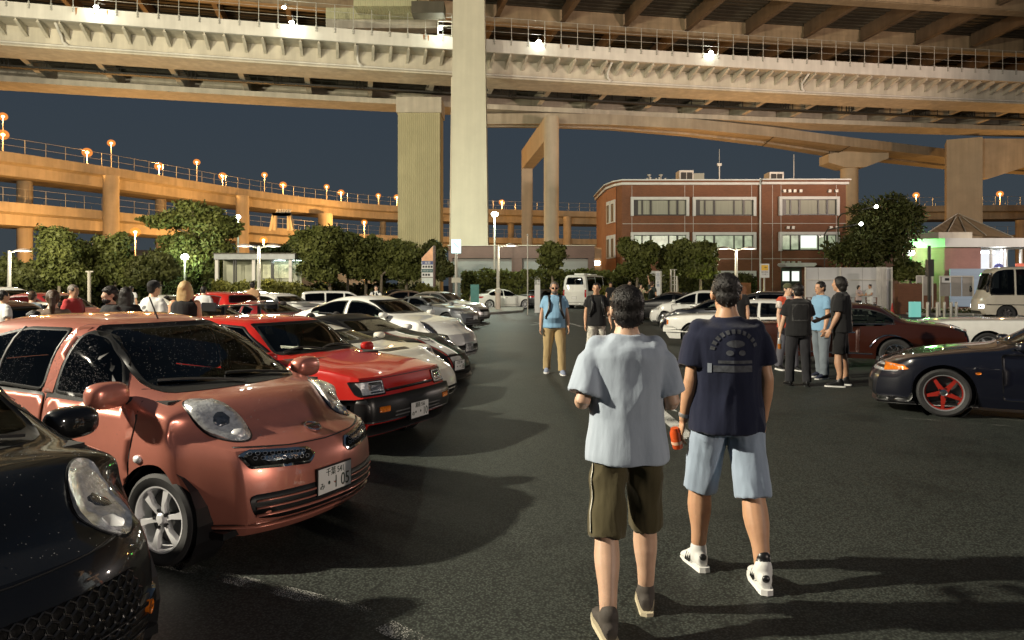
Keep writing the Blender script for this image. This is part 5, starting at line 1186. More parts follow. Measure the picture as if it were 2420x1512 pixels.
for us, v in (((1849, 1861, 1873, 1887, 1955, 1971), 453), ((1857, 1869, 1958, 1972), 539), ((1847, 1858, 1870, 1884), 621)):
    for u in us: MB().box(bx(u)-ox-.13, bx(u)-ox+.13, -.6, -.35, bz(v)-.12, bz(v)+.14).build('vent_hood', M_RAIL, bt)
MB().prism([(bx(1833)-ox, -2.2, bz(626)), (bx(1838)-ox, -2.2, bz(631)), (bx(1901)-ox, -2.2, bz(631)), (bx(1907)-ox, -2.2, bz(626)), (bx(1904)-ox, -2.2, bz(622.5)), (bx(1836)-ox, -2.2, bz(622.5))], (0, 1.84, 0)).build('entrance_canopy', M_WTRIM, bt)
dr = MB().box(bx(1842)-ox, bx(1890)-ox, -.42, -.36, 0, bz(633)).build('door', M_WINF, bt)
MB().box(bx(1845)-ox, bx(1861)-ox, -.46, -.425, bz(664), bz(641)).build('glass', M_LIT2, dr); MB().box(bx(1867)-ox, bx(1884)-ox, -.46, -.425, bz(664), bz(641)).build('glass', M_LIT2, dr)
# roof equipment
for u0, u1, v0, lab in ((1605, 1640, 402, 'dark louvred air conditioning unit on the brick roof, left one'), (1818, 1853, 406, 'dark louvred air conditioning unit on the brick roof, right one')):
    t = thing('air_conditioner', lab, 'air conditioner', (ux((u0+u1)/2, yb+3), yb+3, bz(425))); w = (bx(u1)-bx(u0))/2; h = vz(v0, yb+3)-bz(425)
    MB().box(-w, w, 0, 1.6, 0, h).build('casing', M_RAIL, t); b = MB(); b.box(-w*.8, -w*.05, -.03, -.002, h*.1, h*.85); b.box(w*.05, w*.8, -.03, -.002, h*.1, h*.85); b.build('louvre', M_BLACK, t)
t = MB().box(-.5, .5, 0, 1, 0, vz(409, yb+3)-bz(425)); tag(t.build('roof_box', M_BLIND, loc=(ux(1652, yb+3), yb+3, bz(425))), 'pale box beside the left air conditioning unit on the roof', 'roof box')
for u, vt, lab, ln in ((1700, 352, 'slim antenna mast with equipment on the brick roof', 1), (1876, 365, 'plain thin antenna rod on the brick roof', 0)):
    t = thing('antenna', lab, 'antenna', (ux(u, yb+2), yb+2, bz(425))); h = vz(vt, yb+2)-bz(425); MB().tube([(0, 0, -.3), (0, 0, h*(.55 if ln else 1))], .07 if ln else .04, 6).build('mast', M_RAIL, t)
    if ln: b = MB(); b.box(-.2, .2, -.1, .1, h*.5, h*.58); b.tube([(0, 0, h*.55), (0, 0, h)], .03, 5); b.build('aerial', M_RAIL, t)
t = thing('roof_vents', 'low pipes and vents at the left of the brick roof', 'roof vents', (bx(1552), yb+.8, bz(425))); b = MB()
for k in range(8): b.tube([(-1+k*.28, 0, -.1), (-1+k*.28, 0, .18+.1*(k % 3))], .09, 6)
b.build('pipes', M_RAIL, t); b = MB(); b.lathe([(.05, 0), (.05, .35), (.2, .5), (.2, .55), (0, .6)], 10, Matrix.Translation((-.5, .2, .1))); b.lathe([(.05, 0), (.05, .35), (.2, .5), (.2, .55), (0, .6)], 10, Matrix.Translation((.6, .2, .1))); b.build('cowls', M_RAIL, t, True)
# garage wall with shutters
yg = 60.0
gx = lambda u: ux(u, yg); gz = lambda v: vz(v, yg)
t = thing('garage_block', 'low dull brick garage block with grey roller shutters', 'garage', (gx(1065), yg, 0)); o = gx(1065)
b = MB(); us = [(1069, 1209), (1234, 1293), (1299, 1390)]
x = gx(1060)-o
for u0, u1 in us: b.box(x, gx(u0)-o, 0, 4, 0, gz(610)); x = gx(u1)-o
b.box(x, gx(1405)-o, 0, 4, 0, gz(610)); b.box(gx(1060)-o, gx(1405)-o, -.02, 4, gz(610), gz(581)); b.build('wall', BRICKD, t)
MB().box(gx(1058)-o, gx(1407)-o, -.15, 4.1, gz(581)+.003, gz(579)).build('coping', C_BEIGE, t)
SH = ribmat('shutter_slats', (.34, .34, .32), 62, 2)
for u0, u1 in us: MB().box(gx(u0)-o, gx(u1)-o, .35, .42, 0, gz(610)).build('shutter', SH, t)
b = MB(); b.box(gx(1405)-o+.01, gx(1432)-o, 3, 3.1, 0, gz(581)); b.build('glass_link', mat('amber_link', (.4, .2, .07), .4), t)
b = MB()
for i in range(4):
    for j in range(2): b.ball((gx(1411+i*5)-o, 2.9, gz(616+j*6)), .09, 8, 5)
b.build('link_lamps', emitmat('bulb_white', (.9, .95, 1), 6), t)
# far warehouse behind the left trees
tag(MB().box(-90, -28, 0, 6, 0, 9).build('warehouse', mat('bluish_cladding', (.22, .25, .30), .6, 0, .2, .3), loc=(0, 150, 0)), 'long bluish warehouse far behind the left trees', 'warehouse')
t = tag(MB().box(-14, 14, 0, 5, 0, 6).build('warehouse', mat('dim_cladding', (.16, .17, .19), .6, 0, .2, .3), loc=(-52, 105, 0)), 'dim low shed between the ramp columns and the left trees', 'warehouse')
# glazed notice shelter, left
ys = 47.0; sx = lambda u: ux(u, ys); sz = lambda v: vz(v, ys)
t = thing('notice_shelter', 'long glazed notice shelter with lit posters behind the hedge', 'shelter', (sx(510), ys, 0)); o = sx(510)
MB().box(0, sx(700)-o, -.3, 2.2, sz(613), sz(600)).build('roof', mat('shelter_grey', (.26, .27, .26), .5, 0, .15), t); MB().box(-.05, sx(703)-o, -.4, 2.3, sz(600)+.003, sz(598)).build('roof_edge', C_DARK, t)
MB().box(0, sx(700)-o, 1.2, 1.3, 0, sz(613)).build('back_panel', mat('panel_olive', (.36, .36, .25), .5, 0, .3, .7), t)
for u in (513, 600, 687): MB().box(sx(u)-o-.1, sx(u)-o+.1, -.1, .1, 0, sz(613)).build('post', C_WHITE, t)
b = MB()
for u in (553, 558, 642, 646): b.box(sx(u)-o-.04, sx(u)-o+.04, -.05, .05, 0, sz(613))
b.build('mullion', M_WINF, t)
po = MB().box(sx(607)-o, sx(681)-o, 1.1, 1.19, sz(656), sz(624)).build('poster', mat('poster_cream', (.55, .55, .36), .5, 0, .12, 3), t)
b = MB(); rg = random.Random(4)
for j in range(9):
    for k in range(5):
        x0 = sx(609)-o+k*.38+rg.random()*.05; b.box(x0, x0+.2+.12*rg.random(), 1.09, 1.099, sz(628+j*3), sz(627.3+j*3))
b.build('poster_lines', mat('ink_grey', (.15, .15, .12), .6), po)
for u in (655, 695): light('poster_light', 'POINT', (sx(u), ys+.6, sz(617)), 9, (.75, 1, .95), .1)
for u in (655, 693): MB().box(sx(u)-o-.35, sx(u)-o+.35, .55, .65, sz(615.5), sz(614)).build('tube_lamp', emitmat('tube_white', (.8, 1, .96), 4), t)
# shop with pyramid roof at the right
yp = 50.0; qx = lambda u: ux(u, yp); qz = lambda v: vz(v, yp)
t = thing('pyramid_roof_shop', 'brick shop with pale fascia and a brown pyramid roof', 'shop', (qx(2232), yp, 0)); o = qx(2232)
MB().prism([(0, 0, 0), (qx(2318)-o, 0, 0), (qx(2318)-o, 9, 0), (-2.0, 9, 0), (-2.0, 2.2, 0)], (0, 0, qz(584))).build('wall', BRICKP, t)
MB().prism([(-.12, -.25, 0), (qx(2470)-o, -.25, 0), (qx(2470)-o, 9, 0), (-2.3, 9, 0), (-2.3, 2.1, 0)], (0, 0, qz(563)-qz(584)), (0, 0, qz(584)+.004)).build('fascia', M_WTRIM, t)
MB().prism([(-.05, .6, 0), (qx(2311)-o, .6, 0), (qx(2311)-o, 6, 0), (-2.0, 6, 0), (-2.0, 2.6, 0)], (0, 0, qz(547)-qz(563)), (0, 0, qz(563)+.006)).build('upper_fascia', C_PALE, t)
PY = ribmat('brown_roof_sheet', (.26, .18, .10), 9, 0)
q_ = lambda u, v, yy: Vector((ux(u, yy)-o, yy-yp, vz(v, yy))); ap = q_(2263, 505, 56); cs = [q_(2194, 549, 51), q_(2394, 561, 51), q_(2384, 560, 61), q_(2200, 552, 61)]
b = MB(); b.add(cs+[ap], [(0, 1, 4), (1, 2, 4), (2, 3, 4), (3, 0, 4)]); b.build('pyramid_roof', PY, t)
b = MB()
for e in (0, .22, .45, .68, 1):
    f = cs[0].lerp(cs[1], e); b.tube([f+Vector((0, -.03, .03)), ap.lerp(f, .02 if e in (0, 1) else .18)+Vector((0, -.03, .03))], .035, 5)
b.build('roof_ribs', C_BEIGE, t)
# bright shop front beside it
MB().box(qx(2318)-o, qx(2480)-o, 4.5, 4.6, 0, qz(584)).build('shop_back_wall', emitmat('shop_glow', (.95, .97, 1.0), .8), t)
w = MB(); w.box(qx(2318)-o, qx(2480)-o, .3, .34, qz(588), qz(584)-.01)
for u in (2320, 2349, 2376, 2385, 2420): w.box(qx(u)-o-.06, qx(u)-o+.06, .25, .4, 0, qz(588))
sw = w.build('shop_front', M_WTRIM, t)
MB().box(qx(2322)-o, qx(2372)-o, .9, 1.2, qz(597), qz(592)).build('tube_lamps', emitmat('shop_tube', (1, 1, 1), 5), t)
b = MB()
for u, v0, c in ((2326, 625, 0), (2336, 622, 0), (2357, 615, 0), (2366, 612, 0)): b.box(qx(u)-o, qx(u+7)-o, 2.5, 3, 0, qz(v0))
b.build('shelves', mat('shop_goods', (.25, .12, .1), .6, 0, .6, 4), t)
MB().box(qx(2404)-o, qx(2426)-o, .1, .2, qz(650), qz(622)).build('red_banner', mat('banner_red', (.6, .12, .06), .5), t)
MB().box(qx(2238)-o, qx(2335)-o, -.32, -.26, .2, qz(635)).build('blue_shutter', mat('blue_shutter', (.22, .30, .40), .5, 0, .1, 1, stretch=(.2, 1, 6)), t)
MB().lathe([(0, .02), (.28, .02), (.36, .02), (.36, -.02), (0, -.02)], 20, Matrix.Translation((qx(2365)-o, .2, qz(634)))@Matrix.Rotation(R(90), 4, 'X')).build('round_sign', mat('sign_blue', (.04, .05, .25), .5), t)
light('shop_light', 'AREA', (qx(2370), yp+.6, qz(600)), 160, (.95, .98, 1), 2.0, (qx(2360), yp-6, 0))
# white hoarding, low brick walls, notice boards
yh = 44.0; hx = lambda u: ux(u, yh); hz = lambda v: vz(v, yh)
t = thing('white_hoarding', 'white construction hoarding below the big tree', 'hoarding', (hx(1903), yh, 0)); o = hx(1903)
wl = mat('hoarding_white', (.55, .55, .54), .45, 0, .12, .6)
xs_ = [1903, 1934, 1986, 2038, 2080, 2107]
for u0, u1 in zip(xs_, xs_[1:]): MB().box(hx(u0)-o+.01, hx(u1)-o-.01, 0, .06, .1, hz(632)).build('panel', wl, t)
b = MB(); [b.box(hx(u)-o-.03, hx(u)-o+.03, -.06, -.002, .05, hz(631)) for u in (1903, 1986, 2107)]; b.box(0, hx(2107)-o, -.05, -.002, hz(662), hz(662)+.05); b.build('rail', C_WHITE, t)
b = MB(); [b.tube([(hx(u)-o, -.5, 0), (hx(u)-o, -.5, hz(631))], .025, 5) for u in range(2063, 2086, 3)]; tag(b.build('bar_screen', M_RAIL, loc=(hx(1903), yh, 0)), 'thin vertical bar screen in front of the white hoarding', 'screen')
t = tag(MB().box(0, hx(2168)-hx(2081), 0, .4, 0, hz(670)).build('brick_wall', BRICK, loc=(hx(2081), 42, 0)), 'low brown brick wall right of the white hoarding', 'brick wall')
tag(MB().box(0, hx(1832)-hx(1785), 0, .5, 0, hz(676)).build('brick_wall', BRICK, loc=(hx(1792), 50, 0)), 'low brown brick wall left of the building entrance', 'brick wall')
y_ = 54; tag(MB().box(ux(1740, y_), ux(1775, y_), 0, .5, 0, vz(668, y_)).build('brick_wall', BRICK_LIT, loc=(0, y_, 0)), 'orange lit brick wall end under the building window', 'brick wall')
def board(u0, u1, v0, v1, y, lab, npan=1, m=None):
    t = thing('notice_board', lab, 'notice board', (ux(u0, y), y, 0)); w = ux(u1, y)-ux(u0, y)
    for k in range(npan): MB().box(w*k/npan+.04, w*(k+1)/npan-.04, 0, .05, vz(v1, y), vz(v0, y)).build('panel', m or mat('board_grey', (.36, .33, .30), .5, 0, .1), t)
    b = MB(); b.box(0, w, -.03, .06, vz(v0, y)+.002, vz(v0, y)+.06); b.tube([(0, 0, 0), (0, 0, vz(v0, y))], .04, 6); b.tube([(w, 0, 0), (w, 0, vz(v0, y))], .04, 6); b.build('frame', C_WHITE, t); return t
nb = board(2221, 2300, 654, 700, 40, 'three panel grey notice board in front of the shop', 3)
MB().box(.12, .62, -.04, -.002, vz(668, 40), vz(655, 40)).build('notice', M_PLATE, nb); MB().box(.26, .5, -.05, -.041, vz(663, 40), vz(657, 40)).build('pictogram', M_TRIM, nb)
board(2181, 2204, 653, 698, 41, 'narrow notice board beside the dark signal pole'); board(2166, 2180, 653, 668, 43, 'small square board behind the low brick wall')
t = thing('signal_pole', 'dark green pole with a narrow box in front of the shop', 'pole', (ux(2196, 40), 40, 0)); MB().tube([(0, 0, 0), (0, 0, vz(580, 40))], .09, 8).build('pole', M_WINF, t); MB().box(-.16, .16, -.2, .1, vz(653, 40), vz(613, 40)).build('box', M_WINF, t)

# ================================================================== lamps, signs, small furniture
M_POLE = mat('painted_pole', (.50, .42, .36), .45, .2, .1); M_POLEW = mat('white_pole', (.40, .38, .33), .4, .1, .08)
GLOW_SHELL = bpy.data.materials.new('amber_glow'); GLOW_SHELL.use_nodes = True; _n, _l = GLOW_SHELL.node_tree.nodes, GLOW_SHELL.node_tree.links; _n.remove(_n['Principled BSDF'])  # see-through glowing shell that imitates the halo around distant lamps
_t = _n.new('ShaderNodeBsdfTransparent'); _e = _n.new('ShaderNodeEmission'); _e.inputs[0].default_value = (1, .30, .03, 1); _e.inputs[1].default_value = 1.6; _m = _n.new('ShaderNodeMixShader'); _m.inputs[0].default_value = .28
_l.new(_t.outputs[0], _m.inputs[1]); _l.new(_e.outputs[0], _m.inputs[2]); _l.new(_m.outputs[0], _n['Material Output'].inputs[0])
E_OR = emitmat('sodium_lamp', (1.0, .50, .12), 12); E_ORT = emitmat('sodium_lamp_pale', (1.0, .62, .22), 8); E_WH = emitmat('white_lamp', (.92, 1.0, .92), 40); E_DIM = emitmat('dim_lamp', (1, .9, .8), 2.0)
def lamp(u, v, y, zbase, e, lab, hr=.32, pw=0, col=ORANGE, pr=.09, group=None, name='street_lamp', pm=None):
    z = vz(v, y); t = thing(name, lab, 'street lamp', (ux(u, y), y, zbase), 0, group)
    MB().tube([(0, 0, 0), (0, 0, z-zbase-.1)], [pr*1.1, pr*.7], 8).build('pole', pm or M_POLE, t)
    b = MB(); b.ball((0, 0, z-zbase), hr*.62, 12, 8, (1, 1, .8)); o_ = b.build('lamp_head', e, t, True)
    if y > 70: b = MB(); b.ball((0, 0, z-zbase), hr*1.7, 16, 10, (1, 1, .9)); b.build('glow_shell', GLOW_SHELL, o_, True)  # halo shell added around far lamps, not part of the lamp
    if pw: light('street_light', 'POINT', (ux(u, y), y-hr*1.3-.1, z-.15), pw, col, .3)
    return t
def rampy(u, off): return 17.25*F0/(HV-rv(u))+off
RG = 'orange street lamps along the upper ramp'
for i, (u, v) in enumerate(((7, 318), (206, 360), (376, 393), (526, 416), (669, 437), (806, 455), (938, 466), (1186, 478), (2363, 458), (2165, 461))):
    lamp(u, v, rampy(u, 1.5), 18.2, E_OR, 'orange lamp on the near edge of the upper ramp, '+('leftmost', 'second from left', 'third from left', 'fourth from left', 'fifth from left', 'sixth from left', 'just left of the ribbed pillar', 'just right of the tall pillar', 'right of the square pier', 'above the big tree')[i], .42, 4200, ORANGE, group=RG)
TG = 'tall pale lamps on the far edge of the upper ramp'
for i, (u, v) in enumerate(((7, 275), (263, 338), (465, 383), (625, 413), (772, 441), (894, 462))):
    lamp(u, v, rampy(u, 8.5), 18.2, E_ORT, 'taller yellow lamp on the far edge of the upper ramp, '+('leftmost', 'second from left', 'third from left', 'fourth from left', 'fifth from left', 'rightmost')[i], .36, 900, (1, .6, .2), group=TG)
for u, v, y, lab in ((320, 548, 88, 'orange street lamp behind the second round tree'), (623, 567, 112, 'orange street lamp above the notice shelter roof'), (861, 525, 140, 'orange street lamp between the ramp decks left of the ribbed pillar')):
    lamp(u, v, y, 0, E_OR, lab, .36, 9000, ORANGE)
for x, y, h in ((-58, 91, 5), (-46, 114, 5), (-27, 136, 5), (12, 148, 5), (46, 140, 6), (76, 122, 5)):  # lamps added out of sight to light the ramp faces orange
    lamp(UC+x/y*F0, HV-(h-CH)/y*F0, y, 0, E_OR, 'added unseen orange lamp in front of the ramp at '+{-58: 'the far left', -46: 'the tall spreading tree', -27: 'the ribbed pillar', 12: 'the round pillar', 46: 'the brick building', 76: 'the square pier'}[x], .34, 5200, ORANGE)
for x, y, h in ((24, 84, 6), (70, 88, 6)): lamp(UC+x/y*F0, HV-(h-CH)/y*F0, y, 0, E_OR, 'added unseen low orange lamp under the curved viaduct '+('behind the brick building' if x == 24 else 'beside the square pier'), .34, 5200, ORANGE)  # out of view, added to turn the piers and viaduct underside orange
lamp(563, 512, 58, 0, E_WH, 'tall white lamp beside the tall spreading tree', .3, 700, GREENW, pm=M_POLEW); lamp(1169, 506, 56, 0, E_WH, 'tall white lamp right of the tall pillar', .42, 1000, GREENW, pm=M_POLEW)
lamp(437, 607, 50, 0, E_WH, 'white globe lamp glowing inside the tree leaves', .40, 300, (.7, 1, .7)); lamp(2152, 597, 50.6, 0, E_WH, 'white lantern throwing green light on the shop wall', .42, 330, (.16, 1, .16), pm=M_WINF)
for u, v, lab in ((2071, 488, 'small white light showing through the top of the big tree'), (2035, 529, 'small white light showing through the left of the big tree')):
    y = 46.1; z = vz(v, y); t = thing('street_lamp', lab, 'street lamp', (ux(u, y), y, 0)); MB().tube([(0, 5.4, 0), (0, 5.4, z-.3), (0, 4.9, z), (0, .1, z+.02)], .05, 8).build('pole', M_WINF, t, True); b = MB(); b.ball((0, 0, z), .11, 12, 8); b.build('lamp_head', E_WH, t, True)
def twin(u, v, y, lab, single=False, pw=480):
    z = vz(v, y); t = thing('car_park_lamp', lab, 'car park lamp', (ux(u, y), y, 0))
    b = MB(); b.tube([(0, 0, 0), (0, 0, 1.2)], .17, 10); b.build('base', M_POLE, t)
    MB().tube([(0, 0, 1.2), (0, 0, 1.45), (0, 0, 1.5), (0, 0, z)], [.22, .2, .11, .08], 10).build('pole', M_POLEW, t)
    for s in ((1,) if single else (1, -1)):
        b = MB(); b.tube([(0, 0, z-.12), (s*.5, 0, z+.02)], .05, 6); b.build('arm', M_POLEW, t)
        b = MB(); b.lathe([(.02, .14), (.25, .10), (.46, 0), (.42, -.03)], 16, Matrix.Translation((s*.85, 0, z))); hd = b.build('lamp_head', M_POLE, t, True)
        b = MB(); b.lathe([(.40, -.035), (.01, -.06)], 16, Matrix.Translation((s*.85, 0, z))); b.build('diffuser', E_DIM, hd)
        light('car_park_light', 'POINT', (ux(u, y)+s*.85, y, z-.3), pw/(1 if single else 2), (1, .92, .70), .25)
twin(612, 581, 42, 'twin headed car park lamp in front of the notice shelter'); twin(1740, 587, 46, 'twin headed car park lamp in front of the brick building'); twin(22, 592, 42, 'car park lamp at the left edge with one head', True)
twin(1177, 580, 47, 'car park lamp beside the clock sign', True, 260)
# clock sign
y = 43; t = thing('clock_sign', 'glowing white square clock on a pale post', 'clock', (ux(1078, y), y, 0)); w = ux(1089, y)-ux(1078, y)
MB().tube([(0, 0, 0), (0, 0, vz(597, y))], .085, 10).build('post', M_POLEW, t); MB().box(-w, w, -.12, .12, vz(598, y), vz(566, y)).build('face', emitmat('clock_face', (.62, .98, 1.0), 1.4), t)
b = MB(); c0 = Vector((0, -.13, vz(580, y))); b.tube([c0+Vector((-.1, 0, .14)), c0], .014, 5); b.tube([c0, c0+Vector((.12, 0, -.10))], .014, 5); b.tube([c0+Vector((.12, 0, -.1)), c0+Vector((.2, 0, -.1))], .012, 5); b.build('hands', M_TRIM, t)
bx2 = MB().box(-w*.95, w*.95, -.1, .1, vz(668, y), vz(656, y)).build('plinth_box', mat('box_beige', (.42, .40, .32), .5), t)
# direction totem
y = 45; t = thing('direction_totem', 'tall slanted direction sign with blue and white panels', 'sign', (ux(996, y), y, 0)); w = ux(1024, y)-ux(996, y); zz = lambda v: vz(v, y)
MB().prism([(0, 0, 0), (w, 0, 0), (w, 0, zz(580)), (0, 0, zz(610))], (0, .5, 0)).build('body', mat('totem_grey', (.24, .23, .21), .4, .2), t)
MB().box(w+.002, w+.10, -.02, .5, 0, zz(580)).build('edge', mat('totem_red', (.06, .02, .015), .4), t)
MB().prism([(.02, -.012, zz(616)), (w-.02, -.012, zz(616)), (w-.02, -.012, zz(582)), (.02, -.012, zz(609.5))], (0, .01, 0)).build('top_panel', mat('totem_orange', (.62, .32, .16), .35, .1, .35, 1.5), t)
for v0, v1, nm, m in ((617, 625, 'blue_panel', mat('sign_navy', (.02, .04, .17), .4)), (635.5, 643.5, 'green_panel', mat('sign_teal', (.03, .09, .09), .4)), (625.3, 635, 'white_panel', M_PLATE), (644, 654, 'white_panel', M_PLATE), (657, 678, 'map_panel', mat('map_pale', (.55, .60, .56), .5))): MB().box(.02, w-.02, -.016, -.002, zz(v1), zz(v0)).build(nm, m, t)
RX = Matrix.Rotation(R(90), 4, 'X')
text_mesh('← 本館', .19, 'panel_text', M_PLATE, t, Matrix.Translation((w*.36, -.018, zz(621.3)))@RX); text_mesh('フードコート →', .125, 'panel_text', M_PLATE, t, Matrix.Translation((w*.5, -.018, zz(640)))@RX)
for v, n in ((630, 4), (649, 3)):
    for k in range(n): MB().box(.07+k*.17, .20+k*.17, -.022, -.017, zz(v+2.6), zz(v-2.6)).build('pictogram', M_TRIM, t)
MB().box(.07, .15, -.022, -.017, zz(676), zz(665)).build('map_bar', mat('sign_blue', (.04, .05, .25), .5), t)
# yellow warning sign
y = 42; t = thing('warning_sign', 'yellow and white warning sign on a white post by the entrance', 'sign', (ux(1807, y), y, 0)); zz = lambda v: vz(v, y)
MB().tube([(0, .06, 0), (0, .06, zz(624))], .05, 8).build('post', M_POLEW, t); MB().box(-.25, .27, -.02, .02, zz(656), zz(623)).build('board', M_PLATE, t)
MB().box(-.2, .2, -.03, -.021, zz(639), zz(626)).build('yellow_panel', mat('sign_yellow', (.72, .42, .02), .4), t); text_mesh('⇒', .2, 'panel_text', M_INK, t, Matrix.Translation((.05, -.033, zz(632)))@RX)
text_mesh('場内飛出', .105, 'panel_text', mat('ink_brown', (.12, .06, .06), .5), t, Matrix.Translation((0, -.023, zz(643)))@RX); text_mesh('注 意 !!', .105, 'panel_text', MATS['ink_brown'], t, Matrix.Translation((0, -.023, zz(648.5)))@RX)
# white vertical signs
y = 40; t = thing('vertical_sign', 'narrow white upright sign with blue characters by the trees', 'sign', (ux(1556, y), y, 0)); zz = lambda v: vz(v, y)
MB().box(-.16, .1, -.02, .02, .1, zz(641)).build('board', M_PLATE, t); MB().tube([(.15, .03, 0), (.15, .03, zz(640))], .045, 8).build('post', M_POLEW, t)
for k, ch in enumerate('出口↓車'): text_mesh(ch, .2, 'panel_text', mat('ink_blue', (.05, .12, .25), .5), t, Matrix.Translation((-.03, -.023, zz(649+k*8.5)))@RX)
y = 41; t = thing('ladder_frame', 'white ladder like frame with square openings by the trees', 'frame', (ux(1592, y), y, 0)); b = MB(); zz = lambda v: vz(v, y)
b.tube([(-.15, 0, 0), (-.15, 0, zz(636))], .06, 8); b.tube([(.05, 0, 0), (.05, 0, zz(637))], .04, 8); b.tube([(.18, 0, 0), (.18, 0, zz(652))], .05, 8)
for v in (637, 653, 662, 672): b.tube([(-.15, 0, zz(v)), (.18, 0, zz(v))], .03, 6)
b.build('rails', M_POLEW, t)
y = 44; t = thing('board_sign', 'small white arched sign board behind the dark saloon', 'sign', (ux(1270, y), y, 0)); zz = lambda v: vz(v, y)
MB().box(-.17, .17, -.02, .02, 0, zz(661)).build('board', M_PLATE, t); b = MB(); b.tube([(-.16, 0, zz(661)), (-.12, 0, zz(657.5)), (0, 0, zz(656.5)), (.12, 0, zz(657.5)), (.16, 0, zz(661))], .02, 6); b.build('handle', M_POLEW, t); text_mesh('駐車\n禁止', .17, 'panel_text', M_INK, t, Matrix.Translation((0, -.023, zz(667)))@RX)
y = 47; t = tag(MB().box(-.28, .28, -.05, .05, .3, vz(672, y)).build('banner_board', mat('teal_board', (.06, .22, .2), .4), loc=(ux(1122, y), y, 0)), 'small teal information board beside the white saloon', 'sign')
y = 41; t = thing('flag_pole', 'thin pale flag pole in front of the shutters', 'pole', (ux(1247, y), y, 0)); MB().tube([(0, 0, 0), (0, 0, vz(555, y))], .035, 8).build('pole', M_POLEW, t); MB().ball((0, 0, vz(555, y)), .06, 8, 6).build('finial', M_POLEW, t)
y = 44; t = thing('wood_post', 'wooden post with a crossbar at the left trees', 'post', (ux(211, y), y, 0)); MB().tube([(0, 0, 0), (0, 0, vz(640, y))], .10, 8).build('post', C_BEIGE, t); MB().box(-.2, .25, -.05, .05, vz(643, y), vz(640, y)).build('crossbar', C_BEIGE, t)
# overhead floodlights on the viaduct
for i, (u, v, y) in enumerate(((228, 17, 59), (672, 18, 66), (690, 53, 62.4), (1040, 68, 64.8), (1273, 98, 67.5), (1680, 124, 71))):
    t = thing('floodlight', 'small white floodlight on the viaduct edge, '+('far left', 'high one left of the gallery', 'low one left of the gallery', 'beside the ladder', 'right of the tall pillar', 'far right')[i], 'floodlight', PX(u, v, y), 0, 'floodlights on the viaduct edge')
    MB().ball((0, -.06, 0), .2, 12, 8, (1.1, .6, .6)).build('lens', emitmat('flood_white', (.92, 1, .96), 60), t, True); b = MB(); b.tube([(0, .05, .1), (0, .3, .5), (0, 1.2, .7)], .06, 6); b.build('bracket', M_RAIL, t)
    light('flood_light', 'POINT', PX(u, v, y-.5)-Vector((0, 0, .1)), 110 if i < 4 else 35, (.95, 1, .8), .15)
# cycle racks by the hoarding
for i, u in enumerate((1912, 1926, 1940, 1992, 2003, 2016, 2052, 2066)):
    t = thing('cycle_rack', 'brown steel cycle rack before the white hoarding, '+('first', 'second', 'third', 'fourth', 'fifth', 'sixth', 'seventh', 'eighth')[i]+' from left', 'cycle rack', (ux(u, 41), 41, 0), 0, 'cycle racks before the hoarding')
    b = MB(); b.tube([(-.13, 0, 0), (-.13, 0, 1.0), (.13, 0, 1.0), (.13, 0, 0)], .045, 6); b.tube([(-.13, 0, .7), (.13, 0, .7)], .03, 6); b.build('hoop', mat('rack_brown', (.16, .08, .06), .5), t)
for i, u in enumerate((2222, 2245, 2262, 2278, 2290)):
    tag(MB().lathe([(.07, 0), (.07, .78), (.06, .85), (0, .88)], 12).build('bollard', M_RAIL, smooth=True, loc=(ux(u-30, 36), 36, 0)), 'slim grey bollard beside the flower bed, '+('first', 'second', 'third', 'fourth', 'fifth')[i]+' from left', 'bollard', 'bollards beside the flower bed')
t = thing('lit_sign_box', 'small glowing teal sign box behind the brown classic', 'sign', (ux(2162, 37), 37, 0)); MB().box(-.28, .28, -.08, .08, .05, .85).build('panel', emitmat('teal_glow', (.25, .75, .62), .55), t); MB().box(-.32, .32, -.1, .1, 0, .05).build('foot', M_TRIM, t)
tag(MB().lathe([(.2, 0), (.2, .04), (.13, .05), (.02, .68), (0, .69)], 14).build('traffic_cone', mat('cone_red', (.6, .05, .04), .5), smooth='auto', loc=(ux(2004, 40)-.0, 40, 0)), 'red traffic cone near the building entrance', 'traffic cone')
tag(MB().lathe([(.2, 0), (.2, .04), (.13, .05), (.02, .68), (0, .69)], 14).build('traffic_cone', MATS['cone_red'], smooth='auto', loc=(ux(2128-8, 40), 40.5, 0)), 'red traffic cone beside the low brick wall', 'traffic cone')
# ================================================================== vegetation
def leafmat(name, c1, c2):
    m, n, l, b = _nt(name); b.inputs['Roughness'].default_value = .55; b.inputs['Specular IOR Level'].default_value = .15
    v = coords(n, l); t = noise(n, l, .9, 4, v); t2 = noise(n, l, 9, 2, v); ad = n.new('ShaderNodeMath'); ad.operation = 'MULTIPLY_ADD'; l.new(t2.outputs[0], ad.inputs[0]); ad.inputs[1].default_value = .6; l.new(t.outputs[0], ad.inputs[2])
    r = ramp(n, l, ad.outputs[0], [(.55, c1), (1.05, c2)]); l.new(r.outputs[0], b.inputs['Base Color']); return m
LEAF = leafmat('leaf_green', (.045, .056, .014), (.115, .122, .032)); LEAFD = leafmat('leaf_dark', (.032, .040, .012), (.078, .080, .024)); LEAF_LIT = leafmat('leaf_yellow_lit', (.05, .055, .012), (.15, .14, .03))  # yellow lamplight on the low hedges is put into the last leaf colour
BARK = mat('bark', (.16, .13, .09), .8, 0, .3, 6)
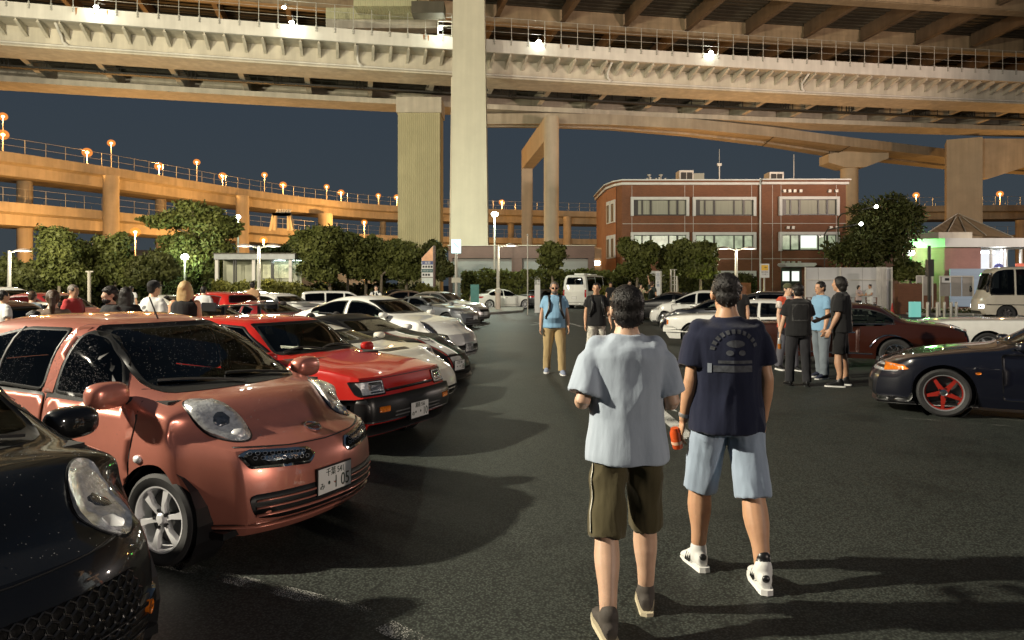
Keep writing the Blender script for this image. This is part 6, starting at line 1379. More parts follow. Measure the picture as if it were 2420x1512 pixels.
def leaves(clumps, n, size, seed, spiky=0.0, shell=.55):
    rg = np.random.default_rng(seed); vol = np.array([c[3]*c[4]*c[5] for c in clumps])**(2/3); pr = vol/vol.sum()
    k = rg.choice(len(clumps), n, p=pr); C = np.array(clumps, float)[k]
    d = rg.normal(size=(n, 3)); d /= np.linalg.norm(d, axis=1)[:, None]
    rad = (shell+(1-shell)*rg.random(n)**.6)*(1+.10*rg.normal(size=n))
    # uneven outline
    rad *= 1+.22*np.sin(d[:, 0]*5+C[:, 0]*3)*np.sin(d[:, 2]*6+C[:, 2]*2)+.10*np.sin(d[:, 1]*9+d[:, 0]*11+seed)
    P = C[:, :3]+d*C[:, 3:6]*rad[:, None]
    nn = d+rg.normal(size=(n, 3))*.75; nn /= np.linalg.norm(nn, axis=1)[:, None]
    a = np.cross(nn, rg.normal(size=(n, 3))); a /= np.linalg.norm(a, axis=1)[:, None]; b = np.cross(nn, a)
    s = size*(.6+.8*rg.random(n))[:, None]
    if spiky: a = a*.5+d*spiky; 
    q = np.stack([P-a*s, P+b*s*.55, P+a*s, P-b*s*.55], 1).reshape(-1, 3)
    return q
def crown(name, q, m, parent):
    me = bpy.data.meshes.new(name); n = len(q)//4; me.vertices.add(len(q)); me.vertices.foreach_set('co', q.astype(np.float32).ravel())
    me.loops.add(n*4); me.loops.foreach_set('vertex_index', np.arange(n*4, dtype=np.int32)); me.polygons.add(n); me.polygons.foreach_set('loop_start', np.arange(0, n*4, 4, dtype=np.int32)); me.polygons.foreach_set('loop_total', np.full(n, 4, np.int32))
    me.materials.append(m); me.update(); me.validate(); o = bpy.data.objects.new(name, me); COL.objects.link(o)
    if parent is not None: o.parent = parent
    return o
def tree(lab, y, blobs, trunk, n=5200, size=.17, m=None, seed=1, spiky=0.0, name='tree', depth=.9, tr=.13, cat='tree'):
    u0 = trunk[0][0]; t = thing(name, lab, cat, (ux(u0, y), y, 0)); o = Vector((ux(u0, y), y, 0)); cl = []
    for (u, v, ru, rv_) in blobs:
        p = PX(u, v, y)-o; a, c = ru/F0*y, rv_/F0*y; dd = (a+c)/2*depth
        cl.append((p.x, p.y, p.z, a*.78, dd*.8, c*.78))
        k = max(3, int(5*(a*c)**.5)); rg = random.Random(seed*31+len(cl))
        for _ in range(k):
            th, ph = rg.uniform(0, 6.28), rg.uniform(-.9, 1.2); f = rg.uniform(.3, .5)
            cl.append((p.x+a*.72*math.cos(th)*math.cos(ph), p.y+dd*.7*math.sin(th)*math.cos(ph), p.z+c*.74*math.sin(ph), a*f, dd*f, c*f))
    crown('crown', leaves(cl, int(n*1.75), size*.78, seed, spiky), m or LEAF, t)
    b = MB(); pts = [PX(u, v, y)-o for u, v in trunk]; pts[0].z = 0; r = [tr*(1-.45*k/(len(pts)-1)) for k in range(len(pts))]; b.tube(pts, r, 8); top_ = pts[-1]
    for (px, py, pz, a, dd, c) in cl[::3][:9]: b.tube([top_, (top_+Vector((px, py, pz)))*.5+Vector((0, 0, -.1)), (px, py, pz)], [tr*.5, tr*.32, tr*.1], 6)
    b.build('trunk', BARK, t, True); return t
tree('round dark tree at the left edge behind the lamp', 46, [(140, 600, 62, 58), (110, 650, 42, 40), (172, 650, 45, 42)], [(140, 692), (140, 640)], 6500, seed=1)
tree('round tree second from left with a green rounded top', 48, [(265, 600, 55, 45), (250, 640, 55, 42), (312, 640, 45, 40)], [(275, 692), (272, 640)], 6500, seed=2)
tree('tall spreading tree with tiered branches against the ramp', 52, [(455, 500, 66, 28), (415, 520, 60, 26), (500, 540, 72, 34), (360, 518, 42, 11), (540, 540, 44, 18), (430, 580, 60, 40), (520, 590, 46, 40), (470, 630, 70, 42)], [(465, 690), (462, 620), (458, 560)], 10500, .18, seed=3, tr=.2)
tree('dark bushy tree beside the glowing globe lamp', 47, [(375, 630, 60, 42), (340, 650, 40, 34)], [(380, 692), (378, 650)], 4600, seed=4, m=LEAFD)
tree('large leafy tree at the left end of the central tree row', 48, [(735, 585, 54, 45), (770, 566, 62, 36), (745, 628, 56, 46), (700, 605, 26, 18)], [(792, 700), (775, 660), (760, 620)], 8200, seed=5)
tree('leafy tree with a straight trunk, second in the central row', 50, [(828, 600, 64, 44), (835, 572, 46, 22), (848, 638, 52, 30)], [(822, 695), (822, 650)], 6800, seed=6)
tree('leafy tree with a leaning trunk, third in the central row', 51, [(900, 598, 58, 42), (905, 640, 46, 28)], [(863, 692), (866, 655), (885, 620)], 5600, seed=7)
tree('leafy tree with a pale trunk, fourth in the central row', 50, [(962, 605, 54, 38), (962, 642, 44, 28)], [(900, 692), (902, 650), (940, 620)], 5200, seed=8)
tree('dark tree behind the direction totem', 51, [(1030, 600, 34, 30), (1042, 636, 30, 32), (1000, 620, 24, 40)], [(958, 692), (962, 650), (1000, 620)], 5200, seed=9, m=LEAFD)
tree('small lollipop tree clipped round, before the shutters', 44, [(1308, 596, 37, 26), (1300, 620, 35, 20), (1318, 646, 24, 12)], [(1306, 700), (1306, 655), (1308, 620)], 4600, .15, seed=10, tr=.1)
tree('clipped dark tree at the left end of the row before the brick building', 46, [(1490, 592, 27, 32), (1520, 605, 40, 34), (1498, 636, 42, 24)], [(1505, 700), (1506, 650)], 5600, .16, seed=11)
tree('clipped dark tree in the middle of the row before the brick building', 47, [(1595, 604, 52, 36), (1590, 636, 44, 22)], [(1600, 700), (1600, 650)], 5200, .16, seed=12)
tree('clipped tree with a lit lower edge at the right of the brick building row', 45, [(1662, 600, 40, 37), (1662, 640, 38, 24)], [(1655, 700), (1656, 650)], 4600, .16, seed=13)
light('spike_light', 'POINT', (ux(1690, 44), 43.2, 1.3), 60, (.9, 1, .3), .1); t = thing('garden_light', 'small garden light under the clipped tree', 'garden light', (ux(1690, 44), 43.2, .5)); MB().tube([(0, 0, -.5), (0, 0, 0)], .03, 6).build('spike', M_WINF, t); MB().ball((0, 0, .06), .07, 8, 6).build('lamp_head', emitmat('garden_glow', (1, 1, .5), 8), t)
tree('big wild bushy tree with feathery outline behind the hoarding', 48, [(2085, 505, 74, 46), (2118, 530, 70, 58), (2058, 565, 72, 60), (2100, 582, 54, 50), (1992, 598, 52, 40), (2040, 612, 70, 38)], [(2075, 700), (2075, 620), (2080, 560)], 13000, .15, LEAFD, 14, .9, tr=.22)
tree('low shrub lit bright green by the lantern', 49, [(2150, 634, 38, 26), (2128, 648, 28, 20), (2165, 650, 28, 20)], [(2150, 690), (2150, 650)], 3600, .13, LEAF, 15, name='shrub', cat='shrub', tr=.06)
tree('dark low shrub under the left round tree', 45, [(60, 655, 40, 30), (20, 640, 40, 40)], [(40, 692), (40, 660)], 3600, seed=16, m=LEAFD, name='shrub', cat='shrub', tr=.06)
tree('dim distant treetop above the notice shelter', 62, [(640, 592, 45, 12), (700, 585, 40, 16)], [(660, 690), (660, 600)], 2600, seed=17, m=LEAFD)
def hedge(lab, u0, u1, v0, v1, y, dpt, n, m, seed, size=.12):
    o = Vector((ux(u0, y), y, 0)); w = ux(u1, y)-o.x; z1 = vz(v0, y); rg = np.random.default_rng(seed); P = np.stack([rg.random(n)*w, rg.random(n)**2.2*dpt-.1, np.maximum(.03, z1*(1-.6*rg.random(n)**2.5)*rg.choice([1, .98, .9, .75, .5, .25], n)+.12*rg.normal(size=n)*.7)], 1)
    P[:, 2] += .10*np.sin(P[:, 0]*1.7+seed)+.06*np.sin(P[:, 0]*4.1)
    a = rg.normal(size=(n, 3)); a /= np.linalg.norm(a, axis=1)[:, None]; b = np.cross(a, rg.normal(size=(n, 3))); b /= np.linalg.norm(b, axis=1)[:, None]; s = size*(.6+.8*rg.random(n))[:, None]
    q = np.stack([P-a*s, P+b*s*.6, P+a*s, P-b*s*.6], 1).reshape(-1, 3); q[:, 2] = np.maximum(q[:, 2], 0.01)
    t = thing('hedge', lab, 'hedge', o); crown('foliage', q, m, t)
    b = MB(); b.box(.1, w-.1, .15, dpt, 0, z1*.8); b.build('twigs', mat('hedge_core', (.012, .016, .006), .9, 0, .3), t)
hedge('yellow green low hedge in front of the notice shelter', 500, 705, 669, 692, 43.5, 1.2, 5200, LEAF_LIT, 21); hedge('dark hedge under the central tree row', 690, 1000, 672, 705, 52.5, 1.5, 7000, LEAFD, 22)
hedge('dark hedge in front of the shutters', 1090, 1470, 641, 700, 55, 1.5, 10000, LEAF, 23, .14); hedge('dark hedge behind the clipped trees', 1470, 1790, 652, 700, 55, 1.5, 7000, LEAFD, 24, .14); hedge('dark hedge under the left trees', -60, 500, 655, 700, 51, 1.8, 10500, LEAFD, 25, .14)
hedge('yellow lit shrubs by the brown saloon', 640, 760, 682, 700, 41, 1.0, 2600, LEAF_LIT, 26); hedge('bright yellow green grass clump behind the walkers', 1420, 1475, 686, 705, 42, 1.0, 1500, LEAF_LIT, 27); hedge('leafy bush beside the direction totem', 985, 1035, 676, 700, 42, .8, 1500, LEAF_LIT, 28)
# flower bed at the right
rg = random.Random(9); o = GX(2180, 744); t = thing('flower_bed', 'bed of pale flowers beside the minibus', 'flower bed', o); hedgeq = []
q = leaves([(k*.42, 0, .18, .35, .3, .22) for k in range(14)], 1500, .07, 31); q[:, 2] = np.maximum(q[:, 2], .01); crown('leaves', q, LEAFD, t)
b = MB()
for k in range(170): b.ball((rg.uniform(-.2, 5.8), rg.uniform(-.3, .2), rg.uniform(.2, .42)), .045, 5, 4)
fb = b.build('blossoms', mat('petal', (.55, .48, .38), .6, 0, .2), t); fb['kind'] = 'stuff'
MB().prism([(-.6, -.6, 0), (6.4, -.6, 0), (6.4, .6, 0), (-.6, .6, 0)], (0, 0, .12)).build('kerb', kerbm, t)
# ================================================================== people
from mathutils import noise as mnoise
def skinmat(name, c):
    m, n, l, b = _nt(name); b.inputs['Roughness'].default_value = .5; b.inputs['Subsurface Weight'].default_value = .08; b.inputs['Subsurface Radius'].default_value = (.02, .008, .004); b.inputs['Subsurface Scale'].default_value = .3
    t = noise(n, l, 14, 4, coords(n, l)); r = ramp(n, l, t.outputs[0], [(.3, [k*.85 for k in c]), (.7, c)]); l.new(r.outputs[0], b.inputs['Base Color'])
    t2 = noise(n, l, 160, 2, coords(n, l)); bump(n, l, b, t2.outputs[0], .12, .002); return m
SKIN = skinmat('skin_tan', (.52, .29, .17)); SKIN2 = skinmat('skin_light', (.60, .38, .26)); SKIN3 = skinmat('skin_olive', (.46, .26, .16))
def hairmat(name, c):
    m, n, l, b = _nt(name); b.inputs['Roughness'].default_value = .45; b.inputs['Base Color'].default_value = (*c, 1); b.inputs['Specular IOR Level'].default_value = .35
    t = noise(n, l, 30, 4, coords(n, l, (6, 6, 1.0))); bump(n, l, b, t.outputs[0], .7, .01); return m
HB = hairmat('hair_black', (.010, .008, .007)); HBR = hairmat('hair_brown', (.05, .028, .015)); HBL = hairmat('hair_blonde', (.42, .29, .13)); HG = hairmat('hair_grey', (.12, .10, .085))
def cloth(name, c, rough=.85, bs=60):
    if 'cloth_'+name in MATS: return MATS['cloth_'+name]
    m, n, l, b = _nt('cloth_'+name); b.inputs['Roughness'].default_value = rough; b.inputs['Sheen Weight'].default_value = .15; b.inputs['Specular IOR Level'].default_value = .2
    v = coords(n, l); t = noise(n, l, 5, 4, v); r = ramp(n, l, t.outputs[0], [(.3, [k*.9 for k in c]), (.7, c)]); l.new(r.outputs[0], b.inputs['Base Color'])
    a = noise(n, l, 6, 3, coords(n, l, (1.5, 1.5, .5))); w = noise(n, l, 260, 2, v); mx = n.new('ShaderNodeMath'); mx.operation = 'MULTIPLY_ADD'; l.new(w.outputs[0], mx.inputs[0]); mx.inputs[1].default_value = .08; l.new(a.outputs[0], mx.inputs[2])
    bump(n, l, b, mx.outputs[0], .35, .03); MATS['cloth_'+name] = m; return m
M_SOLE = mat('sole_cream', (.60, .52, .36), .6, 0, .1); M_SOLEW = mat('sole_white', (.70, .70, .68), .6, 0, .05); M_LENS = mat('dark_lens', (.01, .01, .01), .1)
M_EYE = mat('eye_dark', (.012, .01, .008), .2, 0, 0); M_LIP = mat('lip', (.30, .12, .09), .5, 0, 0)
def loft(b, secs, n=16):
    # secs: list of (centre, rx, ry, axis_x, axis_y)
    vs = []; fs = []
    for c, rx, ry, ax, ay in secs:
        for k in range(n): t = 2*math.pi*k/n; vs.append(Vector(c)+ax*math.cos(t)*rx+ay*math.sin(t)*ry)
    m = len(secs)
    for i in range(m-1):
        for k in range(n): fs.append((i*n+k, i*n+(k+1) % n, (i+1)*n+(k+1) % n, (i+1)*n+k))
    fs += [tuple(range(n-1, -1, -1)), tuple(range((m-1)*n, m*n))]
    b.add(vs, fs)
def limb(b, pts, rs, n=14, flat=1.0, side=None):
    # capsule-like tapered limb through pts
    P = [Vector(p) for p in pts]; secs = []
    for i, p in enumerate(P):
        d = (P[min(i+1, len(P)-1)]-P[max(i-1, 0)]).normalized(); a = d.cross(side or Vector((0, 1, 0)))
        if a.length < .1: a = d.cross(Vector((1, 0, 0)))
        a.normalize(); c = a.cross(d).normalized(); secs.append((p, rs[i], rs[i]*flat, a, c))
    loft(b, secs, n); b.ball(P[0], rs[0]*.98, n, 8); b.ball(P[-1], rs[-1]*.98, n, 8)
def spl(pts, rs, k=4):
    # resample with smooth radii
    N = len(pts); op = []; orr = []
    for i in range(N-1):
        for j in range(k):
            t = j/k; op.append(Vector(pts[i]).lerp(Vector(pts[i+1]), t)); s = t*t*(3-2*t); orr.append(rs[i]*(1-s)+rs[i+1]*s)
    op.append(Vector(pts[-1])); orr.append(rs[-1]); return op, orr
def remeshed(b, name, m, parent, vox, smooth=6, fold=None, keepz=None):
    me = bpy.data.meshes.new(name); me.from_pydata(b.v, [], b.f); o = bpy.data.objects.new(name, me); COL.objects.link(o)
    r = o.modifiers.new('r', 'REMESH'); r.mode = 'VOXEL'; r.voxel_size = vox; s = o.modifiers.new('s', 'SMOOTH'); s.iterations = smooth; s.factor = .5
    bpy.context.view_layer.update(); dg = bpy.context.evaluated_depsgraph_get(); e = bpy.data.meshes.new_from_object(o.evaluated_get(dg)); COL.objects.unlink(o); bpy.data.objects.remove(o)
    if fold:
        amp, fx, fz, sd = fold; nv = len(e.vertices); co = np.empty(nv*3, np.float32); e.vertices.foreach_get('co', co); co = co.reshape(-1, 3); nr = np.empty(nv*3, np.float32); e.vertices.foreach_get('normal', nr); nr = nr.reshape(-1, 3)
        dsp = np.array([abs(mnoise.noise((p[0]*fx+sd, p[1]*fx, p[2]*fz+mnoise.noise((p[0]*3, p[1]*3, p[2]*3+sd))*.8)))*-2+.5+.5*mnoise.noise((p[0]*fx*2.3, p[1]*fx*2.3, p[2]*fz*1.7+sd)) for p in co])
        co += nr*(dsp*amp)[:, None]; e.vertices.foreach_set('co', co.ravel()); e.update()
    e.name = name; e.materials.clear(); e.materials.append(m); e.polygons.foreach_set('use_smooth', [True]*len(e.polygons))
    o = bpy.data.objects.new(name, e); COL.objects.link(o); o.parent = parent; return o
def rotx(v, a): c, s = math.cos(R(a)), math.sin(R(a)); return Vector((v.x, v.y*c-v.z*s, v.z*c+v.y*s))     # positive swings a hanging limb forward (+Y)
def person(lab, x, y, head, h=1.72, shirt=None, shirt_m=None, bottom='trousers', bottom_m=None, skin=None, hair=None, hstyle='short', legs=((6, 4, 3, 0), (-6, 6, 3, 0)), arms=((0, 10, 12, 0), (0, 10, 12, 0)), shoe_m=None, sole_m=None,
           vox=.016, bulk=1.0, belly=0.0, face=True, headturn=0, headtilt=0, shirt_len=.475, sleeve=.62, loose=.022, beard=None, cap=None, glasses=False, straps=False, stripe=None, lower=True, sock=None, fold=.006, lean=0, group=None, shortlen=.86, vest=None, hem=1.0):
    k = h/1.72; t = thing('person', lab, 'person', (x, y, 0), R(head-90), group); skin = skin or SKIN; shoe_m = shoe_m or M_TRIM; sole_m = sole_m or M_SOLEW; seed = (x*13.7+y*7.1) % 50
    # legs by forward kinematics (left = -X, right = +X)
    hipw = .092*k*bulk**.5; th, sh = .425*k, .415*k; J = []
    for sd, (sw, kb, ou, fp) in zip((-1, 1), legs):
        hip = Vector((sd*hipw, 0, 0)); d1 = rotx(Vector((sd*math.sin(R(ou)), 0, -math.cos(R(ou)))), sw); kn = hip+d1*th; d2 = rotx(Vector((sd*math.sin(R(ou*.4)), 0, -math.cos(R(ou*.4)))), sw-kb); an = kn+d2*sh; J.append((hip, kn, an, fp))
    low = min(a.z-(.085*k+max(0, math.sin(R(fp))*.0)) for _, _, a, fp in J); pz = -low
    J = [tuple(p+Vector((0, 0, pz)) for p in j[:3])+(j[3],) for j in J]
    T = lambda zf: pz+(zf-.505)*h          # torso height helper: zf is a fraction of body height
    yl = lambda zf: (zf-.505)*h*math.tan(R(lean))
    X, Y = Vector((1, 0, 0)), Vector((0, 1, 0))
    shw = .160*k*bulk**.6; sz = T(.808)
    b = MB(); ts = [(.46, .15, .10, 0), (.50, .165, .115, -.005), (.54, .165, .115, 0), (.60, .148, .102+belly*.6, belly*.4), (.66, .155, .108+belly*.5, belly*.35), (.73, .172, .115, .005), (.785, .178, .105, 0), (.82, .14, .085, -.006), (.845, .075, .066, -.008), (.875, .056, .058, .0), (.90, .054, .058, .008)]
    loft(b, [(Vector((0, yo*k+yl(z), T(z))), rx*k*bulk if z < .83 else rx*k, ry*k*bulk if z < .83 else ry*k, X, Y) for z, rx, ry, yo in ts], 20)
    hc = Vector((0, .018*k+yl(.93), T(.928))); HM = Matrix.Rotation(R(-headturn), 4, 'Z')@Matrix.Rotation(R(-headtilt), 4, 'X')
    hp = lambda v: hc+HM@(Vector(v)*k); 
    def hb(bb, c, r): bb.ball(hp(c), k, 16, 10, r, HM)
    hb(b, (0, -.004, .022), (.076, .094, .088)); hb(b, (0, .020, -.045), (.061, .072, .086)); hb(b, (0, .055, -.10), (.030, .030, .026)); hb(b, (0, .098, -.018), (.014, .016, .026)); hb(b, (0, .104, -.030), (.017, .012, .010)); hb(b, (0, .082, -.066), (.024, .012, .012))
    hb(b, (.030, .075, -.020), (.02, .014, .016)); hb(b, (-.030, .075, -.020), (.02, .014, .016))
    for sd in (-1, 1): hb(b, (sd*.080, -.006, -.008), (.011, .024, .034))
    A = []
    for sd, (fw, ou, eb, tw) in zip((-1, 1), arms):
        s0 = Vector((sd*shw, yl(.8), sz)); d1 = rotx(Vector((sd*math.sin(R(ou)), 0, -math.cos(R(ou)))), fw); el = s0+d1*.295*k
        d2 = rotx(Vector((sd*math.sin(R(ou*.5-tw)), 0, -math.cos(R(ou*.5-tw)))), fw+eb); wr = el+d2*.25*k; A.append((s0, el, wr, d2, sd))
        pts, rs = spl([s0, s0.lerp(el, .3), el, el.lerp(wr, .28), wr], [(.058 if sleeve <= 0 else .042)*k, (.052 if sleeve <= 0 else .045)*k, .041*k, .043*k, .027*k]); limb(b, pts, rs, 14)
        # hand: palm, four fingers, thumb
        pn = d2.cross(Vector((0, 1, 0)) if abs(d2.y) < .8 else Vector((0, 0, 1))); ax = Vector((0, 1, 0))-d2*d2.y; ax = ax.normalized() if ax.length > .2 else Vector((0, 0, 1)); ins = d2.cross(ax).normalized()*(1 if d2.cross(ax).x*(-sd) > 0 else -1)
        pc = wr+d2*.055*k; Mh = Matrix((tuple(ax)+(0,), tuple(ins)+(0,), tuple(d2)+(0,), (0, 0, 0, 1))).transposed(); b.ball(pc, k, 12, 8, (.040, .017, .052), Mh)
        for q, ln in zip((.030, .010, -.010, -.029), (.070, .078, .073, .056)):
            f0 = wr+d2*.092*k+ax*q*k; f1 = f0+(d2*.9+ins*.25).normalized()*ln*.55*k; f2 = f1+(d2*.6+ins*.8).normalized()*ln*.5*k
            limb(b, [f0, f1, f2], [.0105*k, .0098*k, .0085*k], 8)
        g0 = wr+d2*.03*k+ax*.030*k; g1 = g0+(d2*.7+ax*.65+ins*.2).normalized()*.042*k; g2 = g1+(d2*.9+ax*.15+ins*.45).normalized()*.032*k; limb(b, [g0, g1, g2], [.014*k, .0115*k, .0095*k], 8)
    for hip, kn, an, fp in J:
        pts, rs = spl([hip, hip.lerp(kn, .4), kn, kn.lerp(an, .3), kn.lerp(an, .72), an], [.088*k*bulk, .080*k*bulk, .060*k*bulk, .066*k*bulk, .047*k, .040*k])
        for i in range(len(pts)):      # calf sits behind the bone
            f = i/(len(pts)-1)
            if .6 < f < .95: pts[i] = pts[i]+Vector((0, -.016*k*math.sin((f-.6)/.35*math.pi), 0))
        limb(b, pts, rs, 14); limb(b, [an, an+Vector((0, .03*k, -.03*k))], [.036*k, .034*k], 10)
    body = remeshed(b, 'body', skin, t, vox*.8 if vox < .012 else vox, 5 if vox < .012 else 3)
    # face details
    if face:
        e = MB()
        for sd in (-1, 1): e.ball(hp((sd*.030, .0885, -.012)), k, 8, 6, (.013, .006, .0055), HM)
        for sd in (-1, 1): e.ball(hp((sd*.031, .090, .010)), k, 8, 6, (.019, .006, .004), HM)
        e.build('eyes', M_EYE, t, True); e = MB(); e.ball(hp((0, .0945, -.067)), k, 10, 6, (.021, .005, .006), HM); e.build('mouth', M_LIP, t, True)
    if glasses:
        e = MB(); [e.ball(hp((sd*.031, .098, -.010)), k, 10, 6, (.024, .006, .018), HM) for sd in (-1, 1)]; e.tube([hp((-.08, .0, 0)), hp((-.055, .095, -.004)), hp((.055, .095, -.004)), hp((.08, 0, 0))], .004, 5); e.build('sunglasses', M_LENS, t, True)
    if beard: e = MB(); hb(e, (0, .030, -.082), (.060, .068, .050)); hb(e, (0, .09, -.052), (.026, .012, .007)); remeshed(e, 'beard', beard, t, .012, 2)
    hair = hair or HB
    if hstyle:
        e = MB(); hb(e, (0, -.016, .036), (.082, .098, .088)); hb(e, (0, -.052, -.025), (.068, .052, .062))
        for sd in (-1, 1): hb(e, (sd*.058, -.006, .02), (.027, .06, .045))
        if hstyle == 'full': hb(e, (0, -.02, .04), (.092, .105, .092)); hb(e, (0, -.05, -.03), (.082, .062, .075)); hb(e, (0, .05, .06), (.07, .045, .035))
        if hstyle == 'bob': hb(e, (0, -.03, .0), (.10, .10, .115)); hb(e, (0, -.045, -.07), (.092, .07, .09))
        if hstyle in ('long', 'ponytail'):
            hb(e, (0, -.02, .02), (.09, .10, .10))
            if hstyle == 'long': loft(e, [(hp((0, -.055-.03*i/5, .02-.075*i)), (.088+.012*math.sin(i))*k, (.055-.004*i)*k, HM@X, HM@Y) for i in range(7)], 14); [hb(e, (sd*.075, .0, -.06), (.03, .06, .10)) for sd in (-1, 1)]
            else: limb(e, [hp((0, -.10, .05)), hp((0, -.15, .02)), hp((0, -.165, -.10)), hp((0, -.15, -.23))], [.03*k, .042*k, .04*k, .018*k])
        ho = remeshed(e, 'hair', hair, t, min(vox, .010) if vox < .012 else .014, 2, (.0035*k, 30, 14, seed))
        if vox < .0125:      # loose locks that break the outline
            rg = random.Random(int(seed*10)); e = MB(); vt = ho.data.vertices
            for _ in range(300):
                q = vt[rg.randrange(len(vt))]; nn = q.normal; d = (nn*rg.uniform(.15, .5)+Vector((rg.uniform(-.5, .5), rg.uniform(-.5, .3), -.9))); d = (d-nn*min(0, d.dot(nn))).normalized()*rg.uniform(.012, .022)*k; sd_ = nn.cross(d).normalized()*rg.uniform(.002, .0045)*k
                b0 = q.co-nn*.003; e.add([b0-sd_, b0+sd_, b0+d*.6+nn*.004+sd_*.7, b0+d+nn*.001, b0+d*.6+nn*.004-sd_*.7], [(0, 1, 2, 3, 4)])
            e.build('hair_locks', hair, ho, fix=False)['kind'] = 'stuff'
    if cap:
        e = MB(); hb(e, (0, -.012, .052), (.088, .104, .082)); remeshed(e, 'cap', cap, t, .012, 3); e = MB(); e.ball(hp((0, .115, .045)), k, 14, 8, (.072, .075, .009), HM); e.build('cap_brim', cap, t, True)
    # shirt
    L = loose; ss = [(shirt_len, .178*hem, .128*hem, 0), (shirt_len+.02, .178*hem, .128*hem, 0), (.54, .172, .122, 0), (.60, .160, .112+belly*.7, belly*.4), (.66, .163, .114+belly*.5, belly*.35), (.73, .176, .118, .005), (.785, .180, .106, 0), (.815, .152, .088, -.006), (.835, .105, .076, -.008), (.852, .068, .064, -.008)]
    def shirt_mb(L, sl, top_=1.0):
        b = MB(); loft(b, [(Vector((0, yo*k+yl(z)-(.012*k if L > .03 else 0), T(z))), (rx*bulk+L)*k if z < .82 else (rx+L*.35)*k, (ry*bulk+L)*k if z < .82 else (ry+L*.3)*k, X, Y) for z, rx, ry, yo in ss], 24)
        for s0, el, wr, d2, sd in A:
            if sl > 0:
                e = s0.lerp(el, min(1, sl)); pts = [s0+Vector((-sd*.045*k, 0, -.008)), s0.lerp(e, .35), s0.lerp(e, .7), e]; rs = [(.063+L*.30)*k, (.062+L*.55)*k, (.058+L*.85)*k, (.056+L*1.0)*k]
                secs = []
                for i, p in enumerate(pts):
                    d = (pts[min(i+1, 3)]-pts[max(i-1, 0)]).normalized(); a = d.cross(Y).normalized(); secs.append((p, rs[i], rs[i], a, a.cross(d).normalized()))
                loft(b, secs, 16); b.ball(pts[0], rs[0]*.97, 14, 8); b.ball(s0+Vector((-sd*.012*k, 0, -.004)), (.055+L*.45)*k, 14, 8)
                if sl > 1: p2, r2 = spl([el, el.lerp(wr, .5), el.lerp(wr, min(1, sl-1))], [.058*k, .052*k, .044*k]); limb(b, p2, r2)
        return b
    sh_o = remeshed(shirt_mb(L, sleeve), 'shirt', shirt_m or cloth('grey', (.3, .3, .3)), t, vox, 3 if vox < .012 else 2, (fold, 7.5, 2.6, seed))
    if vest: remeshed(shirt_mb(L+.012, .12), 'vest', vest, t, vox, 2, (fold, 11, 3.2, seed+3))
    if straps:
        b = MB()
        for sd in (-1, 1):
            z1, z2, z3 = T(.60), T(.76), T(.822); b.sweep
            pts = [Vector((sd*.15*k*bulk, (.10+belly*.5)*k, z1)), Vector((sd*.115*k, (.118+belly*.4)*k*bulk+L*k, T(.68))), Vector((sd*.10*k, (.112)*k*bulk+L*k, z2)), Vector((sd*.105*k, .03*k, z3+L*k+.012)), Vector((sd*.10*k, -.10*k, T(.78)))]
            pts = [p+Vector((0, (.020 if p.y > 0 else -.02)*k, 0)) for p in pts]; p2, r2 = spl(pts, [.026*k]*5, 4); limb(b, p2, r2, 8, .6)
        b.build('backpack_straps', M_TRIM, t, True)
    # lower clothing
    if lower:
        b = MB(); loft(b, [(Vector((0, 0, T(z))), rx*k*bulk+L*.4*k, ry*k*bulk+L*.4*k, X, Y) for z, rx, ry in ((.455, .10, .08), (.47, .155, .108), (.50, .17, .12), (.54, .168, .118), (.575, .155, .108))], 20)
        for hip, kn, an, fp in J:
            sd = 1 if hip.x > 0 else -1
            if bottom == 'shorts': e = hip.lerp(kn, shortlen) if shortlen <= 1 else kn.lerp(an, shortlen-1); pts, rs = [hip+Vector((0, 0, .03)), hip.lerp(e, .33), hip.lerp(e, .67), e], [.096*k*bulk, .096*k*bulk, .094*k*bulk, .095*k*bulk]
            else: pts, rs = [hip+Vector((0, 0, .03)), hip.lerp(kn, .5), kn, kn.lerp(an, .5), an+Vector((0, -.004, -.015))], [.100*k*bulk, .094*k*bulk, .082*k, .078*k, .076*k]
            p2, r2 = spl(pts, rs, 4); secs = []
            for i, p in enumerate(p2):
                d = (p2[min(i+1, len(p2)-1)]-p2[max(i-1, 0)]).normalized(); a = d.cross(Y).normalized(); secs.append((p, r2[i], r2[i]*1.04, a, a.cross(d).normalized()))
            loft(b, secs, 16); b.ball(p2[0], r2[0]*.97, 12, 8)
        lo = remeshed(b, bottom, bottom_m or cloth('dark', (.02, .02, .022)), t, vox, 3 if vox < .012 else 2, (fold*1.1, 9, 4.5, seed+9))
        if stripe:
            bv = BVHTree.FromPolygons([v.co for v in lo.data.vertices], [p.vertices for p in lo.data.polygons]); hip, kn, an, fp = J[0]; b = MB(); vs = []
            for i in range(15):
                q = hip.lerp(kn, -.05+i/14*(shortlen+.03)); hh = bv.ray_cast(q+Vector((-.6, -.04, 0)), Vector((1, 0, 0)), 1)
                if hh[0]: vs += [hh[0]+Vector((-.003, -.014, 0)), hh[0]+Vector((-.003, .014, 0))]
            b.add(vs, [(2*i, 2*i+1, 2*i+3, 2*i+2) for i in range(len(vs)//2-1)]); b.build('side_stripe', stripe, lo)
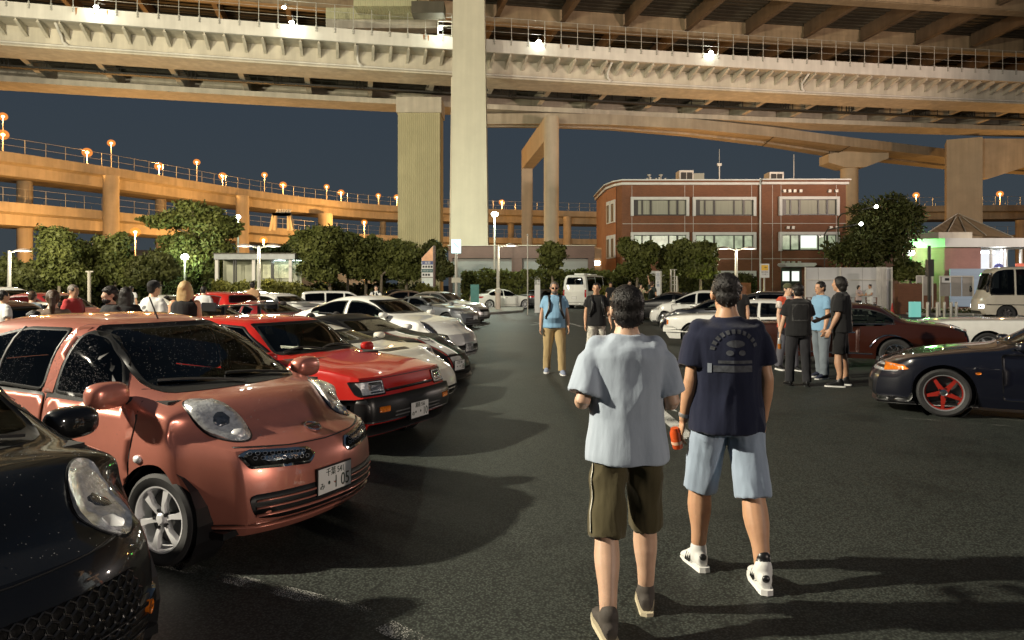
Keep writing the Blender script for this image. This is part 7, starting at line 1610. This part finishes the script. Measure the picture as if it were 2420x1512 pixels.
        for hip, kn, an, fp in J:
            sd = 1 if hip.x > 0 else -1; Mf = Matrix.Translation(an)@Matrix.Rotation(R(-sd*7), 4, 'Z')@Matrix.Rotation(R(-fp), 4, 'X'); sc = k*1.07
            b = MB(); P_ = lambda yv, zv: Mf@Vector((0, yv*sc, zv*sc))
            secs = [(P_(-.070, -.035), .026*sc, .034*sc), (P_(-.05, -.022), .036*sc, .048*sc), (P_(-.0, -.012), .040*sc, .058*sc), (P_(.06, -.026), .042*sc, .044*sc), (P_(.12, -.042), .046*sc, .030*sc), (P_(.165, -.050), .040*sc, .022*sc), (P_(.19, -.054), .02*sc, .012*sc)]
            ax = (Mf.to_3x3()@X); az = (Mf.to_3x3()@Vector((0, 0, 1))); loft(b, [(c, rx, rz, ax, az) for c, rx, rz in secs], 14); limb(b, [P_(-.01, -.01), P_(-.012, .035)], [.046*sc, .045*sc], 14)
            so = remeshed(b, 'shoe', shoe_m, t, .007 if vox < .012 else .012, 3)
            out = [(-.036, -.06), (-.030, -.085), (0, -.095), (.030, -.085), (.036, -.06), (.040, .0), (.050, .09), (.046, .15), (.022, .195), (-.012, .2), (-.042, .165), (-.050, .10), (-.040, .0)]
            b = MB(); b.prism([Mf@Vector((a*sc, c*sc, -.088*sc)) for a, c in out], az*.027*sc); b.build('sole', sole_m, so)
            if sock: b = MB(); limb(b, [an+Vector((0, -.002, .015)), an+Vector((0, -.006, .085*k))], [.043*k, .040*k], 14); b.build('sock', sock, t, True)
            if sole_m is M_SOLEW and vox < .012:
                for s2 in (-1, 1):
                    b = MB()
                    for i in range(3): q = .035+i*.024; b.tube([Mf@Vector((s2*.041*sc, q*sc, -.055*sc)), Mf@Vector((s2*.034*sc, (q-.022)*sc, -.008*sc))], .0065*sc, 5)
                    b.build('shoe_stripes', M_TRIM, so)
                b = MB(); b.ball(P_(-.066, -.012), sc, 10, 8, (.021, .014, .020)); b.build('heel_tab', M_TRIM, so, True)
    return t, dict(J=J, A=A, T=T, k=k, shirt=sh_o, hp=hp)
def on_cloth(ob, name, m, pts2, z0, w, parent, back=True, off=.004):
    # decal shape on the back (or front) of a shirt: list of closed 2-D polygons in metres around (0, z0)
    bv = BVHTree.FromPolygons([v.co for v in ob.data.vertices], [p.vertices for p in ob.data.polygons]); d = Vector((0, 1 if back else -1, 0)); b = MB()
    for pl in pts2:
        pl = densify(pl, .03); n = len(pl); vs, es, fs, *_ = geometry.delaunay_2d_cdt([Vector(p) for p in pl], [(i, (i+1) % n) for i in range(n)], [], 1, 1e-5); V3 = []
        for v in vs:
            hh = bv.ray_cast(Vector((v.x, -1 if back else 1, z0+v.y)), d, 3); V3.append((hh[0] if hh[0] else Vector((v.x, 0, z0+v.y)))-d*off)
        b.add(V3, [tuple(f) for f in fs])
    return b.build(name, m, parent, fix=False)
# ---- the two walkers in front
wk1, d1 = person('man from behind in pale grey T-shirt and olive shorts with a white side stripe', .60, 3.72, 90, 1.70, None, cloth('pale_grey', (.38, .44, .52)), 'shorts', cloth('olive', (.075, .062, .030)), SKIN2, HB, 'full',
    ((-15, 6, 4, -6), (13, 10, 3, 0)), ((-14, 16, 100, 14), (-10, 14, 94, 14)), mat('shoe_brown', (.06, .05, .042), .8, 0, .2, 20), M_SOLE, .009, 1.0, face=False, loose=.036, sleeve=.86, fold=.011, stripe=cloth('stripe_white', (.55, .53, .45)), shortlen=1.08, shirt_len=.465, hem=1.03, headturn=-6)
wk2, d2 = person('man from behind in navy printed T-shirt and pale blue shorts', 1.30, 4.30, 92, 1.78, None, cloth('navy', (.009, .012, .032)), 'shorts', cloth('pale_blue', (.30, .37, .47)), SKIN, HB, 'short',
    ((15, 14, 4, 6), (-13, 4, 3, 0)), ((-2, 9, 16, -2), (-8, 10, 22, 4)), mat('shoe_white', (.62, .62, .60), .6, 0, .05), M_SOLEW, .009, 1.08, face=False, loose=.030, sleeve=.74, fold=.009, shortlen=1.05, shirt_len=.465, sock=M_TRIM, headtilt=8, headturn=10)
# faint print on the navy shirt: an arch of strokes, a round head shape and two text bars
pr = mat('faint_print', (.055, .06, .072), .8, 0, .5, 30); pl = []
for i in range(11):
    a = R(18+i*14.4); pl.append([(.12*math.cos(a), .06+.115*math.sin(a)), (.145*math.cos(a), .06+.14*math.sin(a)), (.145*math.cos(a+.16), .06+.14*math.sin(a+.16)), (.12*math.cos(a+.16), .06+.115*math.sin(a+.16))])
pl += [ell(.055, .022, 0, 0, .115, 16), ell(.022, .016, 0, -.036, .062, 12), ell(.022, .016, 0, .036, .062, 12), [(-.125, -.05), (.10, -.05), (.10, -.012), (-.125, -.012)], [(-.10, .0), (.10, .0), (.10, .018), (-.10, .018)]]
on_cloth(d2['shirt'], 'shirt_print', pr, pl, d2['T'](.70), 0, d2['shirt'])
on_cloth(d2['shirt'], 'shirt_tag', cloth('tag_pale', (.25, .28, .33)), [[(-.155, -.055), (-.133, -.055), (-.133, .0), (-.155, .0)]], d2['T'](.70), 0, d2['shirt'])
# bracelet and the orange cup in his left hand
s0, el, wr, dd, sd = d2['A'][0]; b = MB(); Mw = Matrix.Translation(wr-dd*.03)@dd.to_track_quat('Z', 'Y').to_matrix().to_4x4(); b.lathe([(.034, -.012), (.037, 0), (.034, .012)], 18, Mw); b.build('wrist_watch', M_ALLOY, wk2, True)
MW = Matrix.Translation((1.30, 4.30, 0))@Matrix.Rotation(R(2), 4, 'Z'); hand = MW@(wr+dd*.11*d2['k'])
cup = thing('drink_can', 'orange drink cup held in the left hand of the man in navy', 'drink', hand+Vector((-.012, .005, -.075))); cup.rotation_euler = (R(8), R(-12), 0)
b = MB(); b.lathe([(.0, 0), (.030, 0), (.033, .006), (.035, .10), (.026, .118), (.024, .13), (0, .13)], 20); b.build('can_body', mat('orange_can', (.72, .10, .02), .3, .2, .1, 40, coat=.5), cup, 'auto'); MB().lathe([(.0355, .03), (.0358, .045), (.0355, .05)], 20).build('can_band', mat('can_band', (.75, .45, .3), .4), cup, True)
# ---- walkers coming towards the camera
p3, d3 = person('stout man in light blue T-shirt and khaki cargo trousers walking towards the camera', .83, 13.9, -90, 1.76, None, cloth('light_blue', (.20, .36, .52)), 'trousers', cloth('khaki', (.38, .28, .14)), SKIN3, HG, 'short',
    ((9, 6, 4, 0), (-8, 8, 4, 0)), ((3, 12, 14, 0), (-4, 13, 16, 0)), mat('shoe_blue', (.22, .26, .36), .7), M_SOLEW, .012, 1.13, .07, beard=HG, glasses=True, straps=True, loose=.026, shirt_len=.485)
bk = thing('backpack', 'black backpack worn by the man in light blue', 'backpack', (.83, 13.9, 0), R(180)); b = MB(); b.ball((0, -.20, d3['T'](.70)), 1, 14, 10, (.15, .10, .23)); remeshed(b, 'bag', M_TRIM, bk, .02)
p4, d4 = person('man in black T-shirt and white patterned shorts walking towards the camera', 1.78, 15.0, -88, 1.74, None, cloth('black', (.012, .012, .013)), 'shorts', mat('patterned_white', (.42, .40, .35), .8, 0, .6, 22), SKIN, HB, 'short',
    ((-8, 10, 3, 0), (8, 6, 3, 0)), ((6, 16, 18, 0), (-4, 10, 14, 0)), M_TRIM, M_SOLEW, .013, 1.03, straps=True, headturn=18, loose=.03, shortlen=1.0)
bk = thing('backpack', 'dark backpack worn by the man in patterned shorts', 'backpack', (1.78, 15.0, 0), R(182)); b = MB(); b.ball((.03, -.19, d4['T'](.72)), 1, 14, 10, (.17, .11, .22)); remeshed(b, 'bag', M_TRIM, bk, .02)
person('long haired person in black half hidden behind the man in navy', 5.15, 16.2, -120, 1.75, None, cloth('black', (.012, .012, .013)), 'trousers', None, SKIN3, HB, 'bob', vox=.016)
# ---- talkers on the right
p6, d6 = person('man in olive cap and orange vest over a pale shirt', 5.62, 14.5, -75, 1.72, None, mat('patterned_shirt', (.45, .40, .36), .8, 0, .5, 16), 'trousers', cloth('grey_trousers', (.10, .10, .12)), SKIN2, HB, 'short', cap=cloth('olive_cap', (.07, .075, .035)), vest=cloth('orange_vest', (.52, .07, .03)), vox=.014, loose=.024)
p7, d7 = person('man in plain black T-shirt and dark trousers seen from behind, holding a bottle', 4.95, 12.3, 84, 1.71, None, cloth('black', (.012, .012, .013)), 'trousers', cloth('charcoal', (.022, .022, .026)), SKIN2, HB, 'full', ((3, 2, 4, 0), (-2, 2, 4, 0)), ((2, 14, 16, 0), (10, 12, 60, 20)), M_TRIM, M_TRIM, .012, 1.08, loose=.034, face=False, sleeve=.8)
on_cloth(d7['shirt'], 'back_panel', mat('panel_print', (.03, .03, .03), .7, 0, .5, 18), [[(-.14, -.16), (.14, -.16), (.14, .13), (-.14, .13)]], d7['T'](.72), 0, d7['shirt'])
s0, el, wr, dd, sd = d7['A'][0]; hw = Matrix.Translation((4.95, 12.3, 0))@Matrix.Rotation(R(-6), 4, 'Z')@(wr+dd*.1)
bt_ = thing('drink_bottle', 'half empty tea bottle in the hand of the man in dark trousers', 'bottle', hw+Vector((0, 0, -.2))); MB().lathe([(0, 0), (.032, 0), (.033, .09), (0, .09)], 14).build('tea', mat('tea', (.35, .12, .02), .2), bt_, 'auto'); MB().lathe([(.034, .092), (.034, .15), (.014, .19), (.014, .21), (0, .21)], 14).build('bottle_top', mat('clear_plastic', (.30, .30, .30), .15, 0, 0), bt_, 'auto')
person('man in light blue shirt and grey trousers turned to the left', 5.78, 13.3, 195, 1.76, None, cloth('light_blue', (.20, .36, .52)), 'trousers', cloth('blue_grey', (.16, .19, .22)), SKIN, HB, 'short', ((4, 3, 4, 0), (-5, 4, 4, 0)), ((4, 8, 14, 0), (2, 10, 16, 0)), mat('shoe_navy', (.02, .025, .05), .7), M_SOLEW, .013, 1.05, loose=.022)
p9, d9 = person('tall man in black T-shirt with white back print and black shorts', 5.66, 12.25, 150, 1.84, None, cloth('black', (.012, .012, .013)), 'shorts', cloth('black_shorts', (.010, .010, .011)), SKIN3, HB, 'bob', ((2, 3, 5, 0), (-3, 2, 5, 0)), ((4, 10, 20, 0), (16, 12, 50, 20)), M_TRIM, M_SOLEW, .012, 1.02, loose=.036, face=False, sleeve=.85, shortlen=.95)
pl = [ell(.05, .035, 30, -.02, .17, 12)]
for i in range(4): z_ = .07-i*.10; pl += [[(-.05, z_), (-.03, z_+.01), (.0, z_-.07), (-.02, z_-.08)], [(.03, z_), (.05, z_-.01), (.01, z_-.08), (-.01, z_-.07)], [(-.045, z_-.02), (.045, z_-.01), (.045, z_-.028), (-.045, z_-.036)]]
on_cloth(d9['shirt'], 'back_print', mat('print_white', (.45, .42, .36), .7, 0, .4, 30), pl, d9['T'](.70), 0, d9['shirt'])
person('small woman in pale top holding a bag, farther of the couple by the hoarding', 19.5, 40, -60, 1.66, None, cloth('pale_pink', (.45, .36, .34)), 'trousers', None, SKIN2, HB, 'bob', arms=((30, 10, 60, 20), (30, 10, 60, 20)), vox=.022)
person('man all in white beside the woman by the hoarding', 19.95, 39.6, 200, 1.72, None, cloth('white', (.60, .60, .58)), 'trousers', cloth('white', (.60, .60, .58)), SKIN, HB, 'short', arms=((25, 10, 60, 10), (20, 10, 60, 10)), vox=.022)
# ---- crowd on the left behind the parked cars: u, head top v, distance
def crowd(u, v, y, lab, head, top, sk=None, hr=None, hs='short', **kw):
    z = vz(v, y); kw.setdefault('vox', .015 if y < 13 else .02)
    return person(lab, ux(u, y), y, head, z*.985, None, top, 'trousers', kw.pop('bm', None), sk, hr, hs, **kw)
crowd(6, 688, 12.4, 'person in white shirt cut by the left edge', 60, cloth('white', (.60, .60, .58)), face=False)
crowd(76, 690, 14.4, 'person in grey blue shirt seen from behind, near the left edge', 95, cloth('slate', (.16, .20, .24)), SKIN, HBR, face=False)
crowd(80, 738, 8.4, 'short dark haired person whose head shows low behind the pink car', 165, cloth('dark_brown', (.05, .02, .015)), SKIN, HB, 'full')
crowd(125, 688, 9.2, 'woman with a brown ponytail turned away', 120, cloth('taupe', (.16, .12, .09)), SKIN2, HBR, 'ponytail', headtilt=-4)
crowd(172, 675, 13.2, 'man in red shirt looking to the right', -12, cloth('red_shirt', (.32, .03, .03)), SKIN3, HG, sleeve=1.5)
crowd(262, 680, 9.8, 'bearded man in dark shirt facing the camera behind the pink roof', -125, cloth('black', (.012, .012, .013)), SKIN2, HB, 'full', beard=HB, vox=.012)
crowd(298, 681, 10.5, 'woman with long dark hair beside the bearded man', 100, cloth('black', (.012, .012, .013)), SKIN2, HB, 'long', face=False)
p16, d16 = crowd(362, 667, 11.4, 'man in white printed T-shirt and black cap seen from behind', 65, cloth('white', (.60, .60, .58)), SKIN, HB, 'short', cap=cloth('black', (.012, .012, .013)), face=False, arms=((20, 35, 30, 0), (5, 15, 20, 0)), bulk=1.06, loose=.035)
on_cloth(d16['shirt'], 'back_print', mat('print_grey', (.12, .12, .12), .7, 0, .5, 30), [ell(.05, .03, 20, 0, .10, 10), ell(.03, .05, 0, .06, .02, 10), ell(.04, .02, 0, -.05, .0, 10)], d16['T'](.70), 0, d16['shirt'])
crowd(437, 667, 10.3, 'woman with long blonde hair in a black sleeveless top', 95, cloth('black', (.012, .012, .013)), SKIN, HBL, 'long', face=False, sleeve=0)
crowd(481, 678, 19.5, 'man in plain white T-shirt by the blue car', 100, cloth('white', (.60, .60, .58)), SKIN, HB, face=False)
crowd(597, 667, 25, 'person in tan top in front of the lamp base', 90, cloth('tan', (.36, .22, .12)), SKIN, HB, 'full', face=False)
p20, d20 = crowd(889, 675, 31, 'man in black vest with white sleeves looking at a glowing phone', -85, cloth('white', (.60, .60, .58)), SKIN2, HB, vest=cloth('black', (.012, .012, .013)), arms=((20, 10, 70, 0), (35, 25, 75, 0)))
s0, el, wr, dd, sd = d20['A'][0]; q = Matrix.Translation((ux(889, 31), 31, 0))@Matrix.Rotation(R(-175), 4, 'Z')@(wr+dd*.12); ph = thing('phone', 'glowing phone held up by the man in black vest', 'phone', q); MB().box(-.09, .09, -.02, .02, -.1, .12).build('screen', emitmat('phone_glow', (1, .95, .7), 8), ph)
crowd(310, 676, 28, 'small distant person in white near the left trees', 90, cloth('white', (.60, .60, .58)), SKIN, HB, face=False, vox=.024)
crowd(1443, 667, 37, 'person in black with a face mask behind the approaching walkers', -90, cloth('black', (.012, .012, .013)), SKIN, HB, 'full', vox=.022)
crowd(1488, 664, 38, 'person in white T-shirt and glasses before the clipped trees', -95, cloth('white', (.60, .60, .58)), SKIN2, HB, glasses=True, vox=.022)
crowd(1513, 671, 36, 'person in pale yellow top taking a picture', -60, cloth('pale_yellow', (.45, .42, .25)), SKIN2, HB, 'bob', arms=((60, 10, 70, 0), (60, 10, 70, 0)), vox=.022)
crowd(1541, 666, 37, 'person in dark jacket with one arm raised', 40, cloth('dark_green', (.03, .04, .035)), SKIN, HBR, 'full', arms=((150, 20, 40, 0), (5, 10, 10, 0)), vox=.022)
